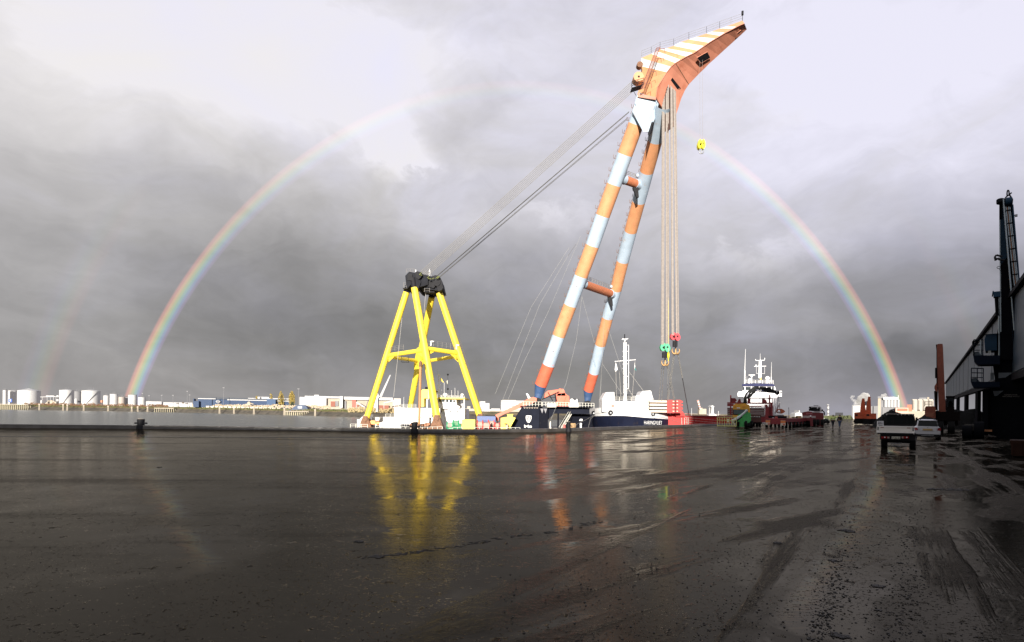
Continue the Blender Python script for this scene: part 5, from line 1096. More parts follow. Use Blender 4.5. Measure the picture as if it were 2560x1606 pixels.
ld = thing('pipe_section', 'cream cylinder lying on the rear of the multi-axle trailer', 'cargo', P(1955, 1051, QY + 3)); mb = MB(); mb.cyl(P(1945, 1047, QY + 3), P(1968, 1046.5, QY + 4), .26, n=16); mb.build('body', cy, ld)
ld = thing('pump_unit', 'cream machine with orange-brown vents on the front of the trailer', 'cargo', P(1985, 1051, QY + 14)); mb = MB(); mb.pp([(1974, 1051), (1971, 1044), (1978, 1045), (1981, 1042.5), (1990, 1042.5), (1990, 1040), (2004, 1040), (2005, 1046), (2003, 1051)], QY + 12, 1.6, 0); mb.pbox(1982, 1986, 1044, 1046.5, QY + 11.95, .1, 1); mb.pbox(1989.5, 1994, 1043, 1046, QY + 11.95, .1, 1); mb.pbox(1996.5, 2000, 1042, 1046.5, QY + 11.95, .1, 2); mb.build('casing', [cy, dark, mat('vent_orange', (.5, .2, .1), .6)], ld)
ld = thing('steel_box', 'long black steel box with white hatch on the trailer rear', 'cargo', P(1950, 1046, QY + 2)); mb = MB(); mb.pbox(1921, 1967, 1040.3, 1046, QY + 2, 1.5, 0); mb.pbox(1967, 1971, 1040, 1044, QY + 2, 1, 1); mb.pbox(1930, 1935, 1044.5, 1045.6, QY + 1.95, .05, 1); mb.build('body', [black, sw], ld)
ld = thing('electrical_cabinet', 'small red cabinet standing on the trailer rear beside the black box', 'cargo', P(1940, 1052, QY + .5)); mb = MB(); mb.pbox(1937, 1944, 1042, 1051.5, QY + .4, .5, 0); mb.pbox(1939.5, 1942, 1046, 1049, QY + .36, .05, 1); mb.build('body', [mat('cabinet_red', (.50, .10, .09), .5), dark], ld)
XY = frame(2032, 84.0)
tc_ = thing('heavy_tractor', 'dark red heavy tractor unit with white cab roof coupled before the trailer', 'truck', P(2030, 1068, XY)); tc_.location.z = 0
trd = mat('tractor_red', (.16, .018, .025), .45, var=.15)
mb = MB(); mb.pp([(2005.5, 1052), (2005.5, 1031.5), (2020, 1028.5), (2041, 1031), (2059, 1033), (2059, 1066), (2044, 1066), (2042, 1052)], XY, 4.5, 0); mb.pbox(2007, 2039, 1040, 1045, XY - .05, .06, 1); mb.pbox(2015, 2031, 1033, 1034.6, XY - .04, .05, 2); mb.pbox(2015.5, 2031, 1036, 1036.8, XY - .04, .05, 2); mb.pbox(2030, 2049, 1030, 1032, XY - .06, 4, 1); mb.pbox(2010, 2056, 1052, 1060, XY + .3, 4, 3)
mb.build('body', [trd, mat('plate_grey', (.38, .33, .33), .5), mat('plate_pink', (.45, .15, .17), .5), black], tc_)
mb = MB(); mb.pp([(2023, 1027), (2024, 1018), (2028, 1016), (2050, 1016), (2053.5, 1019), (2054.5, 1031), (2045, 1031)], XY + 3, 2, 0); mb.pp([(2030.5, 1022), (2031, 1018.5), (2042, 1018.5), (2042.5, 1023)], XY + 2.9, .1, 1); mb.pbox(2034, 2046, 1014, 1015.2, XY + 3.2, .4, 1); mb.pbox(2022, 2049, 1022.5, 1028, XY + 2.8, .2, 1); mb.pc(2026, 1023, XY + 2.8, 2029, 1019, XY + 2.8, .3, n=12, m=1); mb.pc(2047, 1028, XY + 2.8, 2048, 1019, XY + 2.8, .14, n=8, m=1); mb.build('cab', [sw, black], tc_)
mb = MB(); mb.tube([P(2054, 1026, XY + 3), P(2060, 1030, XY + 3), P(2061.5, 1035, XY + 3)], .08, 6); mb.pbox(2060, 2062.5, 1033, 1038.5, XY + 2.9, .15); mb.pbox(2054, 2057.5, 1024, 1028.5, XY + 3, .1); mb.build('mirror', black, tc_)
for x in (2012, 2019, 2036, 2045, 2055): p = P(x, 1062, XY + (.4 if x > 2030 else 1)); wheel(tc_, p.x, p.y, .6, .6, .4)
mb = MB(); mb.pp([(2024, 1045), (2026.5, 1041), (2029, 1044), (2031.5, 1048), (2033, 1066), (2026, 1066)], XY - 2.0, .8, 0); mb.sph(P(2026.8, 1041.5, XY - 1.6), .14, 8, 1); mb.build('gooseneck', [trd, sw], tc_)

frame()
# ================================================================== people walking away
def person(label, cat, px, pyf, h, top_c, leg_c, hair_c, hat=None, step=.28, lean=0.0):
    g = G(px, pyf); t = lthing('person', label, cat, g); k = h / 1.78
    def skin(name, verts, edges, radii, m, par):
        me = bpy.data.meshes.new(name); me.from_pydata([Vector(v) * k for v in verts], edges, [])
        o = bpy.data.objects.new(name, me); COL.objects.link(o); o.parent = par
        md = o.modifiers.new('s', 'SKIN'); sv = me.skin_vertices[0].data if me.skin_vertices else None
        if sv is None:
            bm = bmesh.new(); bm.from_mesh(me); bm.verts.layers.skin.verify(); bm.to_mesh(me); bm.free(); sv = me.skin_vertices[0].data
        for i, r in enumerate(radii): sv[i].radius = (r * k, r * k)
        sv[0].use_root = True
        sb = o.modifiers.new('b', 'SUBSURF'); sb.levels = 1; sb.render_levels = 1; me.materials.append(m); return o
    s = step
    # body: pelvis, spine, neck, head, legs, arms in one surface
    V = [(0, 0, .95), (0, 0, 1.2), (0, 0, 1.42), (0, 0, 1.52), (0, -.01, 1.62), (0, -.01, 1.72),
         (-.1, 0, .9), (-.11, -s * .3, .5), (-.11, -s, .09), (-.11, -s + .16, .04),
         (.1, 0, .9), (.11, s * .45, .5), (.11, s * .7, .09), (.11, s * .7 + .16, .04),
         (-.2, 0, 1.40), (-.25, .05, 1.12), (-.23, .16, .90), (-.225, .2, .82), (.2, 0, 1.40), (.26, -.05, 1.12), (.25, -.08, .88), (.25, -.07, .8)]
    E_ = [(0, 1), (1, 2), (2, 3), (3, 4), (4, 5), (0, 6), (6, 7), (7, 8), (8, 9), (0, 10), (10, 11), (11, 12), (12, 13), (2, 14), (14, 15), (15, 16), (16, 17), (2, 18), (18, 19), (19, 20), (20, 21)]
    Rr = [.15, .14, .15, .06, .1, .085, .1, .07, .05, .045, .1, .07, .05, .045, .075, .05, .038, .03, .075, .05, .038, .03]
    skin('body', V, E_, Rr, mat('skin_tone', (.42, .26, .18), .6), t)
    J = [(0, 0, .98), (0, 0, 1.2), (0, 0, 1.42), (-.2, 0, 1.41), (-.255, .05, 1.12), (-.235, .155, .92), (.2, 0, 1.41), (.265, -.05, 1.12), (.255, -.08, .9)]
    skin('jacket', J, [(0, 1), (1, 2), (2, 3), (3, 4), (4, 5), (2, 6), (6, 7), (7, 8)], [.18, .18, .175, .10, .075, .06, .10, .075, .06], top_c, t)
    T_ = [(0, 0, .96), (-.1, 0, .88), (-.11, -s * .3, .5), (-.11, -s, .11), (.1, 0, .88), (.11, s * .45, .5), (.11, s * .7, .11)]
    skin('trousers', T_, [(0, 1), (1, 2), (2, 3), (0, 4), (4, 5), (5, 6)], [.165, .125, .095, .075, .125, .095, .075], leg_c, t)
    b = MB()
    for x, y in ((-.11, -s), (.11, s * .7)): b.sph(((x) * k, (y + .05) * k, .05 * k), .12 * k, 10, sc=(.45, 1.1, .45))
    b.build('shoes', black, t)
    b = MB(); b.sph((0, -.02 * k, 1.70 * k), .115 * k, 12, sc=(1, 1.1, .95))
    if hat: b.cyl((0, 0, 1.70 * k), (0, 0, 1.715 * k), .15 * k, n=14)
    b.build('helmet' if hat else 'hair', hat or hair_c, t)
    if cat == 'person' and hat:
        st_ = MB()
        for z in (1.08, 1.28): st_.cyl((0, 0, z * k), (0, 0, (z + .04) * k), .185 * k, n=16)
        st_.build('reflective_stripe', mat('reflective', (.7, .7, .65), .4), t)
    return t
person('person in yellow hi-vis jacket, dark trousers and white helmet walking away', 'person', 2082, 1070.5, 1.76, mat('hi_vis', (.62, .78, .22), .7), mat('trousers_dark', (.015, .017, .025), .8), black, hat=cleanw, step=.30)
person('person in black jacket and blue jeans walking away on the wet quay', 'person', 2099, 1070, 1.76, mat('jacket_black', (.01, .01, .013), .8), mat('jeans', (.05, .08, .15), .8), mat('hair_grey', (.3, .26, .22), .8), step=.24)
# ================================================================== dropside pickup truck
PY = frame(2243, 29.9)
pk = thing('pickup_truck', 'dropside truck with white tailgate and dark crew cab, seen from behind', 'truck', P(2243, 1120, PY)); pk.location.z = 0
dm = mat('truck_dark', (.008, .009, .010), .6, var=.2, spec=.2)
mb = MB(); mb.pp([(2212, 1066), (2210.5, 1048), (2214, 1038), (2216, 1036), (2285, 1037), (2288, 1048), (2289, 1066)], PY + 3.0, 2.2, 0)
mb.build('cab', [dm], pk)
mb = MB(); mb.pbox(2213.5, 2286, 1034.8, 1036.4, PY + 2.9, 1.2, 0)
for x in (2216, 2244, 2253, 2262, 2271, 2281): mb.pbox(x, x + 1.8, 1036.3, 1038, PY + 2.85, .05, 1)
mb.build('roof_bar', [mat('bar_grey', (.30, .27, .26), .5), sw], pk)
mb = MB(); mb.pbox(2218, 2230, 1041, 1059, PY + 2.97, .02); mb.pbox(2235, 2265, 1041, 1059, PY + 2.97, .02); mb.pbox(2269, 2283, 1041, 1059, PY + 2.97, .02); mb.build('rear_window', mat('car_glass', (.006, .008, .009), .3, spec=.15), pk)
gy3 = mat('tailgate_white', (.80, .78, .76), .5, var=.05, dirt=.08, dirtc=(.4, .36, .32))
mb = MB(); mb.pp([(2192.5, 1081), (2192.5, 1065), (2285.5, 1067), (2286, 1083)], PY, .05, 0)
mb.pp([(2192.3, 1067.3), (2192.3, 1064.6), (2285.5, 1066.6), (2285.5, 1069.2)], PY - .03, .1, 0); mb.pp([(2192.3, 1081.6), (2192.3, 1080), (2286, 1082), (2286, 1083.6)], PY - .025, .1, 0)
mb.pbox(2193.8, 2196.2, 1068.5, 1076, PY - .02, .03, 1); mb.pbox(2281.5, 2284, 1070, 1078, PY - .02, .03, 1); mb.pbox(2201.5, 2209.5, 1068, 1070.2, PY - .015, .02, 2); mb.pbox(2267.5, 2276, 1069.3, 1071.6, PY - .015, .02, 2)
mb.pp([(2197.5, 1079), (2197.5, 1068), (2280, 1069.8), (2280, 1081)], PY - .012, .01, 3)
mb.build('tailgate', [gy3, black, mat('reflector_dull', (.35, .22, .20), .5), mat('tailgate_panel', (.72, .69, .65), .55, var=.06)], pk)
mb = MB()
for x in (2192.8, 2285): 
    a = P(x, 1066 if x < 2200 else 1068, PY + .05); mb.box(a.x - .02, a.x + .02, PY + .05, PY + 2.9, a.z - .36, a.z, 0)
mb.box(*(lambda a, b: (a.x, b.x, PY + .05, PY + 2.9, a.z - .4, a.z - .34))(P(2193, 1066, PY), P(2285, 1066, PY)), 1); mb.build('load_bed', [gy3, dark], pk)
mb = MB(); 
for x in (2194, 2208): mb.pc(x, 1066, PY + 2.7, x, 1053, PY + 2.7, .025, n=5, m=0)
for y in (1054, 1058, 1062): mb.pc(2193, y, PY + 2.7, 2209, y, PY + 2.7, .022, n=5, m=0)
mb.pbox(2203.5, 2208.5, 1054, 1060, PY + 2.75, .3, 1); mb.build('headboard', [sw, steel], pk)
mb = MB(); mb.pbox(2201, 2290, 1083.5, 1090, PY + .1, 4.6, 0); mb.pbox(2200, 2288, 1089.5, 1101, PY + .12, .14, 0); mb.pbox(2215, 2280, 1100, 1108, PY + .6, .5, 0); mb.pc(2226, 1110, PY + .2, 2255, 1108, PY + .4, .022, n=6, m=1); mb.pc(2233, 1114, PY + .5, 2251, 1117, PY + .6, .03, n=6, m=1); mb.build('chassis', [black, steel], pk)
for x in (2212, 2267):
    l_ = MB(); l_.pbox(x - 9, x + 5, 1091.5, 1096.5, PY + .06, .05, 0); l_.sph(P(x, 1094, PY + .06), .035, 8, 1, (1, .4, 1)); l_.build('tail_light', [mat('tail_lens', (.22, .012, .015), .15), sw], pk)
for x in (2221, 2257): 
    l_ = MB(); l_.pbox(x - 2.5, x + 2.5, 1092, 1096.5, PY + .06, .04); l_.build('reflector', mat('reflector_dull', (.35, .22, .2), .5), pk)
l_ = MB(); l_.pbox(2229, 2251, 1092, 1098, PY + .05, .03, 0); pl = l_.build('number_plate', mat('plate_pale', (.50, .48, .42), .5), pk)
p = P(2240, 1097.2, PY + .035); text('plate_lettering', 'V·JB·81', (p.x, p.y, p.z), .075, black, pl, w=.36, depth=.003)
for x, dy in [(2210, .9), (2281, .9), (2212, 3.7), (2282, 3.7)]:
    p = P(x, 1110, PY + dy); wheel(pk, p.x, p.y, .36, .36, .26)
mb = MB(); mb.pbox(2206, 2214, 1042, 1052, PY + 3.4, .1); mb.pbox(2289, 2294, 1044, 1054, PY + 3.4, .1); mb.build('mirror', dm, pk)
# ================================================================== silver hatchback
CY = frame(2318, 41.5); cx = P(2318.5, 1096, CY).x
ca = lthing('parked_car', 'silver hatchback parked to the right of the dropside truck, seen from behind', 'car', (cx, CY, 0), None, R(2))
silver = mat('car_silver', (.50, .51, .55), .35, .15, var=.05)
w = .76
def lof(mb, secs, m, smooth=True):
    n = len(secs[0])
    for a, b in zip(secs[:-1], secs[1:]): mb.add(a + b, [(i, (i + 1) % n, n + (i + 1) % n, n + i) for i in range(n)], m, smooth)
    mb.add(secs[0], [tuple(range(n))], m); mb.add(secs[-1], [tuple(range(n))[::-1]], m)
def sec(y, hw, z0, z1, r=.12):
    return [Vector(v) for v in ((-hw + r, y, z0), (hw - r, y, z0), (hw, y, z0 + r), (hw * 1.0, y, z1 - r), (hw - r, y, z1), (-hw + r, y, z1), (-hw, y, z1 - r), (-hw, y, z0 + r))]
mb = MB(); lof(mb, [sec(-.02, w * .93, .36, .86), sec(.06, w * .98, .28, .93), sec(.6, w, .24, .96), (sec(2.2, w, .24, .95)), sec(3.0, w * .98, .25, .86), sec(3.7, w * .93, .28, .7)], 0)
mb.box(-w * .95, w * .95, -.07, .2, .40, .60, 0); mb.box(-w * .9, w * .9, -.05, .3, .22, .40, 1); mb.box(-.35, .35, -.056, -.045, .30, .33, 2)
mb.build('body', [silver, black, steel], ca)
mb = MB(); lof(mb, [sec(.12, w * .80, .88, .95, .03), sec(.35, w * .74, .88, 1.36, .1), sec(.7, w * .72, .88, 1.43, .1), sec(1.9, w * .70, .88, 1.42, .1), sec(2.7, w * .78, .85, .93, .03)], 0); mb.box(-w * .72, w * .72, .22, .5, 1.33, 1.37, 0)
mb.box(-w * .56, -w * .5, .5, 2.0, 1.44, 1.46, 1); mb.box(w * .5, w * .56, .5, 2.0, 1.44, 1.46, 1); mb.build('roof', [silver, dark], ca)
mb = MB(); mb.prism([(-w * .74, .08, .97), (w * .74, .08, .97), (w * .66, .285, 1.31), (-w * .66, .285, 1.31)], (0, -.03, .01)); mb.build('rear_window', mat('car_glass', (.006, .008, .009), .3, spec=.15), ca)
mb = MB(); mb.prism([(-w * .6, -.035, .62), (w * .6, -.035, .62), (w * .74, -.02, .90), (-w * .74, -.02, .90)], (0, -.02, 0)); mb.cyl((0, -.075, .86), (0, -.055, .86), .035, n=14, m=1); mb.build('tailgate', [silver, steel], ca)
for s in (-1, 1):
    mb = MB(); mb.prism([(s * w * .70, -.04, .68), (s * w * .99, -.02, .66), (s * w * .99, .02, .86), (s * w * .80, -.03, .84)], (0, -.03, 0)); mb.build('tail_light', mat('tail_lens', (.22, .012, .015), .15), ca)
mb = MB(); mb.box(-.28, .28, -.09, -.06, .66, .78); pl = mb.build('number_plate', mat('plate_amber', (.42, .28, .12), .5), ca)
for s in (-1, 1):
    for y in (.65, 3.0): wheel(ca, s * w * .9, y, .3, .3, .2)
# small van parked far behind
frame(2065); vn = thing('parked_car', 'small grey car parked beyond the heavy tractor unit', 'car', G(2065, 1060)); gY = G(2065, 1060).y
mb = MB(); mb.pp([(2058, 1058), (2058, 1051), (2061, 1047), (2069, 1047), (2071.5, 1051), (2072, 1058)], gY, 4, 0); mb.pbox(2060.5, 2069, 1048.5, 1051.5, gY - .03, .05, 1); mb.build('body', [mat('car_grey', (.12, .14, .14), .4), glass], vn)
for x in (2060, 2069.5): q = MB(); p = P(x, 1057, gY); q.cyl((p.x, p.y - .1, .35), (p.x, p.y + .2, .35), .35, n=12); q.build('wheel', rubber, vn)
# ================================================================== orange excavators beyond the truck
EY = frame(2165, 112.0); eo = mat('digger_orange', (.50, .09, .03), .5, var=.2, dirt=.15, dirtc=(.2, .06, .03))
def digger(label, pix_boom, pix_body, px, Y):
    t = thing('excavator', label, 'excavator', P(px, 1060, Y), 'orange excavators beyond the truck'); t.location.z = 0
    mb = MB(); mb.pp(pix_boom, Y, 1.2); mb.build('boom', eo, t)
    mb = MB(); mb.pp(pix_body, Y - .8, 3); x0 = min(p[0] for p in pix_body); mb.pbox(x0 + 2, x0 + 9, 1036, 1040, Y - .85, .06, 1); mb.build('body', [eo, dark], t)
    for dx in (-14, 2):
        m2 = MB(); c = P(px + dx, 1057, Y); m2.hull2([(c.x - .1, Y - 1.2, .1), (c.x + 1.0, Y - 1.2, .1), (c.x + 1.2, Y - 1.2, .6), (c.x + 1.0, Y - 1.2, 1.1), (c.x - .1, Y - 1.2, 1.1), (c.x - .3, Y - 1.2, .6)], [(c.x - .1, Y + 3, .1), (c.x + 1.0, Y + 3, .1), (c.x + 1.2, Y + 3, .6), (c.x + 1.0, Y + 3, 1.1), (c.x - .1, Y + 3, 1.1), (c.x - .3, Y + 3, .6)]); m2.build('track', rubber, t)
    return t
digger('orange excavator with shorter upright boom beyond the truck', [(2149.5, 1038), (2151, 1018), (2155, 996.5), (2161.5, 996.5), (2162.5, 1012), (2166, 1038)], [(2135.5, 1047), (2135.5, 1032), (2150, 1030.5), (2165, 1036), (2168, 1046), (2160, 1050), (2148, 1048)], 2152, EY)
digger('orange excavator with taller upright boom, right of its twin', [(2163.5, 1038), (2165, 1020), (2170, 992.5), (2176.5, 992), (2177.5, 1020), (2178, 1038)], [(2164, 1050), (2164, 1036), (2176, 1035), (2178, 1034), (2191, 1034), (2191, 1050), (2184, 1057), (2178, 1050)], 2176, EY - 3)
frame()
# coal heaps
coal = mat('coal', (.005, .005, .005), .95, spec=.05, var=.5, vs=2, bump=.8, bs=6)
def heap(label, pts, Y, d):
    """ridge profile (px, py) turned into a rough heap"""
    rows = []; n = 34; m_ = 9; xs = [p[0] for p in pts]; x0, x1 = xs[0], xs[-1]
    def prof(x):
        for (xa, ya), (xb, yb) in zip(pts[:-1], pts[1:]):
            if x <= xb: return ya + (yb - ya) * (x - xa) / (xb - xa)
        return pts[-1][1]
    for j in range(m_ + 1):
        v = j / m_; r = []
        for i in range(n + 1):
            x = x0 + (x1 - x0) * i / n; h = max(0, P(x, prof(x), Y).z); k = 1 - abs(2 * v - 1) ** 1.2
            p = P(x, 1050, Y); r.append(Vector((p.x + random.uniform(-.1, .1), Y + (v - .5) * d, -.05 + h * k * (1 + random.uniform(-.06, .06)))))
        rows.append(r)
    mb = MB()
    for a, b in zip(rows[:-1], rows[1:]):
        n_ = len(a); mb.add(a + b, [(i, i + 1, n_ + i + 1, n_ + i) for i in range(n_ - 1)], 0, True)
    o = mb.build('coal_heap', coal); tag(o, label, 'coal heap', 'coal heaps'); return o
heap('conical coal heap rising behind the dropside truck cab', [(2186, 1052), (2198, 1041), (2214, 1028), (2222, 1023.5), (2233, 1022.5), (2240, 1025), (2255, 1036), (2275, 1046), (2290, 1052)], frame(2240, 92), 16)
heap('wide coal heap behind the silver hatchback', [(2276, 1054), (2294, 1046), (2315, 1032), (2330, 1026), (2352, 1022), (2380, 1020), (2410, 1024), (2430, 1018), (2450, 1022), (2480, 1036), (2520, 1044), (2600, 1052)], frame(2430, 84), 18)
frame()
# ================================================================== material handler with upright orange boom
HY2 = frame(2350, 62.0); ho = mat('handler_orange', (.21, .048, .024), .5, var=.2, dirt=.15, dirtc=(.15, .05, .03)); hd = mat('handler_dark', (.008, .005, .005), .8, spec=.1)
mh = thing('material_handler', 'orange material handler with its boom folded upright beside the shed', 'material handler', P(2360, 1070, HY2)); mh.location.z = 0
mb = MB(); mb.pp([(2342, 862), (2346, 860), (2356.5, 860), (2357.5, 868), (2361, 950), (2364.5, 1035), (2347, 1035), (2344, 950)], HY2, .9, 0); mb.pp([(2339.5, 862), (2344, 861), (2346, 872), (2344, 1030), (2341, 960), (2341, 876)], HY2 + .1, .6, 1); mb.pp([(2336, 972), (2336, 966), (2341, 958), (2343, 958), (2344, 980), (2339, 980)], HY2 - .1, .7, 0); mb.pc(2338.5, 978, HY2, 2341, 1026, HY2, .12, n=8, m=1); mb.pc(2340, 920, HY2 - .05, 2340, 946, HY2 - .05, .09, n=6, m=1); mb.build('boom', [ho, hd], mh)
mb = MB(); mb.pp([(2312, 1040), (2312, 1021), (2315, 1016), (2336, 1016), (2339, 1020), (2339, 1046), (2330, 1046)], HY2 - 1, 3, 0); mb.pbox(2316, 2334, 1032, 1042, HY2 - 1.05, .1, 2); mb.pbox(2339, 2400, 1030, 1052, HY2 - .6, 3, 1); mb.pbox(2345, 2395, 1050, 1064, HY2 - .2, 2.4, 1); mb.build('body', [ho, hd, mat('handler_plate', (.28, .09, .05), .5)], mh)
mb = MB(); rails(mb, [P(2312, 1016, HY2), P(2330, 1016, HY2)], .5, .4, .03); mb.build('body_railing', hd, mh)
mb = MB()
for x in (2366, 2384): mb.pbox(x, x + 1.6, 992, 1026, HY2 - .3, 1.2, 0)
mb.pbox(2364.5, 2387, 990.5, 993.5, HY2 - .35, 1.4, 0); mb.pbox(2366, 2386, 1018, 1030, HY2 - .3, 1.3, 0); mb.pp([(2371, 1018), (2371, 1008), (2374, 1003), (2379, 1003), (2382, 1010), (2382, 1018)], HY2 + .3, .4, 0); mb.build('cab', hd, mh)
mb = MB(); mb.pbox(2367.6, 2384, 993.5, 1018, HY2 + .9, .02); mb.build('cab_window', mat('smoky_glass', (.12, .14, .16), .1), mh)
for x in (2350, 2378): p = P(x, 1062, HY2 - .4); wheel(mh, p.x, p.y, .6, .6, .6)
frame()
# ================================================================== big shed with open lower side
sd = thing('quay_shed', 'tall grey-blue clad shed open below its cladding on the right', 'shed', (6.9 + .68 * 60, 60, 0))
def SX(Y): return 6.9 + .68 * Y
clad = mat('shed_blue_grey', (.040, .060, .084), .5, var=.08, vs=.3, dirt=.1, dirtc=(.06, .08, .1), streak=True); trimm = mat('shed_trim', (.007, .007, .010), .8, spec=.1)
Ya, Yb = 20.0, 164.0; ZT = 10.6
mb = MB(); nn = 15
for i in range(nn):
    y0 = Ya + (Yb - Ya) * i / nn; y1 = Ya + (Yb - Ya) * (i + .95) / nn; zb = 4.55 + 1.85 * ((y0 - Ya) / (Yb - Ya)) ** .7
    mb.hull2([(SX(y0), y0, zb), (SX(y0), y0, ZT), (SX(y1), y1, ZT), (SX(y1), y1, zb)], [(SX(y0) + .1, y0, zb), (SX(y0) + .1, y0, ZT), (SX(y1) + .1, y1, ZT), (SX(y1) + .1, y1, zb)], 0)
mb.hull2([(SX(Ya) + .12, Ya, 4.6), (SX(Ya) + .12, Ya, ZT), (SX(Yb) + .12, Yb, ZT), (SX(Yb) + .12, Yb, 6.4)], [(SX(Ya) + .4, Ya, 4.6), (SX(Ya) + .4, Ya, ZT), (SX(Yb) + .4, Yb, ZT), (SX(Yb) + .4, Yb, 6.4)], 1)
mb.build('cladding', [clad, mat('shed_seam', (.075, .10, .13), .6)], sd)
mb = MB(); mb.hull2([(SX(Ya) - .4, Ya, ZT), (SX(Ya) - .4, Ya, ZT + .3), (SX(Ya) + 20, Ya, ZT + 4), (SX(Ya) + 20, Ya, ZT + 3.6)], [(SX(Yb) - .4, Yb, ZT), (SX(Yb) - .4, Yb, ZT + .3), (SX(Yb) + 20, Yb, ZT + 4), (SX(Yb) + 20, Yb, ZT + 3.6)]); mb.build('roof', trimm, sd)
mb = MB(); mb.hull2([(SX(Ya) - .1, Ya, 4.1), (SX(Ya) - .1, Ya, 4.6), (SX(Ya) + .6, Ya, 4.6), (SX(Ya) + .6, Ya, 4.1)], [(SX(Yb) - .1, Yb, 5.9), (SX(Yb) - .1, Yb, 6.4), (SX(Yb) + .6, Yb, 6.4), (SX(Yb) + .6, Yb, 5.9)]); mb.build('eaves_beam', trimm, sd)
for y in (24, 36, 48, 60, 72, 90, 110, 135, 160):
    c = MB(); z = 4.1 + 1.8 * (y - 20) / 144; c.box(SX(y), SX(y) + .4, y, y + .4, 0, z); c.cyl((SX(y) + .2, y + .2, z * .45), (SX(y) + 2.6, y + 3.6, z), .14, n=6); c.build('column', trimm, sd)
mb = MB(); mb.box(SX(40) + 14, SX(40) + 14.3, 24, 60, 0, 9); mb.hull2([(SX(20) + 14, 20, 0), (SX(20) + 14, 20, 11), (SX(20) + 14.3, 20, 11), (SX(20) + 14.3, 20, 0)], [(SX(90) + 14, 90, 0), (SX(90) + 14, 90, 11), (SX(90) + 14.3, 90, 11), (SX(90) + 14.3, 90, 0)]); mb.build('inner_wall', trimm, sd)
# ================================================================== blue harbour crane
BY = frame(2500, 45.0); bb = mat('harbour_blue', (.008, .032, .065), .6, var=.25, vs=1, spec=.2); bd = mat('harbour_dark', (.0035, .004, .006), .8, var=.2, spec=.06); chrome = mat('pipe_steel', (.28, .33, .37), .25, .6)
hcx = thing('harbour_crane', 'tall dark blue hydraulic harbour crane with folded upright boom at the right', 'harbour crane', P(2510, 1097, BY)); hcx.location.z = 0
mb = MB(); mb.pp([(2499, 500), (2512, 497), (2518, 560), (2523, 640), (2536, 850), (2500, 850), (2500, 560)], BY + .6, .9, 0); mb.pp([(2498, 499), (2504, 499), (2505, 546), (2498, 546)], BY + .4, 1.1, 1); mb.pp([(2502, 662), (2520, 640), (2526, 760), (2534, 900), (2500, 900), (2500, 700)], BY + .5, 1.1, 1); mb.pc(2501, 500, BY + .3, 2501, 508, BY + .5, .25, n=12, m=1); mb.pc(2499.5, 550, BY + .35, 2502.5, 830, BY + .35, .045, n=6, m=2); mb.build('lower_boom', [bb, bd, chrome], hcx)
mb = MB(); mb.pp([(2509, 498), (2531, 497), (2537, 600), (2548, 720), (2558, 800), (2575, 900), (2538, 900), (2530, 800), (2521, 680), (2513, 560)], BY, .55, 1)
mb.pc(2509, 498, BY - .1, 2536, 826, BY - .1, .055, n=8, m=2); mb.pc(2531.5, 512, BY - .1, 2556, 800, BY - .1, .05, n=8, m=0)
for k, (a, b) in enumerate([(2515, 2540), (2518, 2543.5), (2521, 2546.5), (2524.5, 2550)]): mb.pc(a, 518, BY - .14, b, 750, BY - .14, .035, n=6, m=2 if k != 1 else 3)
for k in range(8): y = 525 + k * 32; x = 2515 + (y - 518) * .107; mb.pc(x - 1, y + 2, BY - .2, x + 12.5, y, BY - .2, .04, n=5, m=1)
mb.pc(2514, 505, BY - .1, 2530, 503, BY - .1, .3, n=14, m=0); mb.build('upper_boom', [bb, bd, chrome, rust], hcx)
mb = MB(); mb.tube([P(2518, 492, BY), P(2517.5, 484, BY), P(2518.5, 477, BY), P(2520.5, 475.5, BY), P(2522.5, 479, BY), P(2523, 490, BY)], .045, 6); mb.tube([P(2510, 500, BY), P(2516, 492, BY), P(2522, 488, BY), P(2529, 482, BY)], .05, 6); mb.tube([P(2524, 488, BY), P(2531, 499, BY), P(2530, 510, BY)], .05, 6)
mb.tube([P(2489, 652, BY), P(2487, 643, BY), P(2491, 638, BY), P(2498, 640, BY), P(2506, 642, BY)], .07, 6); mb.tube([P(2489, 650, BY), P(2494, 646, BY), P(2500, 650, BY), P(2512, 651, BY)], .08, 6); mb.torus(P(2497, 669, BY), .11, .08, .02, 12); mb.pc(2497, 672, BY, 2503, 680, BY, .02, n=4); mb.build('hose', dark, hcx)
mb = MB(); mb.pbox(2537, 2544, 536, 541, BY, .2, 1); mb.pc(2532, 538, BY, 2538, 539, BY, .03, n=5); mb.build('lamp', [dark, steel], hcx)
mb = MB(); mb.pbox(2483.5, 2501, 729, 742, BY + .2, .7, 0); mb.pc(2483.5, 735, BY + .5, 2480.5, 735, BY + .5, .22, n=12); mb.pc(2491, 742, BY + .5, 2494, 790, BY + .5, .12, n=8, m=1); mb.pc(2498, 742, BY + .5, 2498, 900, BY + .5, .06, n=8, m=2); mb.build('luffing_cylinder', [bb, bd, chrome], hcx)
mb = MB(); mb.pp([(2490, 850), (2492, 836), (2500, 800), (2600, 800), (2600, 1140), (2540, 1122), (2486, 1090), (2455, 1082), (2456, 975), (2490, 970), (2482, 912)], BY + .8, 5, 1)
mb.pp([(2462, 975), (2470, 975), (2470, 1090), (2452, 1088)], BY + .3, .6, 1); mb.pp([(2461, 850), (2465, 836), (2492, 834), (2492, 876), (2463, 878)], BY + .4, 2, 0); mb.pbox(2462, 2600, 833, 834, BY + .2, .1, 1)
mb.build('machinery_house', [bb, bd], hcx)
mb = MB(); mb.pbox(2470, 2477.5, 877.5, 883, BY + .3, .05); mb.build('sign_plate', mat('plate_dull', (.3, .32, .3), .6), hcx)
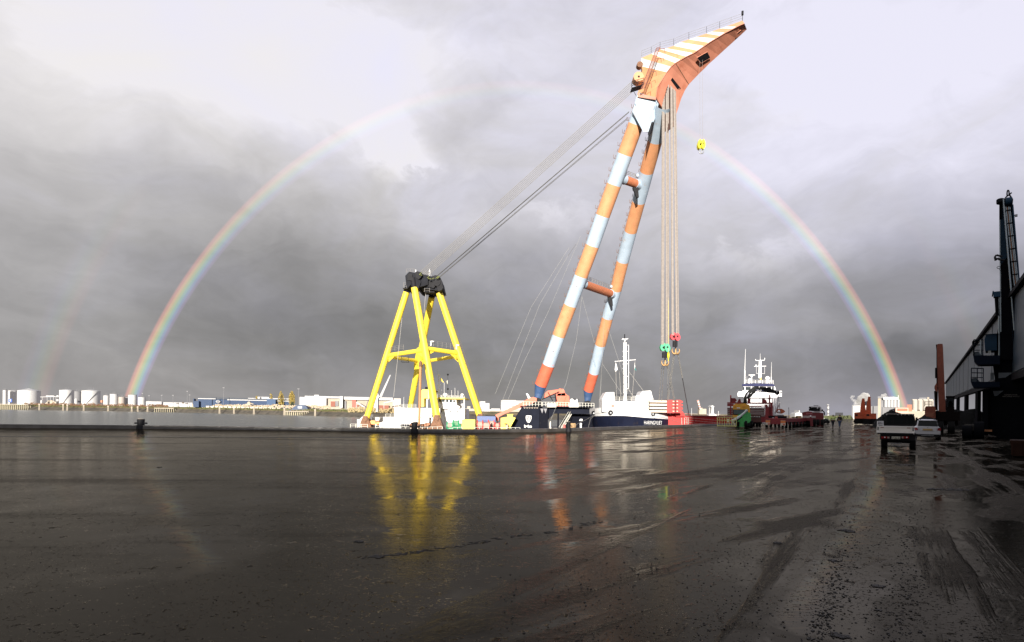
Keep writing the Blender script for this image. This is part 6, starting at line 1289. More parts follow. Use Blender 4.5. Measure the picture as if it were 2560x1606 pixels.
for pix, ra, rb, hh in [([(2433, 889), (2500, 889), (2500, 911), (2444, 912), (2436, 905)], (2434, 889), (2457, 889), 1.2), ([(2427, 955), (2500, 955), (2500, 968), (2434, 970), (2430, 964)], (2428, 955), (2458, 956), 1.05)]:
    mb = MB(); mb.pp(pix, BY - .6, 2.2, 0); rails(mb, [P(ra[0], ra[1], BY - .6), P(rb[0], rb[1], BY - .6)], hh, .3, .03, 0, 3); rails(mb, [P(ra[0], ra[1], BY + 1.2), P(rb[0], rb[1], BY + 1.2)], hh, .3, .03, 0, 3)
    mb.pp([(ra[0], ra[1]), (ra[0], ra[1] - 8), (ra[0] + 12, ra[1] - 10), (ra[0] + 22, ra[1])], BY + 1.3, .02, 1); mb.build('platform', [mat('platform_blue', (.004, .008, .018), .8, spec=.1), clad], hcx)
mb = MB(); mb.pc(2431, 855, BY - .6, 2450, 850, BY - .6, .05, n=6); mb.pc(2434, 851, BY - .6, 2434, 889, BY - .6, .04, n=6); mb.pc(2451.5, 850, BY - .6, 2452.5, 886, BY - .6, .05, n=6, m=1); mb.pbox(2430, 2433, 854, 861, BY - .7, .1); mb.build('ladder_frame', [bd, chrome], hcx)
mb = MB(); mb.pbox(2476, 2485, 932, 950, BY + .76, .03, 0); mb.pp([(2496, 932), (2532, 932), (2514, 944), (2496, 946)], BY + .76, .03, 0); mb.pp([(2482, 978), (2509, 977), (2493, 990), (2486, 991)], BY + .76, .03, 0); mb.build('gap_window', mat('smoky_glass', (.12, .14, .16), .1), hcx)
p = P(2527, 993, BY + .77); text('lettering', 'GENERATOR\nMACHINE ROOM', (p.x, p.y, p.z), .09, mat('faint_lettering', (.16, .15, .14), .6), hcx, w=1.0, depth=.004)
mb = MB(); mb.pbox(2460, 2480, 1074.5, 1079.5, BY + .2, .05); mb.build('reflector_board', mat('orange_reflector', (.46, .20, .09), .5), hcx)
for x, s in ((2418, .5), (2448, .65)):
    m2 = MB(); c = P(x, 1088, BY - 1); m2.cyl((c.x - .3, c.y, s), (c.x + .3, c.y, s), s, n=20); m2.build('wheel', bd, hcx)
mb = MB(); mb.pp([(2412, 1075), (2414, 1062), (2430, 1060), (2448, 1064), (2450, 1078), (2442, 1106), (2420, 1106)], BY - .6, 1.2, 1); mb.pbox(2411, 2448, 1061, 1077, BY - .9, .3, 0); mb.build('outrigger', [mat('outrigger_grey', (.05, .045, .042), .7), bd], hcx)
KY = frame(2541, 24.5)
og = thing('skip', 'rusty orange skip standing at the right edge under the crane', 'skip', P(2545, 1140, KY)); og.location.z = 0
mb = MB(); xa_, xb_ = P(2524, 1120, KY).x, P(2600, 1120, KY).x; zt_ = P(2540, 1102, KY).z
mb.hull2([(xa_ + .1, KY, .05), (xb_, KY, .05), (xb_, KY, zt_), (xa_, KY, zt_)], [(xa_ + .1, KY + 2, .05), (xb_, KY + 2, .05), (xb_, KY + 2, zt_), (xa_, KY + 2, zt_)])
for k in range(4): mb.box(xa_ + .05 + k * .28, xa_ + .11 + k * .28, KY - .06, KY, .08, zt_ - .03)
mb.build('bin', mat('skip_orange', (.018, .006, .003), .8, var=.3, spec=.15, dirt=.3, dirtc=(.02, .01, .008)), og)
frame()
# ================================================================== far bank: tank farm and works on the left
fw = mat('far_white', (.50, .50, .50), .6, var=.05, vs=.3); fg = mat('far_grey', (.20, .20, .21), .7, var=.08, vs=.3); fc = mat('far_cream', (.38, .33, .26), .7, var=.08, vs=.3)
def fY(px, d=45): return bank_y(px) + d
def zt(px, py, Y): return P(px, py, Y).z
GZ = 1.0
def tank(label, x0, x1, ytop, cone=0.0, m=fw, d=45, rail=True, stair=False, name='storage_tank', cat='storage tank', group='storage tanks on the far bank'):
    if m is fw: m = mat('tank_white', (.50, .50, .50), .6, var=.06, vs=.3, dirt=.1, dirtc=(.3, .28, .25), streak=True)
    xc = (x0 + x1) / 2; Y = fY(xc, d); r = (x1 - x0) / 2 * Y / F / math.sqrt(1 + ((xc - HX) / F) ** 2); c = P(xc, ytop, Y); t = thing(name, label, cat, (c.x, Y, GZ), group)
    mb = MB(); n = 40; mb.cyl((c.x, Y, GZ), (c.x, Y, c.z), r, n=n, m=0, cap=False)
    mb.build('wall', m, t)
    mb = MB(); apex = zt(xc, ytop - cone, Y) if cone else c.z + .15 * 1; mb.cyl((c.x, Y, c.z), (c.x, Y, apex), r * 1.01, .3, n=n, smooth=False); mb.build('roof', m, t)
    if rail:
        mb = MB(); mb.torus((c.x, Y, c.z), 0, 0, 0, 3) if False else None
        pts = [Vector((c.x + math.cos(2 * math.pi * i / 20) * r, Y + math.sin(2 * math.pi * i / 20) * r, c.z + 1.1)) for i in range(21)]
        mb.tube(pts, .07, 4)
        for p in pts[:-1]: mb.cyl(p - Vector((0, 0, 1.1)), p, .06, n=4)
        for k in range(3): a = c + Vector((r * (.3 - .3 * k), 0, 0)); mb.cyl((a.x, Y, c.z), (a.x, Y, c.z + 2.6 + (apex - c.z)), .12, n=5)
        mb.build('railing', fg, t)
    if stair:
        mb = MB(); pts = []
        for i in range(13):
            a = -math.pi * .5 + math.pi * .42 * i / 12; pts.append(Vector((c.x + math.cos(a) * (r + .5), Y + math.sin(a) * (r + .5), GZ + (c.z - GZ) * i / 12)))
        mb.tube(pts, .35, 4); mb.build('stair', fg, t)
    return t
tank('wide white tank with shallow cone roof at the far left', 43, 103, 977, 5.5, m=fw, d=50)
tank('narrow white tank at the left end of the far bank', 7, 18, 976, 0, d=60)
tank('white tank squeezed between the narrow one and the wide cone-roofed one', 20, 46, 977, 1, d=75)
tank('white tank with spiral stair, left of the bramble mound', 148, 186, 976, 2.5, d=50, stair=True)
tank('greyish white tank half hidden between the two stair tanks', 181, 207, 979, 1, m=fg, d=85)
tank('white tank with spiral stair above the brown bramble mound', 203.5, 252, 977.5, 3, d=45, stair=True)
tank('slim white tank standing just left of the stair tank', 141, 149.5, 989, 0, d=55, rail=False)
tank('small white vessel between the stair tanks', 186, 194, 997.5, 1, d=35, rail=False)
tank('short slim white tank, leftmost of the cluster at the rainbow foot', 258.5, 274, 989.5, 0, d=45)
tank('taller white tank, second in the cluster at the rainbow foot', 274.5, 295.5, 986, 1, d=45)
tank('brownish grey tank in the middle of the rainbow foot cluster', 296, 313.5, 993, 0, m=mat('far_taupe', (.36, .32, .29), .7), d=50)
tank('white tank behind the flue in the rainbow foot cluster', 313.5, 325, 993.5, 0, d=60)
tank('widest white tank of the cluster at the rainbow foot', 320.5, 343, 988, 1, d=42)
tank('white tank standing alone at the right of the cluster', 345, 364.5, 994, 0, d=42)
def bld(name, label, cat, rects, group=None, d=40, wins=None, Yf=None, base=None):
    xs = [r[0] for r in rects] + [r[1] for r in rects]; xc = (min(xs) + max(xs)) / 2; Y = frame(xc, Yf or fY(xc, d)); t = thing(name, label, cat, P(xc, 1030, Y), group); t.location.z = GZ if Yf is None else 0
    zb = GZ if Yf is None else -.3
    by = {}
    for (x0, x1, y0, y1, m, nm, dd, th) in rects:
        mb = MB(); a = P(x0, y0, Y + dd); b = P(x1, y0, Y + dd); c = P((x0 + x1) / 2, y0, Y + dd); z1 = c.z; z0 = zb if y1 is None else P((x0 + x1) / 2, y1, Y + dd).z
        mb.box(a.x, b.x, Y + dd, Y + dd + th, z0, z1); mb.build(nm, m, t)
    frame(); return t
bld('office_building', 'low white site buildings beside the left jetty', 'building', [(365, 404, 1004, None, fw, 'wall', 0, 14), (404, 481, 1006.5, None, fw, 'wall', 2, 14), (386, 403, 1013, 1024, mat('far_dark', (.12, .10, .08), .8), 'opening', -1.5, .8), (455, 460, 1005, 1009, mat('far_dark', (.12, .1, .08)), 'window', 1.5, .3), (463, 470, 1008, 1010, mat('far_dark', (.12, .1, .08)), 'window', 1.5, .3), (440, 447, 1008, 1009.5, mat('far_dark', (.12, .1, .08)), 'window', 1.5, .3)])
blue = mat('far_blue', (.032, .060, .125), .6, var=.08, vs=.1); blue2 = mat('far_pale_blue', (.055, .10, .19), .6); rfm = mat('far_roof', (.07, .08, .10), .7)
bw = bld('warehouse', 'long blue warehouse with white stripe and grey roof', 'warehouse', [(483, 485, 997, None, blue, 'gable', 1, 30), (495, 530, 996.5, None, blue, 'wall', 0, 40), (530, 667, 999, None, blue, 'wall', 1, 40), (667, 689, 998.5, None, blue2, 'entrance_block', -2, 10), (689, 724.5, 1001, None, blue, 'wall', 1.5, 40),
    (495, 539, 996, 998.2, fw, 'stripe', -.5, .4), (568, 667, 998.4, 1002, fw, 'stripe', .4, .4), (689, 724, 1002, 1004.2, fw, 'stripe', 1.0, .4), (495, 540, 993.4, 996, rfm, 'roof', -.8, 42), (538, 620, 994.6, 998.4, rfm, 'roof', -.2, 40), (620, 725, 998, 1001, rfm, 'roof', .3, 40), (483, 497, 1003, None, blue, 'annex', -3, 10), (540, 551, 996, 998.6, rfm, 'window', 0, .5), (556, 568, 996.6, 999, rfm, 'window', 0, .5), (681, 686, 1010, 1015, mat('far_dark', (.12, .1, .08)), 'door', -2.3, .3)], d=70)
Yw = frame(604, fY(604, 70)) - 1; mb = MB(); c = P(545, 1004.5, Yw - .2); mb.torus(c, 1.35, 1.35, .32, 20); mb.box(c.x - 2.2, c.x + 2.2, c.y, c.y + .2, c.z - .2, c.z + .25); mb.build('emblem', fw, bw); frame()
bld('warehouse', 'pale hall roof showing above the blue warehouse', 'warehouse', [(620, 640, 995.5, None, fw, 'wall', 0, 30), (640, 672, 992.5, None, fw, 'wall', 2, 30), (672, 724, 996.5, None, fw, 'wall', 1, 30)], d=140)
bld('industrial_hall', 'big plain white hall right of the poplars', 'building', [(749, 816, 993.5, None, fw, 'wall', 0, 30), (762, 815, 990.5, 994, fw, 'roof', 2, 26), (816, 827, 995, None, fc, 'end_wall', 3, 26), (807, 809.5, 1009.5, 1011, fg, 'window', -.3, .3), (786, 797, 987.5, 991, fw, 'roof_unit', 4, 8)], d=50)
rf_ = mat('far_red', (.50, .13, .10), .7); rdk = mat('far_oxide', (.26, .10, .07), .8)
bld('bulk_terminal', 'pale bulk terminal with long white roof and red doors behind the yellow tower', 'building',
    [(815, 882, 992, 996.5, fw, 'roof', 0, 30), (860, 982, 993.5, 1000.5, fw, 'roof', -1, 30), (827, 990, 999, None, fc, 'wall', 2, 26), (982, 1002, 996.5, None, mat('far_pink', (.55, .46, .42), .7), 'wall', 1, 20), (880, 890, 1000.5, 1030, rf_, 'door', .5, 2), (890, 897, 1013, 1030, rdk, 'door', .8, 1.5), (827, 838, 1004, 1017, rdk, 'door', 1, 1.5), (946, 953, 1013.5, 1028, rdk, 'door', .4, 2), (953, 972, 1014, 1033, rdk, 'tank', -1, 4),
     (838, 846, 1003, 1016, fg, 'bay', 1.2, 1.2), (850, 857, 991, 1020, fw, 'silo', -2, 3), (859, 866, 1003, 1022, fg, 'bay', 1.2, 1), (935, 942, 997, 1036, fw, 'silo', -2, 4)], d=40)
def conv(label, pts, d=30):
    xc = pts[0][0]; Y = fY(xc, d); t = thing('conveyor', label, 'conveyor', P(pts[0][0], 1030, Y)); t.location.z = GZ; mb = MB()
    for (xa, ya), (xb, yb) in zip(pts[:-1], pts[1:]): mb.pc(xa, ya, Y, xb, yb, Y, .7, n=4)
    for (x, y) in pts: p = P(x, y, Y); mb.cyl((p.x, p.y, GZ), p, .25, n=5)
    mb.build('gallery', fw, t)
conv('white conveyor rising to the roof of the bulk terminal', [(891, 1006), (916, 1021)]); conv('white conveyor reaching out right of the bulk terminal', [(960, 1008), (995, 1000)]); conv('pale conveyor sloping down beside the white hall', [(852, 1018), (874, 1028)])
def lmast(label, x, ytop, d=40, h=None):
    Y = fY(x, d); p = P(x, ytop, Y); t = thing('light_mast', label, 'light mast', (p.x, Y, GZ), 'light masts on the far bank'); mb = MB(); mb.cyl((p.x, Y, GZ), p, .22, .14, 6); mb.box(p.x - .9, p.x + .9, Y - .3, Y + .3, p.z - .3, p.z + .4); mb.build('pole', fg, t)
for x, y, l in [(404.6, 989, 'light mast at the left end of the white site buildings'), (433, 989, 'light mast over the low white site buildings'), (468.5, 979, 'taller light mast near the left end of the blue warehouse'), (474.5, 988, 'shorter light mast beside a taller one left of the blue warehouse'), (559.5, 970, 'tallest light mast standing before the blue warehouse'), (746.5, 973, 'light mast between the poplars and the white hall'), (356.5, 984, 'thin mast above the lone white tank'), (373, 990, 'thin mast left of the white site buildings')]: lmast(l, x, y)
# yellowing poplars
leaf = mat('autumn_leaf', (.36, .27, .07), .9, var=.5, vs=.4); bark = mat('bark', (.10, .07, .05), .9)
def tree(label, x0, x1, y0, y1, d=120, m=leaf, n=420, name='poplar_tree', grp='yellowing poplars'):
    xc = (x0 + x1) / 2; Y = fY(xc, d); c = P(xc, y0, Y); b = P(xc, y1, Y); w = (x1 - x0) / 2 * Y / F; H = c.z - GZ; t = thing(name, label, 'tree', (c.x, Y, GZ), grp)
    mb = MB(); mb.cyl((c.x, Y, GZ), (c.x, Y, GZ + H * .8), .5, .1, 7)
    for k in range(9): a = random.uniform(0, 6.28); z = GZ + H * random.uniform(.2, .6); mb.cyl((c.x, Y, z), (c.x + math.cos(a) * w * .6, Y + math.sin(a) * w * .6, z + H * .25), .16, .04, 4)
    mb.build('trunk', bark, t)
    mb = MB(); lobes = [(random.uniform(-.6, .6), random.uniform(-.6, .6), random.uniform(.75, 1)) for _ in range(5)]
    for k in range(n):
        lx, ly, lh = random.choice(lobes); v = random.random() ** .8; z = GZ + H * (.12 + .86 * v * lh); rad = w * (.55 * math.sin(math.pi * min(1, v * .92 + .08)) ** .6)
        a = random.uniform(0, 6.28); rr_ = rad * math.sqrt(random.random()); p = Vector((c.x + lx * w * .6 + math.cos(a) * rr_, Y + ly * w * .6 + math.sin(a) * rr_, z)); s = random.uniform(.35, .8)
        u = Vector((random.uniform(-1, 1), random.uniform(-1, 1), random.uniform(-1, 1))).normalized() * s; v2 = u.orthogonal().normalized() * s * .7; mb.add([p - u, p + v2, p + u, p - v2], [(0, 1, 2, 3)])
    mb.build('crown', m, t)
tree('small yellowing poplar behind the middle of the blue warehouse', 637, 646, 988, 1000, n=160); tree('slim yellowing poplar behind the blue warehouse, left of the two big clumps', 674, 683, 983, 1000, n=200)
tree('broad yellowing poplar clump behind the right part of the blue warehouse', 692, 712, 976, 1002, n=520); tree('broad yellowing poplar clump just right of the blue warehouse end', 718, 743, 975.5, 1008, n=620)
bushm = mat('dark_bush', (.045, .06, .03), .9, var=.5, vs=.5); tree('dark shrub at the foot of the poplars beside the blue warehouse', 725, 737, 1004, 1015, d=60, m=bushm, n=200, name='shrub', grp='shrubs')
# brambles, grass and rubble along the bank
def scrub(name, label, x0, x1, h, m, n, d0=14, d1=30, s=.5):
    mb = MB()
    for k in range(n):
        x = random.uniform(x0, x1); d = random.uniform(d0, d1); Y = bank_y(x) + d; z = -.6 + (d - 10) * .1 + random.random() * h * (0.4 + .6 * abs(math.sin(x * .13) * math.cos(x * .041))); p = Vector(((x - HX) / F * Y, Y, z)); q = random.uniform(.5, 1.4) * s
        u = Vector((random.uniform(-1, 1), random.uniform(-.5, .5), random.uniform(-.3, 1))).normalized() * q; v2 = Vector((u.z, .3, -u.x)).normalized() * q * .7; mb.add([p - u, p + v2, p + u, p - v2], [(0, 1, 2, 3)])
    o = mb.build(name, m); o['kind'] = 'stuff'; o['label'] = label; o['category'] = 'scrub'; return o
scrub('bramble_scrub', 'brown bramble scrub along the far bank below the tanks', 60, 420, 3.2, mat('bramble_brown', (.17, .095, .05), .9, var=.4), 2600)
scrub('bank_grass', 'green and ochre rough grass along the far river bank', 0, 900, 1.2, mat('bank_green', (.10, .11, .035), .9, var=.4), 2600, 8, 20)
scrub('rubble', 'pale sandy rubble heaps before the blue warehouse', 480, 900, 2.2, mat('rubble_sand', (.45, .37, .27), .9, var=.3), 1800, 30, 44, .8)
scrub('bramble_scrub', 'pale reeds and scrub at the bank right of the bulk terminal', 870, 1000, 2.6, mat('reed_ochre', (.38, .30, .16), .9, var=.4), 1200, 6, 26, .6)
# concrete block row
Yb_ = lambda x: bank_y(x) + 20
for k, x in enumerate(range(482, 700, 11)):
    t = MB(); Y = Yb_(x); a = P(x, 1015 + (x - 482) * .028, Y); t.box(a.x, a.x + 3.3, Y, Y + 2, .3, a.z + .3); o = t.build('concrete_block', mat('block_concrete', (.58, .53, .44), .8, var=.15)); tag(o, 'cream concrete block in the long row on the bank before the blue warehouse', 'concrete block', 'concrete blocks lined up on the far bank')
for k, x in enumerate(range(775, 880, 11)):
    t = MB(); Y = Yb_(x); a = P(x, 1024 + (x - 775) * .03, Y); t.box(a.x, a.x + 2.4, Y, Y + 2, .0, a.z + .3); o = t.build('concrete_block', mat('block_concrete', (.58, .53, .44), .8)); tag(o, 'cream concrete block in the short row below the white hall', 'concrete block', 'concrete blocks below the white hall')
# mooring dolphins and jetties
def dolphin(label, x, ytop, w=4.5, d=-6):
    Y = bank_y(x) + d; p = P(x, ytop, Y); r = w / 2 * Y / F; t = thing('mooring_dolphin', label, 'mooring post', (p.x, Y, WZ), 'mooring posts along the far bank'); mb = MB()
    mb.cyl((p.x - r * .6, Y, WZ - 1), (p.x - r * .35, Y, p.z), .35, n=8, m=0); mb.cyl((p.x + r * .6, Y, WZ - 1), (p.x + r * .35, Y, p.z), .35, n=8, m=0); mb.cyl((p.x, Y + 1, WZ - 1), (p.x, Y + .5, p.z), .35, n=8, m=1); mb.box(p.x - r, p.x + r, Y - .3, Y + .9, p.z - .5, p.z + .5, 0); mb.build('piles', [fc, rust], t)
for i, (x, y) in enumerate([(98.5, 1011), (158, 1012), (168.5, 1013), (209.5, 1014.5), (270.5, 1016), (329.5, 1018), (344.5, 1017.5), (369, 1018.5), (549, 1020), (585, 1021), (635, 1018), (711, 1022), (788, 1025)]):
    dolphin(['mooring post just right of the left jetty', 'left one of two close mooring posts below the stair tank', 'right one of two close mooring posts below the stair tank', 'mooring post below the bramble mound', 'mooring post below the short slim white tank', 'mooring post below the widest cluster tank', 'mooring post below the lone white tank', 'leaning mooring post left of the middle jetty', 'mooring post below the blue warehouse emblem', 'mooring post below the middle of the blue warehouse', 'tall mooring post below the excavator on the rubble', 'mooring post at the left end of the right jetty', 'mooring post right of the right jetty'][i], x, y)
def jetty(label, x0, x1, ytop, d=-4):
    xc = (x0 + x1) / 2; Y = bank_y(xc) + d; t = thing('jetty', label, 'jetty', P(xc, 1025, Y), 'jetties on the far bank'); a = P(x0, ytop, Y); b = P(x1, ytop, Y); mb = MB(); mb.box(a.x, b.x, Y, Y + 5, a.z - .6, a.z); mb.build('deck', fc, t); mb = MB(); n = max(3, int((x1 - x0) / 5))
    for k in range(n + 1): x = a.x + (b.x - a.x) * k / n; mb.cyl((x, Y + .4, WZ - 1), (x, Y + .4, a.z - .5), .28, n=6); mb.cyl((x, Y + 4, WZ - 1), (x, Y + 4, a.z - .5), .28, n=6)
    mb.build('piles', mat('pile_cream', (.42, .38, .27), .8), t); mb = MB(); rails(mb, [Vector((a.x, Y, a.z)), Vector((b.x, Y, a.z))], 1.1, 4, .08, 0, 2); mb.build('railing', fc, t)
jetty('long timber jetty below the cone-roofed tank at the left', -20, 69, 1010.5); jetty('timber jetty below the low white site buildings', 386, 434, 1020.5); jetty('short jetty below the blue crusher', 713, 771, 1028)
cv2 = thing('crusher', 'dark blue crushing machine with white panel on the bank', 'crusher', P(750, 1020, bank_y(750) + 12)); mb = MB(); Yc = bank_y(750) + 12; mb.pp([(728, 1025), (734, 1018), (742, 1013), (758, 1013), (765, 1016), (770, 1024)], Yc, 5, 0); mb.pbox(744.5, 755, 1016, 1021.5, Yc - .2, .2, 1); mb.pc(728, 1026, Yc, 720, 1030, Yc, .5, n=6); mb.build('body', [blue, fw], cv2)
ex = thing('excavator', 'small pale excavator on the rubble before the blue warehouse', 'excavator', P(622, 1012, bank_y(622) + 28)); mb = MB(); Yc = bank_y(622) + 28; mb.pp([(618, 1013), (618, 1007), (621, 1004.5), (624, 1004.5), (625.5, 1009), (626, 1013)], Yc, 3, 0); mb.pc(624, 1008, Yc, 634, 1011, Yc, .5, n=6); mb.build('body', [fc, dark], ex)
sg = thing('sign_board', 'blue and white sign board on the left jetty', 'sign', P(25, 1005, bank_y(25) + 2)); mb = MB(); mb.pbox(21, 30, 997.5, 1006, bank_y(25) + 2, .4, 0); mb.pbox(24, 27.5, 999, 1004, bank_y(25) + 1.8, .2, 1); mb.build('panel', [mat('sign_blue', (.03, .10, .42), .5), fw], sg)
# pipe rack by the tanks
pr = thing('pipe_bridge', 'white pipe bridge joining the cone-roofed tank to the stair tanks', 'pipe bridge', P(125, 1010, fY(125, 40))); mb = MB(); Yc = fY(125, 40); mb.pc(101, 993, Yc, 141, 992, Yc, .4, n=5); mb.pbox(115, 135, 989.5, 993, Yc, 2)
for x in (106, 118, 126, 134, 140): mb.pc(x, 993, Yc, x, 1009, Yc, .2, n=5)
mb.build('pipes', fw, pr); mb = MB(); mb.pp([(112, 1010), (120, 1002), (130, 1001), (139, 1006), (142, 1010)], Yc + 3, 3); mb.build('pump_house', fc, pr)
tank('small white tank under the pipe bridge', 101, 107, 1001, 0, d=32, rail=False)
oc = thing('container', 'orange container behind the right stair tank', 'container', P(252, 1004, fY(252, 80))); mb = MB(); mb.pbox(250.5, 255.5, 1001, 1006.5, fY(252, 80), 5); mb.build('body', mat('faded_orange', (.55, .22, .12), .7), oc)
# pale lattice crane jib behind the yellow tower
lc = thing('lattice_crane', 'pale lattice crane jib leaning behind the left yellow leg', 'crane', P(948, 1030, 420)); lc.location.z = GZ; mb = MB(); Yc = 420
for dx in (-2.6, 0, 2.6): mb.pc(951 + dx, 993, Yc, 976 + dx * .2, 938, Yc, .3, n=4)
for k in range(12): t = k / 12; xx = 951 + 25 * t; yy_ = 993 - 55 * t; mb.pc(xx - 2.6 * (1 - t), yy_, Yc, xx + 2.1 + 2.6 * (1 - t), yy_ - 4.6, Yc, .15, n=4)
mb.pbox(938, 947, 986, 996, Yc, 4); mb.pp([(938, 987), (942, 981), (947, 987)], Yc, 4); mb.pbox(940, 944, 996, 1030, Yc, 4); mb.build('jib', fw, lc)
# town seen between the crane and the ships
bld('apartment_building', 'long white flats with dark window bands behind the crane', 'building', [(1252.5, 1312, 1002, None, fw, 'wall', 0, 20)] + [(1252.5, 1312, 1003.5 + i * 4, 1005 + i * 4, fg, 'window_band', -.4, .5) for i in range(5)] + [(1256, 1290, 1000.5, 1002, fc, 'roof', 2, 12)], d=250)
bld('silo_block', 'stepped white silo block right of the yellow tower', 'building', [(1199, 1213, 1004, None, fw, 'wall', 0, 12), (1208, 1223.5, 1008.5, None, fw, 'wall', 1, 12), (1197, 1228, 1024, None, fw, 'base', -2, 8)], d=120)
bld('harbour_shed', 'low cream sheds on the far bank right of the yellow tower', 'building', [(1150, 1200, 1022, None, fc, 'wall', 0, 15), (1158, 1190, 1027, 1030, fg, 'opening', -.5, .5), (1168, 1176, 1016, None, fc, 'wall', 3, 8), (1225, 1262, 1026, None, fc, 'wall', 0, 14), (1228, 1250, 1022, None, fw, 'wall', 4, 14), (1262, 1306, 1024, None, fc, 'wall', 1, 14), (1290, 1480, 1036.5, None, fc, 'wall', 2, 14), (1240, 1300, 1030, 1034, fg, 'opening', -.6, .5)], d=60)
bld('harbour_shed', 'low cream wall and huts seen under the navy bridge', 'building', [(1375, 1425, 1034, 1047, fc, 'wall', 0, 10), (1376, 1420, 1047, None, rdk, 'base', -1, 4), (1384, 1398, 1030, None, fw, 'wall', 3, 8)], d=20)
# skyline right of the red ship
bld('white_silo', 'white twin silo beside the striped shore crane', 'silo', [(1755, 1766, 1022.5, None, fc, 'wall', 0, 12), (1745, 1755, 1022, None, fg, 'wall', 2, 10), (1712, 1760, 1035, None, fc, 'base', -4, 8), (1776, 1800, 1036, None, fw, 'base', -4, 8)], d=150)
sc = thing('shore_crane', 'white and red striped shore crane jib beyond the red ship', 'crane', P(1745, 1030, 620)); sc.location.z = GZ; mb = MB()
for k in range(8):
    t0, t1 = k / 8, (k + 1) / 8; mb.pc(1751 - 7 * t0, 1024 - 23 * t0, 620, 1751 - 7 * t1, 1024 - 23 * t1, 620, 1.1, n=4, m=k % 2)
mb.pp([(1742, 1001), (1747, 1000.5), (1750, 1012), (1746, 1014)], 621, 1, 0); mb.build('jib', [fw, mat('faded_red', (.55, .25, .2), .7)], sc)
mb = MB(); mb.pbox(1748, 1756, 1020, 1045, 622, 5); mb.build('tower', fc, sc)
fs = thing('distant_ship', 'distant white ship superstructure beyond the red hull', 'ship', P(1780, 1040, 560)); mb = MB(); mb.pp([(1770, 1042), (1774, 1036), (1778, 1034), (1779.5, 1018), (1777, 1018), (1777, 1016.5), (1781, 1013.5), (1786, 1016.5), (1784, 1020), (1784.5, 1034), (1790, 1037), (1798, 1042)], 560, 8); mb.pc(1773.5, 1036, 561, 1773.5, 1019, 561, .3, n=4); mb.pc(1796, 1040, 561, 1796, 1028, 561, .3, n=4); mb.build('superstructure', fw, fs)
fs = thing('distant_ship', 'distant white ship top showing over the trailer', 'ship', P(1997, 1040, 480)); mb = MB(); mb.pp([(1987, 1044), (1988, 1034), (1992, 1032), (1997, 1032), (1998, 1026), (1999, 1026), (2000, 1032), (2004, 1034), (2008, 1044)], 480, 8); mb.build('superstructure', fw, fs)
def pole(label, x, y0, y1, Y, r=.15, m=dark): 
    t = thing('thin_mast', label, 'mast', P(x, y1, Y), 'thin masts on the skyline'); mb = MB(); mb.pc(x, y1, Y, x, y0, Y, r, r * .6, 5); mb.pbox(x - .6, x + .6, y0 + 1, y0 + 2.5, Y, .3); mb.build('pole', m, t)
pole('thin dark mast rising beyond the trailer', 1972, 1019, 1044, 200, .12); pole('thin pale mast right of the shore crane', 1729, 1021, 1040, 420, .2, fw); pole('thin mast with lamp left of the white brewery silos', 2248, 1009, 1020, 300, .12, fw)
# ================================================================== land beyond the quay on the right
CYr = 330.0
ch = thing('chimney', 'slim white striped chimney on the right skyline', 'chimney', P(2070, 1045, CYr)); ch.location.z = 0; mb = MB()
for k in range(6): mb.pc(2070.3, 1042 - 5 * k, CYr, 2070.3, 1037 - 5 * k, CYr, .5, n=10, m=k % 2)
mb.pbox(2068, 2072.6, 1011.5, 1013, CYr, 1); mb.build('stack', [fw, fg], ch)
bld('factory_shed', 'white flat-topped shed on the skyline between the two walkers', 'building', [(2088, 2107.5, 1032, None, fw, 'wall', 0, 10), (2080, 2094, 1039, None, fc, 'wall', -2, 8), (2059, 2067, 1040, None, fw, 'wall', 3, 8), (2107, 2132, 1041, None, fc, 'wall', -2, 6), (2112, 2124, 1043, None, fg, 'opening', -3, 1)], Yf=CYr)
tree('dark green hedge on the skyline left of the hi-vis walker', 2066, 2080, 1039, 1048, d=-560, m=bushm, n=240, name='shrub', grp='shrubs') if False else None
mb = MB()
for k in range(500):
    x = random.choice([random.gauss(2075, 5), random.gauss(2100, 9), random.gauss(2120, 8)]); p = P(x, random.uniform(1041, 1049), 300 + random.uniform(0, 15)); q = random.uniform(.3, .8); u = Vector((random.uniform(-1, 1), 0, random.uniform(-1, 1))).normalized() * q; v2 = Vector((u.z, .2, -u.x)) * .7; mb.add([p - u, p + v2, p + u, p - v2], [(0, 1, 2, 3)])
tag(mb.build('hedge', mat('hedge_green', (.07, .08, .035), .9, var=.5)), 'dark green hedge line on the skyline behind the walkers', 'hedge', kind='stuff')
FYr = 300.0
bld('factory_hall', 'white factory hall behind the orange excavators', 'factory', [(2130, 2167, 1014.5, None, fw, 'wall', 0, 12), (2130, 2133.5, 1013, None, fg, 'edge', -.5, 13), (2176, 2184, 1016, None, fg, 'wall', 2, 10), (2184, 2195, 1015.5, None, fg, 'wall', 1, 10)], Yf=FYr)
bt = bld('silo_tower', 'tall grey and white tower with row of five white silos', 'factory', [(2195, 2202, 995.5, None, fc, 'wall', 0, 12), (2202, 2208.5, 994, None, fg, 'wall', .5, 12), (2194.5, 2208.5, 991.5, 996, fg, 'roof', -.5, 13), (2208, 2246, 993.5, 999.5, fw, 'parapet', -1, 10), (2206, 2248, 1018, None, fg, 'base', 0, 12), (2245, 2246.6, 988.5, 1018, fw, 'pipe', -1, 1)], Yf=FYr)
FYr = frame(2220.5, 300)
for k in range(5):
    mb = MB(); c = P(2213.2 + k * 7.7, 1018.5, FYr); mb.cyl((c.x, FYr + .2, c.z), (c.x, FYr + .2, P(2213 + k * 7.7, 999.4, FYr).z), .76, n=18); mb.build('silo', mat('silo_white', (.38, .38, .39), .6), bt)
frame(); FYr = 300.0
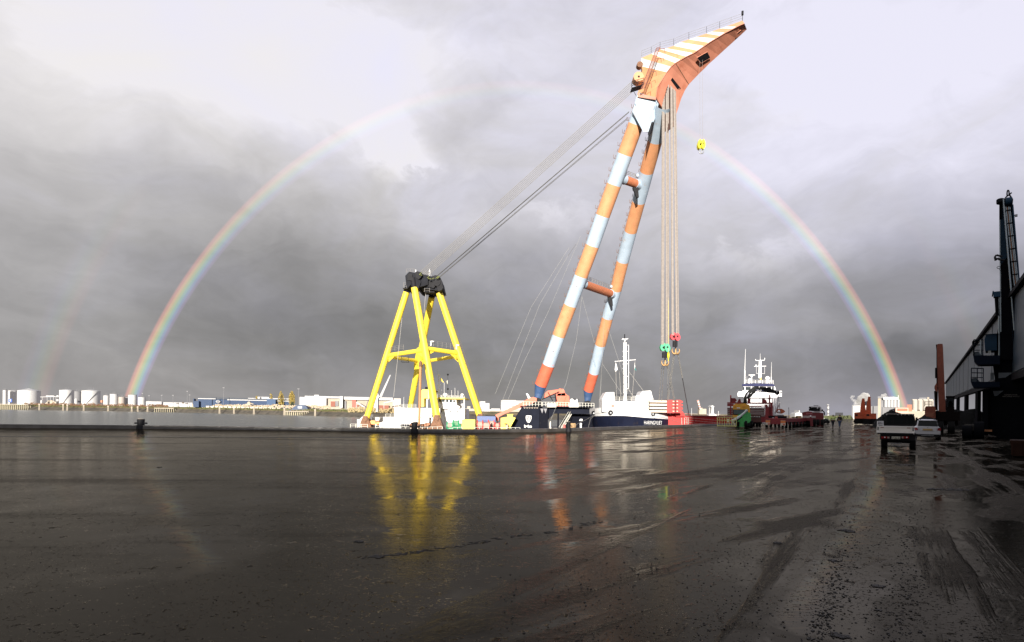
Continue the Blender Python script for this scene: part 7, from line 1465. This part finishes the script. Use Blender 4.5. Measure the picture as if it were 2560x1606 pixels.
bk_ = mat('far_brick', (.42, .16, .10), .8); bld('brick_building', 'brick and cream building right of the white silos', 'building', [(2239, 2271, 1020, None, mat('far_salmon', (.62, .42, .34), .7), 'wall', 0, 10), (2244, 2269, 1021.8, 1028, bk_, 'panel', -.3, .4), (2271, 2312, 1029, None, fc, 'wall', 1, 10), (2252, 2280, 1033, None, fc, 'wall', -1, 10), (2268, 2280, 1012, None, bk_, 'chimney_block', 4, 6)], Yf=FYr - 10)
q_ = ['leftmost', 'second', 'third', 'rightmost']
for k in range(4):
    x0 = 2281.5 + k * 13.4; mx = mat('silo_cream', (.38, .35, .31), .7)
    t = thing('white_silo', f'{q_[k]} of the four tall cream silos at the right of the factory', 'silo', P(x0 + 5.5, 1040, FYr)); t.location.z = 0
    mb = MB(); c = P(x0 + 5.5, 1001, FYr); mb.cyl((c.x, FYr, 3), c, 1.18, n=18); mb.box(c.x - 1.1, c.x + 1.1, FYr, FYr + 1, c.z, c.z + .5); mb.build('shell', mx, t); mb = MB(); mb.cyl((c.x - 1.6, FYr - 1, 0), (c.x - 1.6, FYr - 1, 4.6), .75, n=14); mb.box(c.x - 2.0, c.x + 2.0, FYr - 1, FYr + 1, 4.6, 5); mb.build('base', fc, t)
bld('plant_room', 'dark plant room on top behind the cream silos', 'building', [(2298, 2316, 994.5, 999, fg, 'wall', 0, 3), (2318, 2323, 993.5, 1010, fc, 'wall', 0, 3), (2281, 2335, 1018, None, fc, 'wall', 3, 6), (2325.5, 2331, 1002, None, fg, 'frame', 2, .5)], Yf=FYr + 8)
# steam
stm = bpy.data.materials.new('steam'); stm.use_nodes = True; nt_ = stm.node_tree; nt_.nodes.remove(nt_.nodes['Principled BSDF']); pv = nt_.nodes.new('ShaderNodeVolumePrincipled'); pv.inputs['Color'].default_value = (.97, .96, .95, 1); pv.inputs['Density'].default_value = .9; pv.inputs['Anisotropy'].default_value = -.2; nt_.links.new(pv.outputs[0], nt_.nodes['Material Output'].inputs['Volume'])
def steam(label, blobs, Y, dens=None):
    m = stm
    if dens: m = stm.copy(); m.node_tree.nodes['Principled Volume'].inputs['Density'].default_value = dens
    # union of puffs through a voxel remesh
    mb = MB()
    for (x, y, r) in blobs: mb.sph(P(x, y, Y + random.uniform(-1, 1)), r, 14)
    o = mb.build('steam_plume', m); tag(o, label, 'steam', 'steam plumes'); rm = o.modifiers.new('r', 'REMESH'); rm.mode = 'VOXEL'; rm.voxel_size = .3
    tx = bpy.data.textures.new('puff', 'CLOUDS'); tx.noise_scale = 1.4; dm_ = o.modifiers.new('d', 'DISPLACE'); dm_.texture = tx; dm_.strength = .8; o['kind'] = 'stuff'; del o['group']; return o
steam('thick white steam plume behind the upright excavator booms', [(2150, 1012, 1.6), (2148, 1004, 1.7), (2153, 997, 2.0), (2160, 992, 2.1), (2166, 996, 2.0), (2164, 1004, 2.2), (2157, 1007, 2.0), (2168, 989, 1.2), (2160, 988, 1.3)], FYr + 20)
steam('thin steam plume above the white factory hall', [(2139, 1011, 1.0), (2141, 1006, 1.0), (2136, 1003, .9), (2131, 999, .8), (2128, 994, .7), (2134, 992, .6), (2130, 991, .6)], FYr + 20, .35)
steam('white steam rising over the five silos', [(2209, 992, 1.0), (2207, 989, .9), (2212, 988, .9), (2217, 993, .8), (2226, 994, .7), (2231, 993, .7), (2236, 994.5, .6)], FYr + 20, .6)
# ================================================================== quay furniture and litter
def bollard(label, px, py, ps, w=17.5):
    Y = G(px, py).y + .25; k = Y / F; x = P(px, py, Y).x; t = thing('bollard', label, 'bollard', (x, Y, 0), 'iron bollards on the kerb'); mb = MB(); r = w / 2 * k; h = 25 * k
    mb.cyl((x, Y, .2), (x, Y, h * .9), r * .9, r, 20); mb.cyl((x, Y, h * .9), (x, Y, h * .96), r, r * .9, 20); mb.cyl((x - r * 1.75, Y, h * .55), (x + r * 1.75, Y, h * .55), r * .25, n=12); mb.cyl((x, Y, .0), (x, Y, .26), r * 1.3, r * 1.15, 20)
    if ps: mb.cyl((x, Y, h * .9), (x, Y, h * 1.0), r * 1.18, r * 1.05, 20, 0)
    mb.cyl((x, Y, h * .97), (x, Y, h * (1.0 if not ps else 1.02)), r * .85, r * .7, 18, 1); mb.build('body', [dark, fc], t)
bollard('black bollard with cross bar standing alone against the river at the left', 352, 1072.5, False)
bollard('black bollard with flared head before the crane vessel deckhouse', 1036, 1082, True, 15)
bollard('black bollard before the opening under the navy bridge', 1421, 1079.5, False, 11)
b3 = MB()
for x, y in [(308, 1064.5), (315, 1065), (328, 1065), (472, 1068), (478, 1068), (483, 1068.3)]: g = G(x, y + 1, .24); b3.box(g.x - .08, g.x + .1, g.y, g.y + .12, .25, .31)
for nm_, x0, x1, lab in [('kerb_marking', 307, 316, 'faded white lettering plate on the kerb left of the bollard'), ('kerb_marking', 471, 484, 'faded white lettering plate on the kerb right of the bollard')]:
    mb = MB(); g0_, g1_ = G(x0, 1071), G(x1, 1071.2); 
    for i in range(4): t0 = i / 4; mb.hull2([(g0_.x + (g1_.x - g0_.x) * t0, g0_.y - .03, .08), (g0_.x + (g1_.x - g0_.x) * (t0 + .16), g0_.y - .03, .08), (g0_.x + (g1_.x - g0_.x) * (t0 + .16), g0_.y - .03, .2), (g0_.x + (g1_.x - g0_.x) * t0, g0_.y - .03, .2)], [(g0_.x + (g1_.x - g0_.x) * t0, g0_.y + .03, .08), (g0_.x + (g1_.x - g0_.x) * (t0 + .16), g0_.y + .03, .08), (g0_.x + (g1_.x - g0_.x) * (t0 + .16), g0_.y + .03, .2), (g0_.x + (g1_.x - g0_.x) * t0, g0_.y + .03, .2)])
    tag(mb.build(nm_, fc), lab, 'marking')
# crane rail along the quay and white gangway pieces
mb = MB(); ra = G(-60, 1091.5); rb_ = G(1300, 1096); mb.hull2([(ra.x, ra.y, .002), (ra.x, ra.y + .12, .002), (ra.x, ra.y + .12, .012), (ra.x, ra.y, .012)], [(rb_.x, rb_.y, .002), (rb_.x, rb_.y + .12, .002), (rb_.x, rb_.y + .12, .012), (rb_.x, rb_.y, .012)])
tag(mb.build('crane_rail', mat('wet_steel', (.30, .29, .27), .12, .9)), 'thin shining steel rail running along the quay near the kerb', 'rail')
mb = MB(); cp = [(840, 1400), (900, 1397), (1000, 1386), (1100, 1373), (1190, 1357), (1290, 1340), (1380, 1330), (1460, 1312), (1560, 1295)]
for i in range(46):
    t = .15 + .8 * random.random()
    t = t * (len(cp) - 1); k = min(len(cp) - 2, int(t)); x = cp[k][0] + (cp[k + 1][0] - cp[k][0]) * (t - k); y = cp[k][1] + (cp[k + 1][1] - cp[k][1]) * (t - k)
    for q in range(4): g = G(x + random.uniform(-14, 14), y + random.uniform(-3, 3)); mb.sph((g.x, g.y, .001), random.uniform(.005, .018), 6, 0, (2.0, .8, .3), .3)
mb.build('mud_line', mat('mud_clod', (.010, .008, .007), .7, var=.4), kind='stuff')['category'] = 'mud'
# coal crumbs, mud clods
clod = mat('mud_clod', (.010, .008, .007), .7, var=.4)
def clods(name, label, n, fn, s0, s1):
    mb = MB()
    for k in range(n):
        x, y = fn(); s = s0 + (s1 - s0) * random.random() ** 4; z = s * .25
        mm2_ = 5 if s < .02 else 7; mb.sph((x, y, z), s, mm2_, 0, (random.uniform(.7, 1.4), random.uniform(.7, 1.4), random.uniform(.35, .65)), .25)
    o = mb.build(name, clod); o['kind'] = 'stuff'; o['label'] = label; o['category'] = 'mud'; return o
def f1():
    while True:
        px = random.uniform(1250, 2560); py = 1150 + 456 * random.random() ** 1.1
        q = .5 + .5 * math.sin(px * .013 + py * .02) * math.cos(py * .017 - px * .006)
        if random.random() < q ** 1.2 + .05: g = G(px, py); return g.x, g.y
def f2():
    px = random.uniform(-40, 1300); py = 1100 + 506 * random.random(); g = G(px, py); return g.x, g.y
def f3():
    t = random.random(); px = 1900 + 260 * t + random.gauss(0, 16 + 30 * t); py = 1606 - 430 * t + random.gauss(0, 12); g = G(px + 140 * (1 - t), py); return g.x, g.y
def f4():
    t = random.random() ; px = 2160 + 120 * t + random.gauss(0, 30); py = 1640 - 420 * t; g = G(px + 100 * (1 - t), py); return g.x, g.y
clods('coal_crumbs', 'black coal crumbs scattered over the right side of the wet quay', 5200, f1, .002, .010)
clods('coal_crumbs', 'sparse black crumbs scattered over the left side of the wet quay', 1000, f2, .002, .007)
clods('coal_crumbs', 'black coal crumbs strewn in wheel tracks at the lower right', 1500, f3, .002, .013)
clods('coal_crumbs', 'black coal crumbs strewn along the right-hand wheel track', 1200, f4, .002, .012)
def lump(label, px, py, w):
    g = G(px, py); r = w / 2 * g.y / F; mb = MB()
    r = min(r, .9)
    for k in range(26):
        q = random.random() ** .5; a_ = random.uniform(0, 6.28); mb.sph((g.x + math.cos(a_) * q * r, g.y + math.sin(a_) * q * r * (.9 if w < 40 else .35), .003), min(.05, r * .3) * random.uniform(.4, 1), 8, 0, (1.3, 1.1, .45), .3)
    tag(mb.build('mud_clod', clod), label, 'mud clod', 'large mud clods on the quay')
for x, y, w_, l in [(2099, 1590, 38, 'largest black mud clod at the bottom edge, lower right'), (2118, 1328, 34, 'broad mud clod left of the rainbow reflection'), (2082, 1403, 26, 'mud clod below the broad one, left of the rainbow reflection'), (2196, 1466, 30, 'mud clod right of the rainbow reflection'), (2250, 1408, 14, 'small mud clod right of the rainbow reflection, higher up'), (2262, 1163, 46, 'long mud smear behind the dropside truck'), (2370, 1225, 110, 'very long mud smear right of the puddle'), (2195, 1527, 16, 'mud clod near the bottom, right of the reflection'), (896, 1355, 22, 'flat dark scrap lying left of the yellow reflection'), (398, 1169, 11, 'small dark scrap on the left part of the quay'), (1945, 1358, 22, 'small mud heap mid right')]: lump(l, x, y, w_)
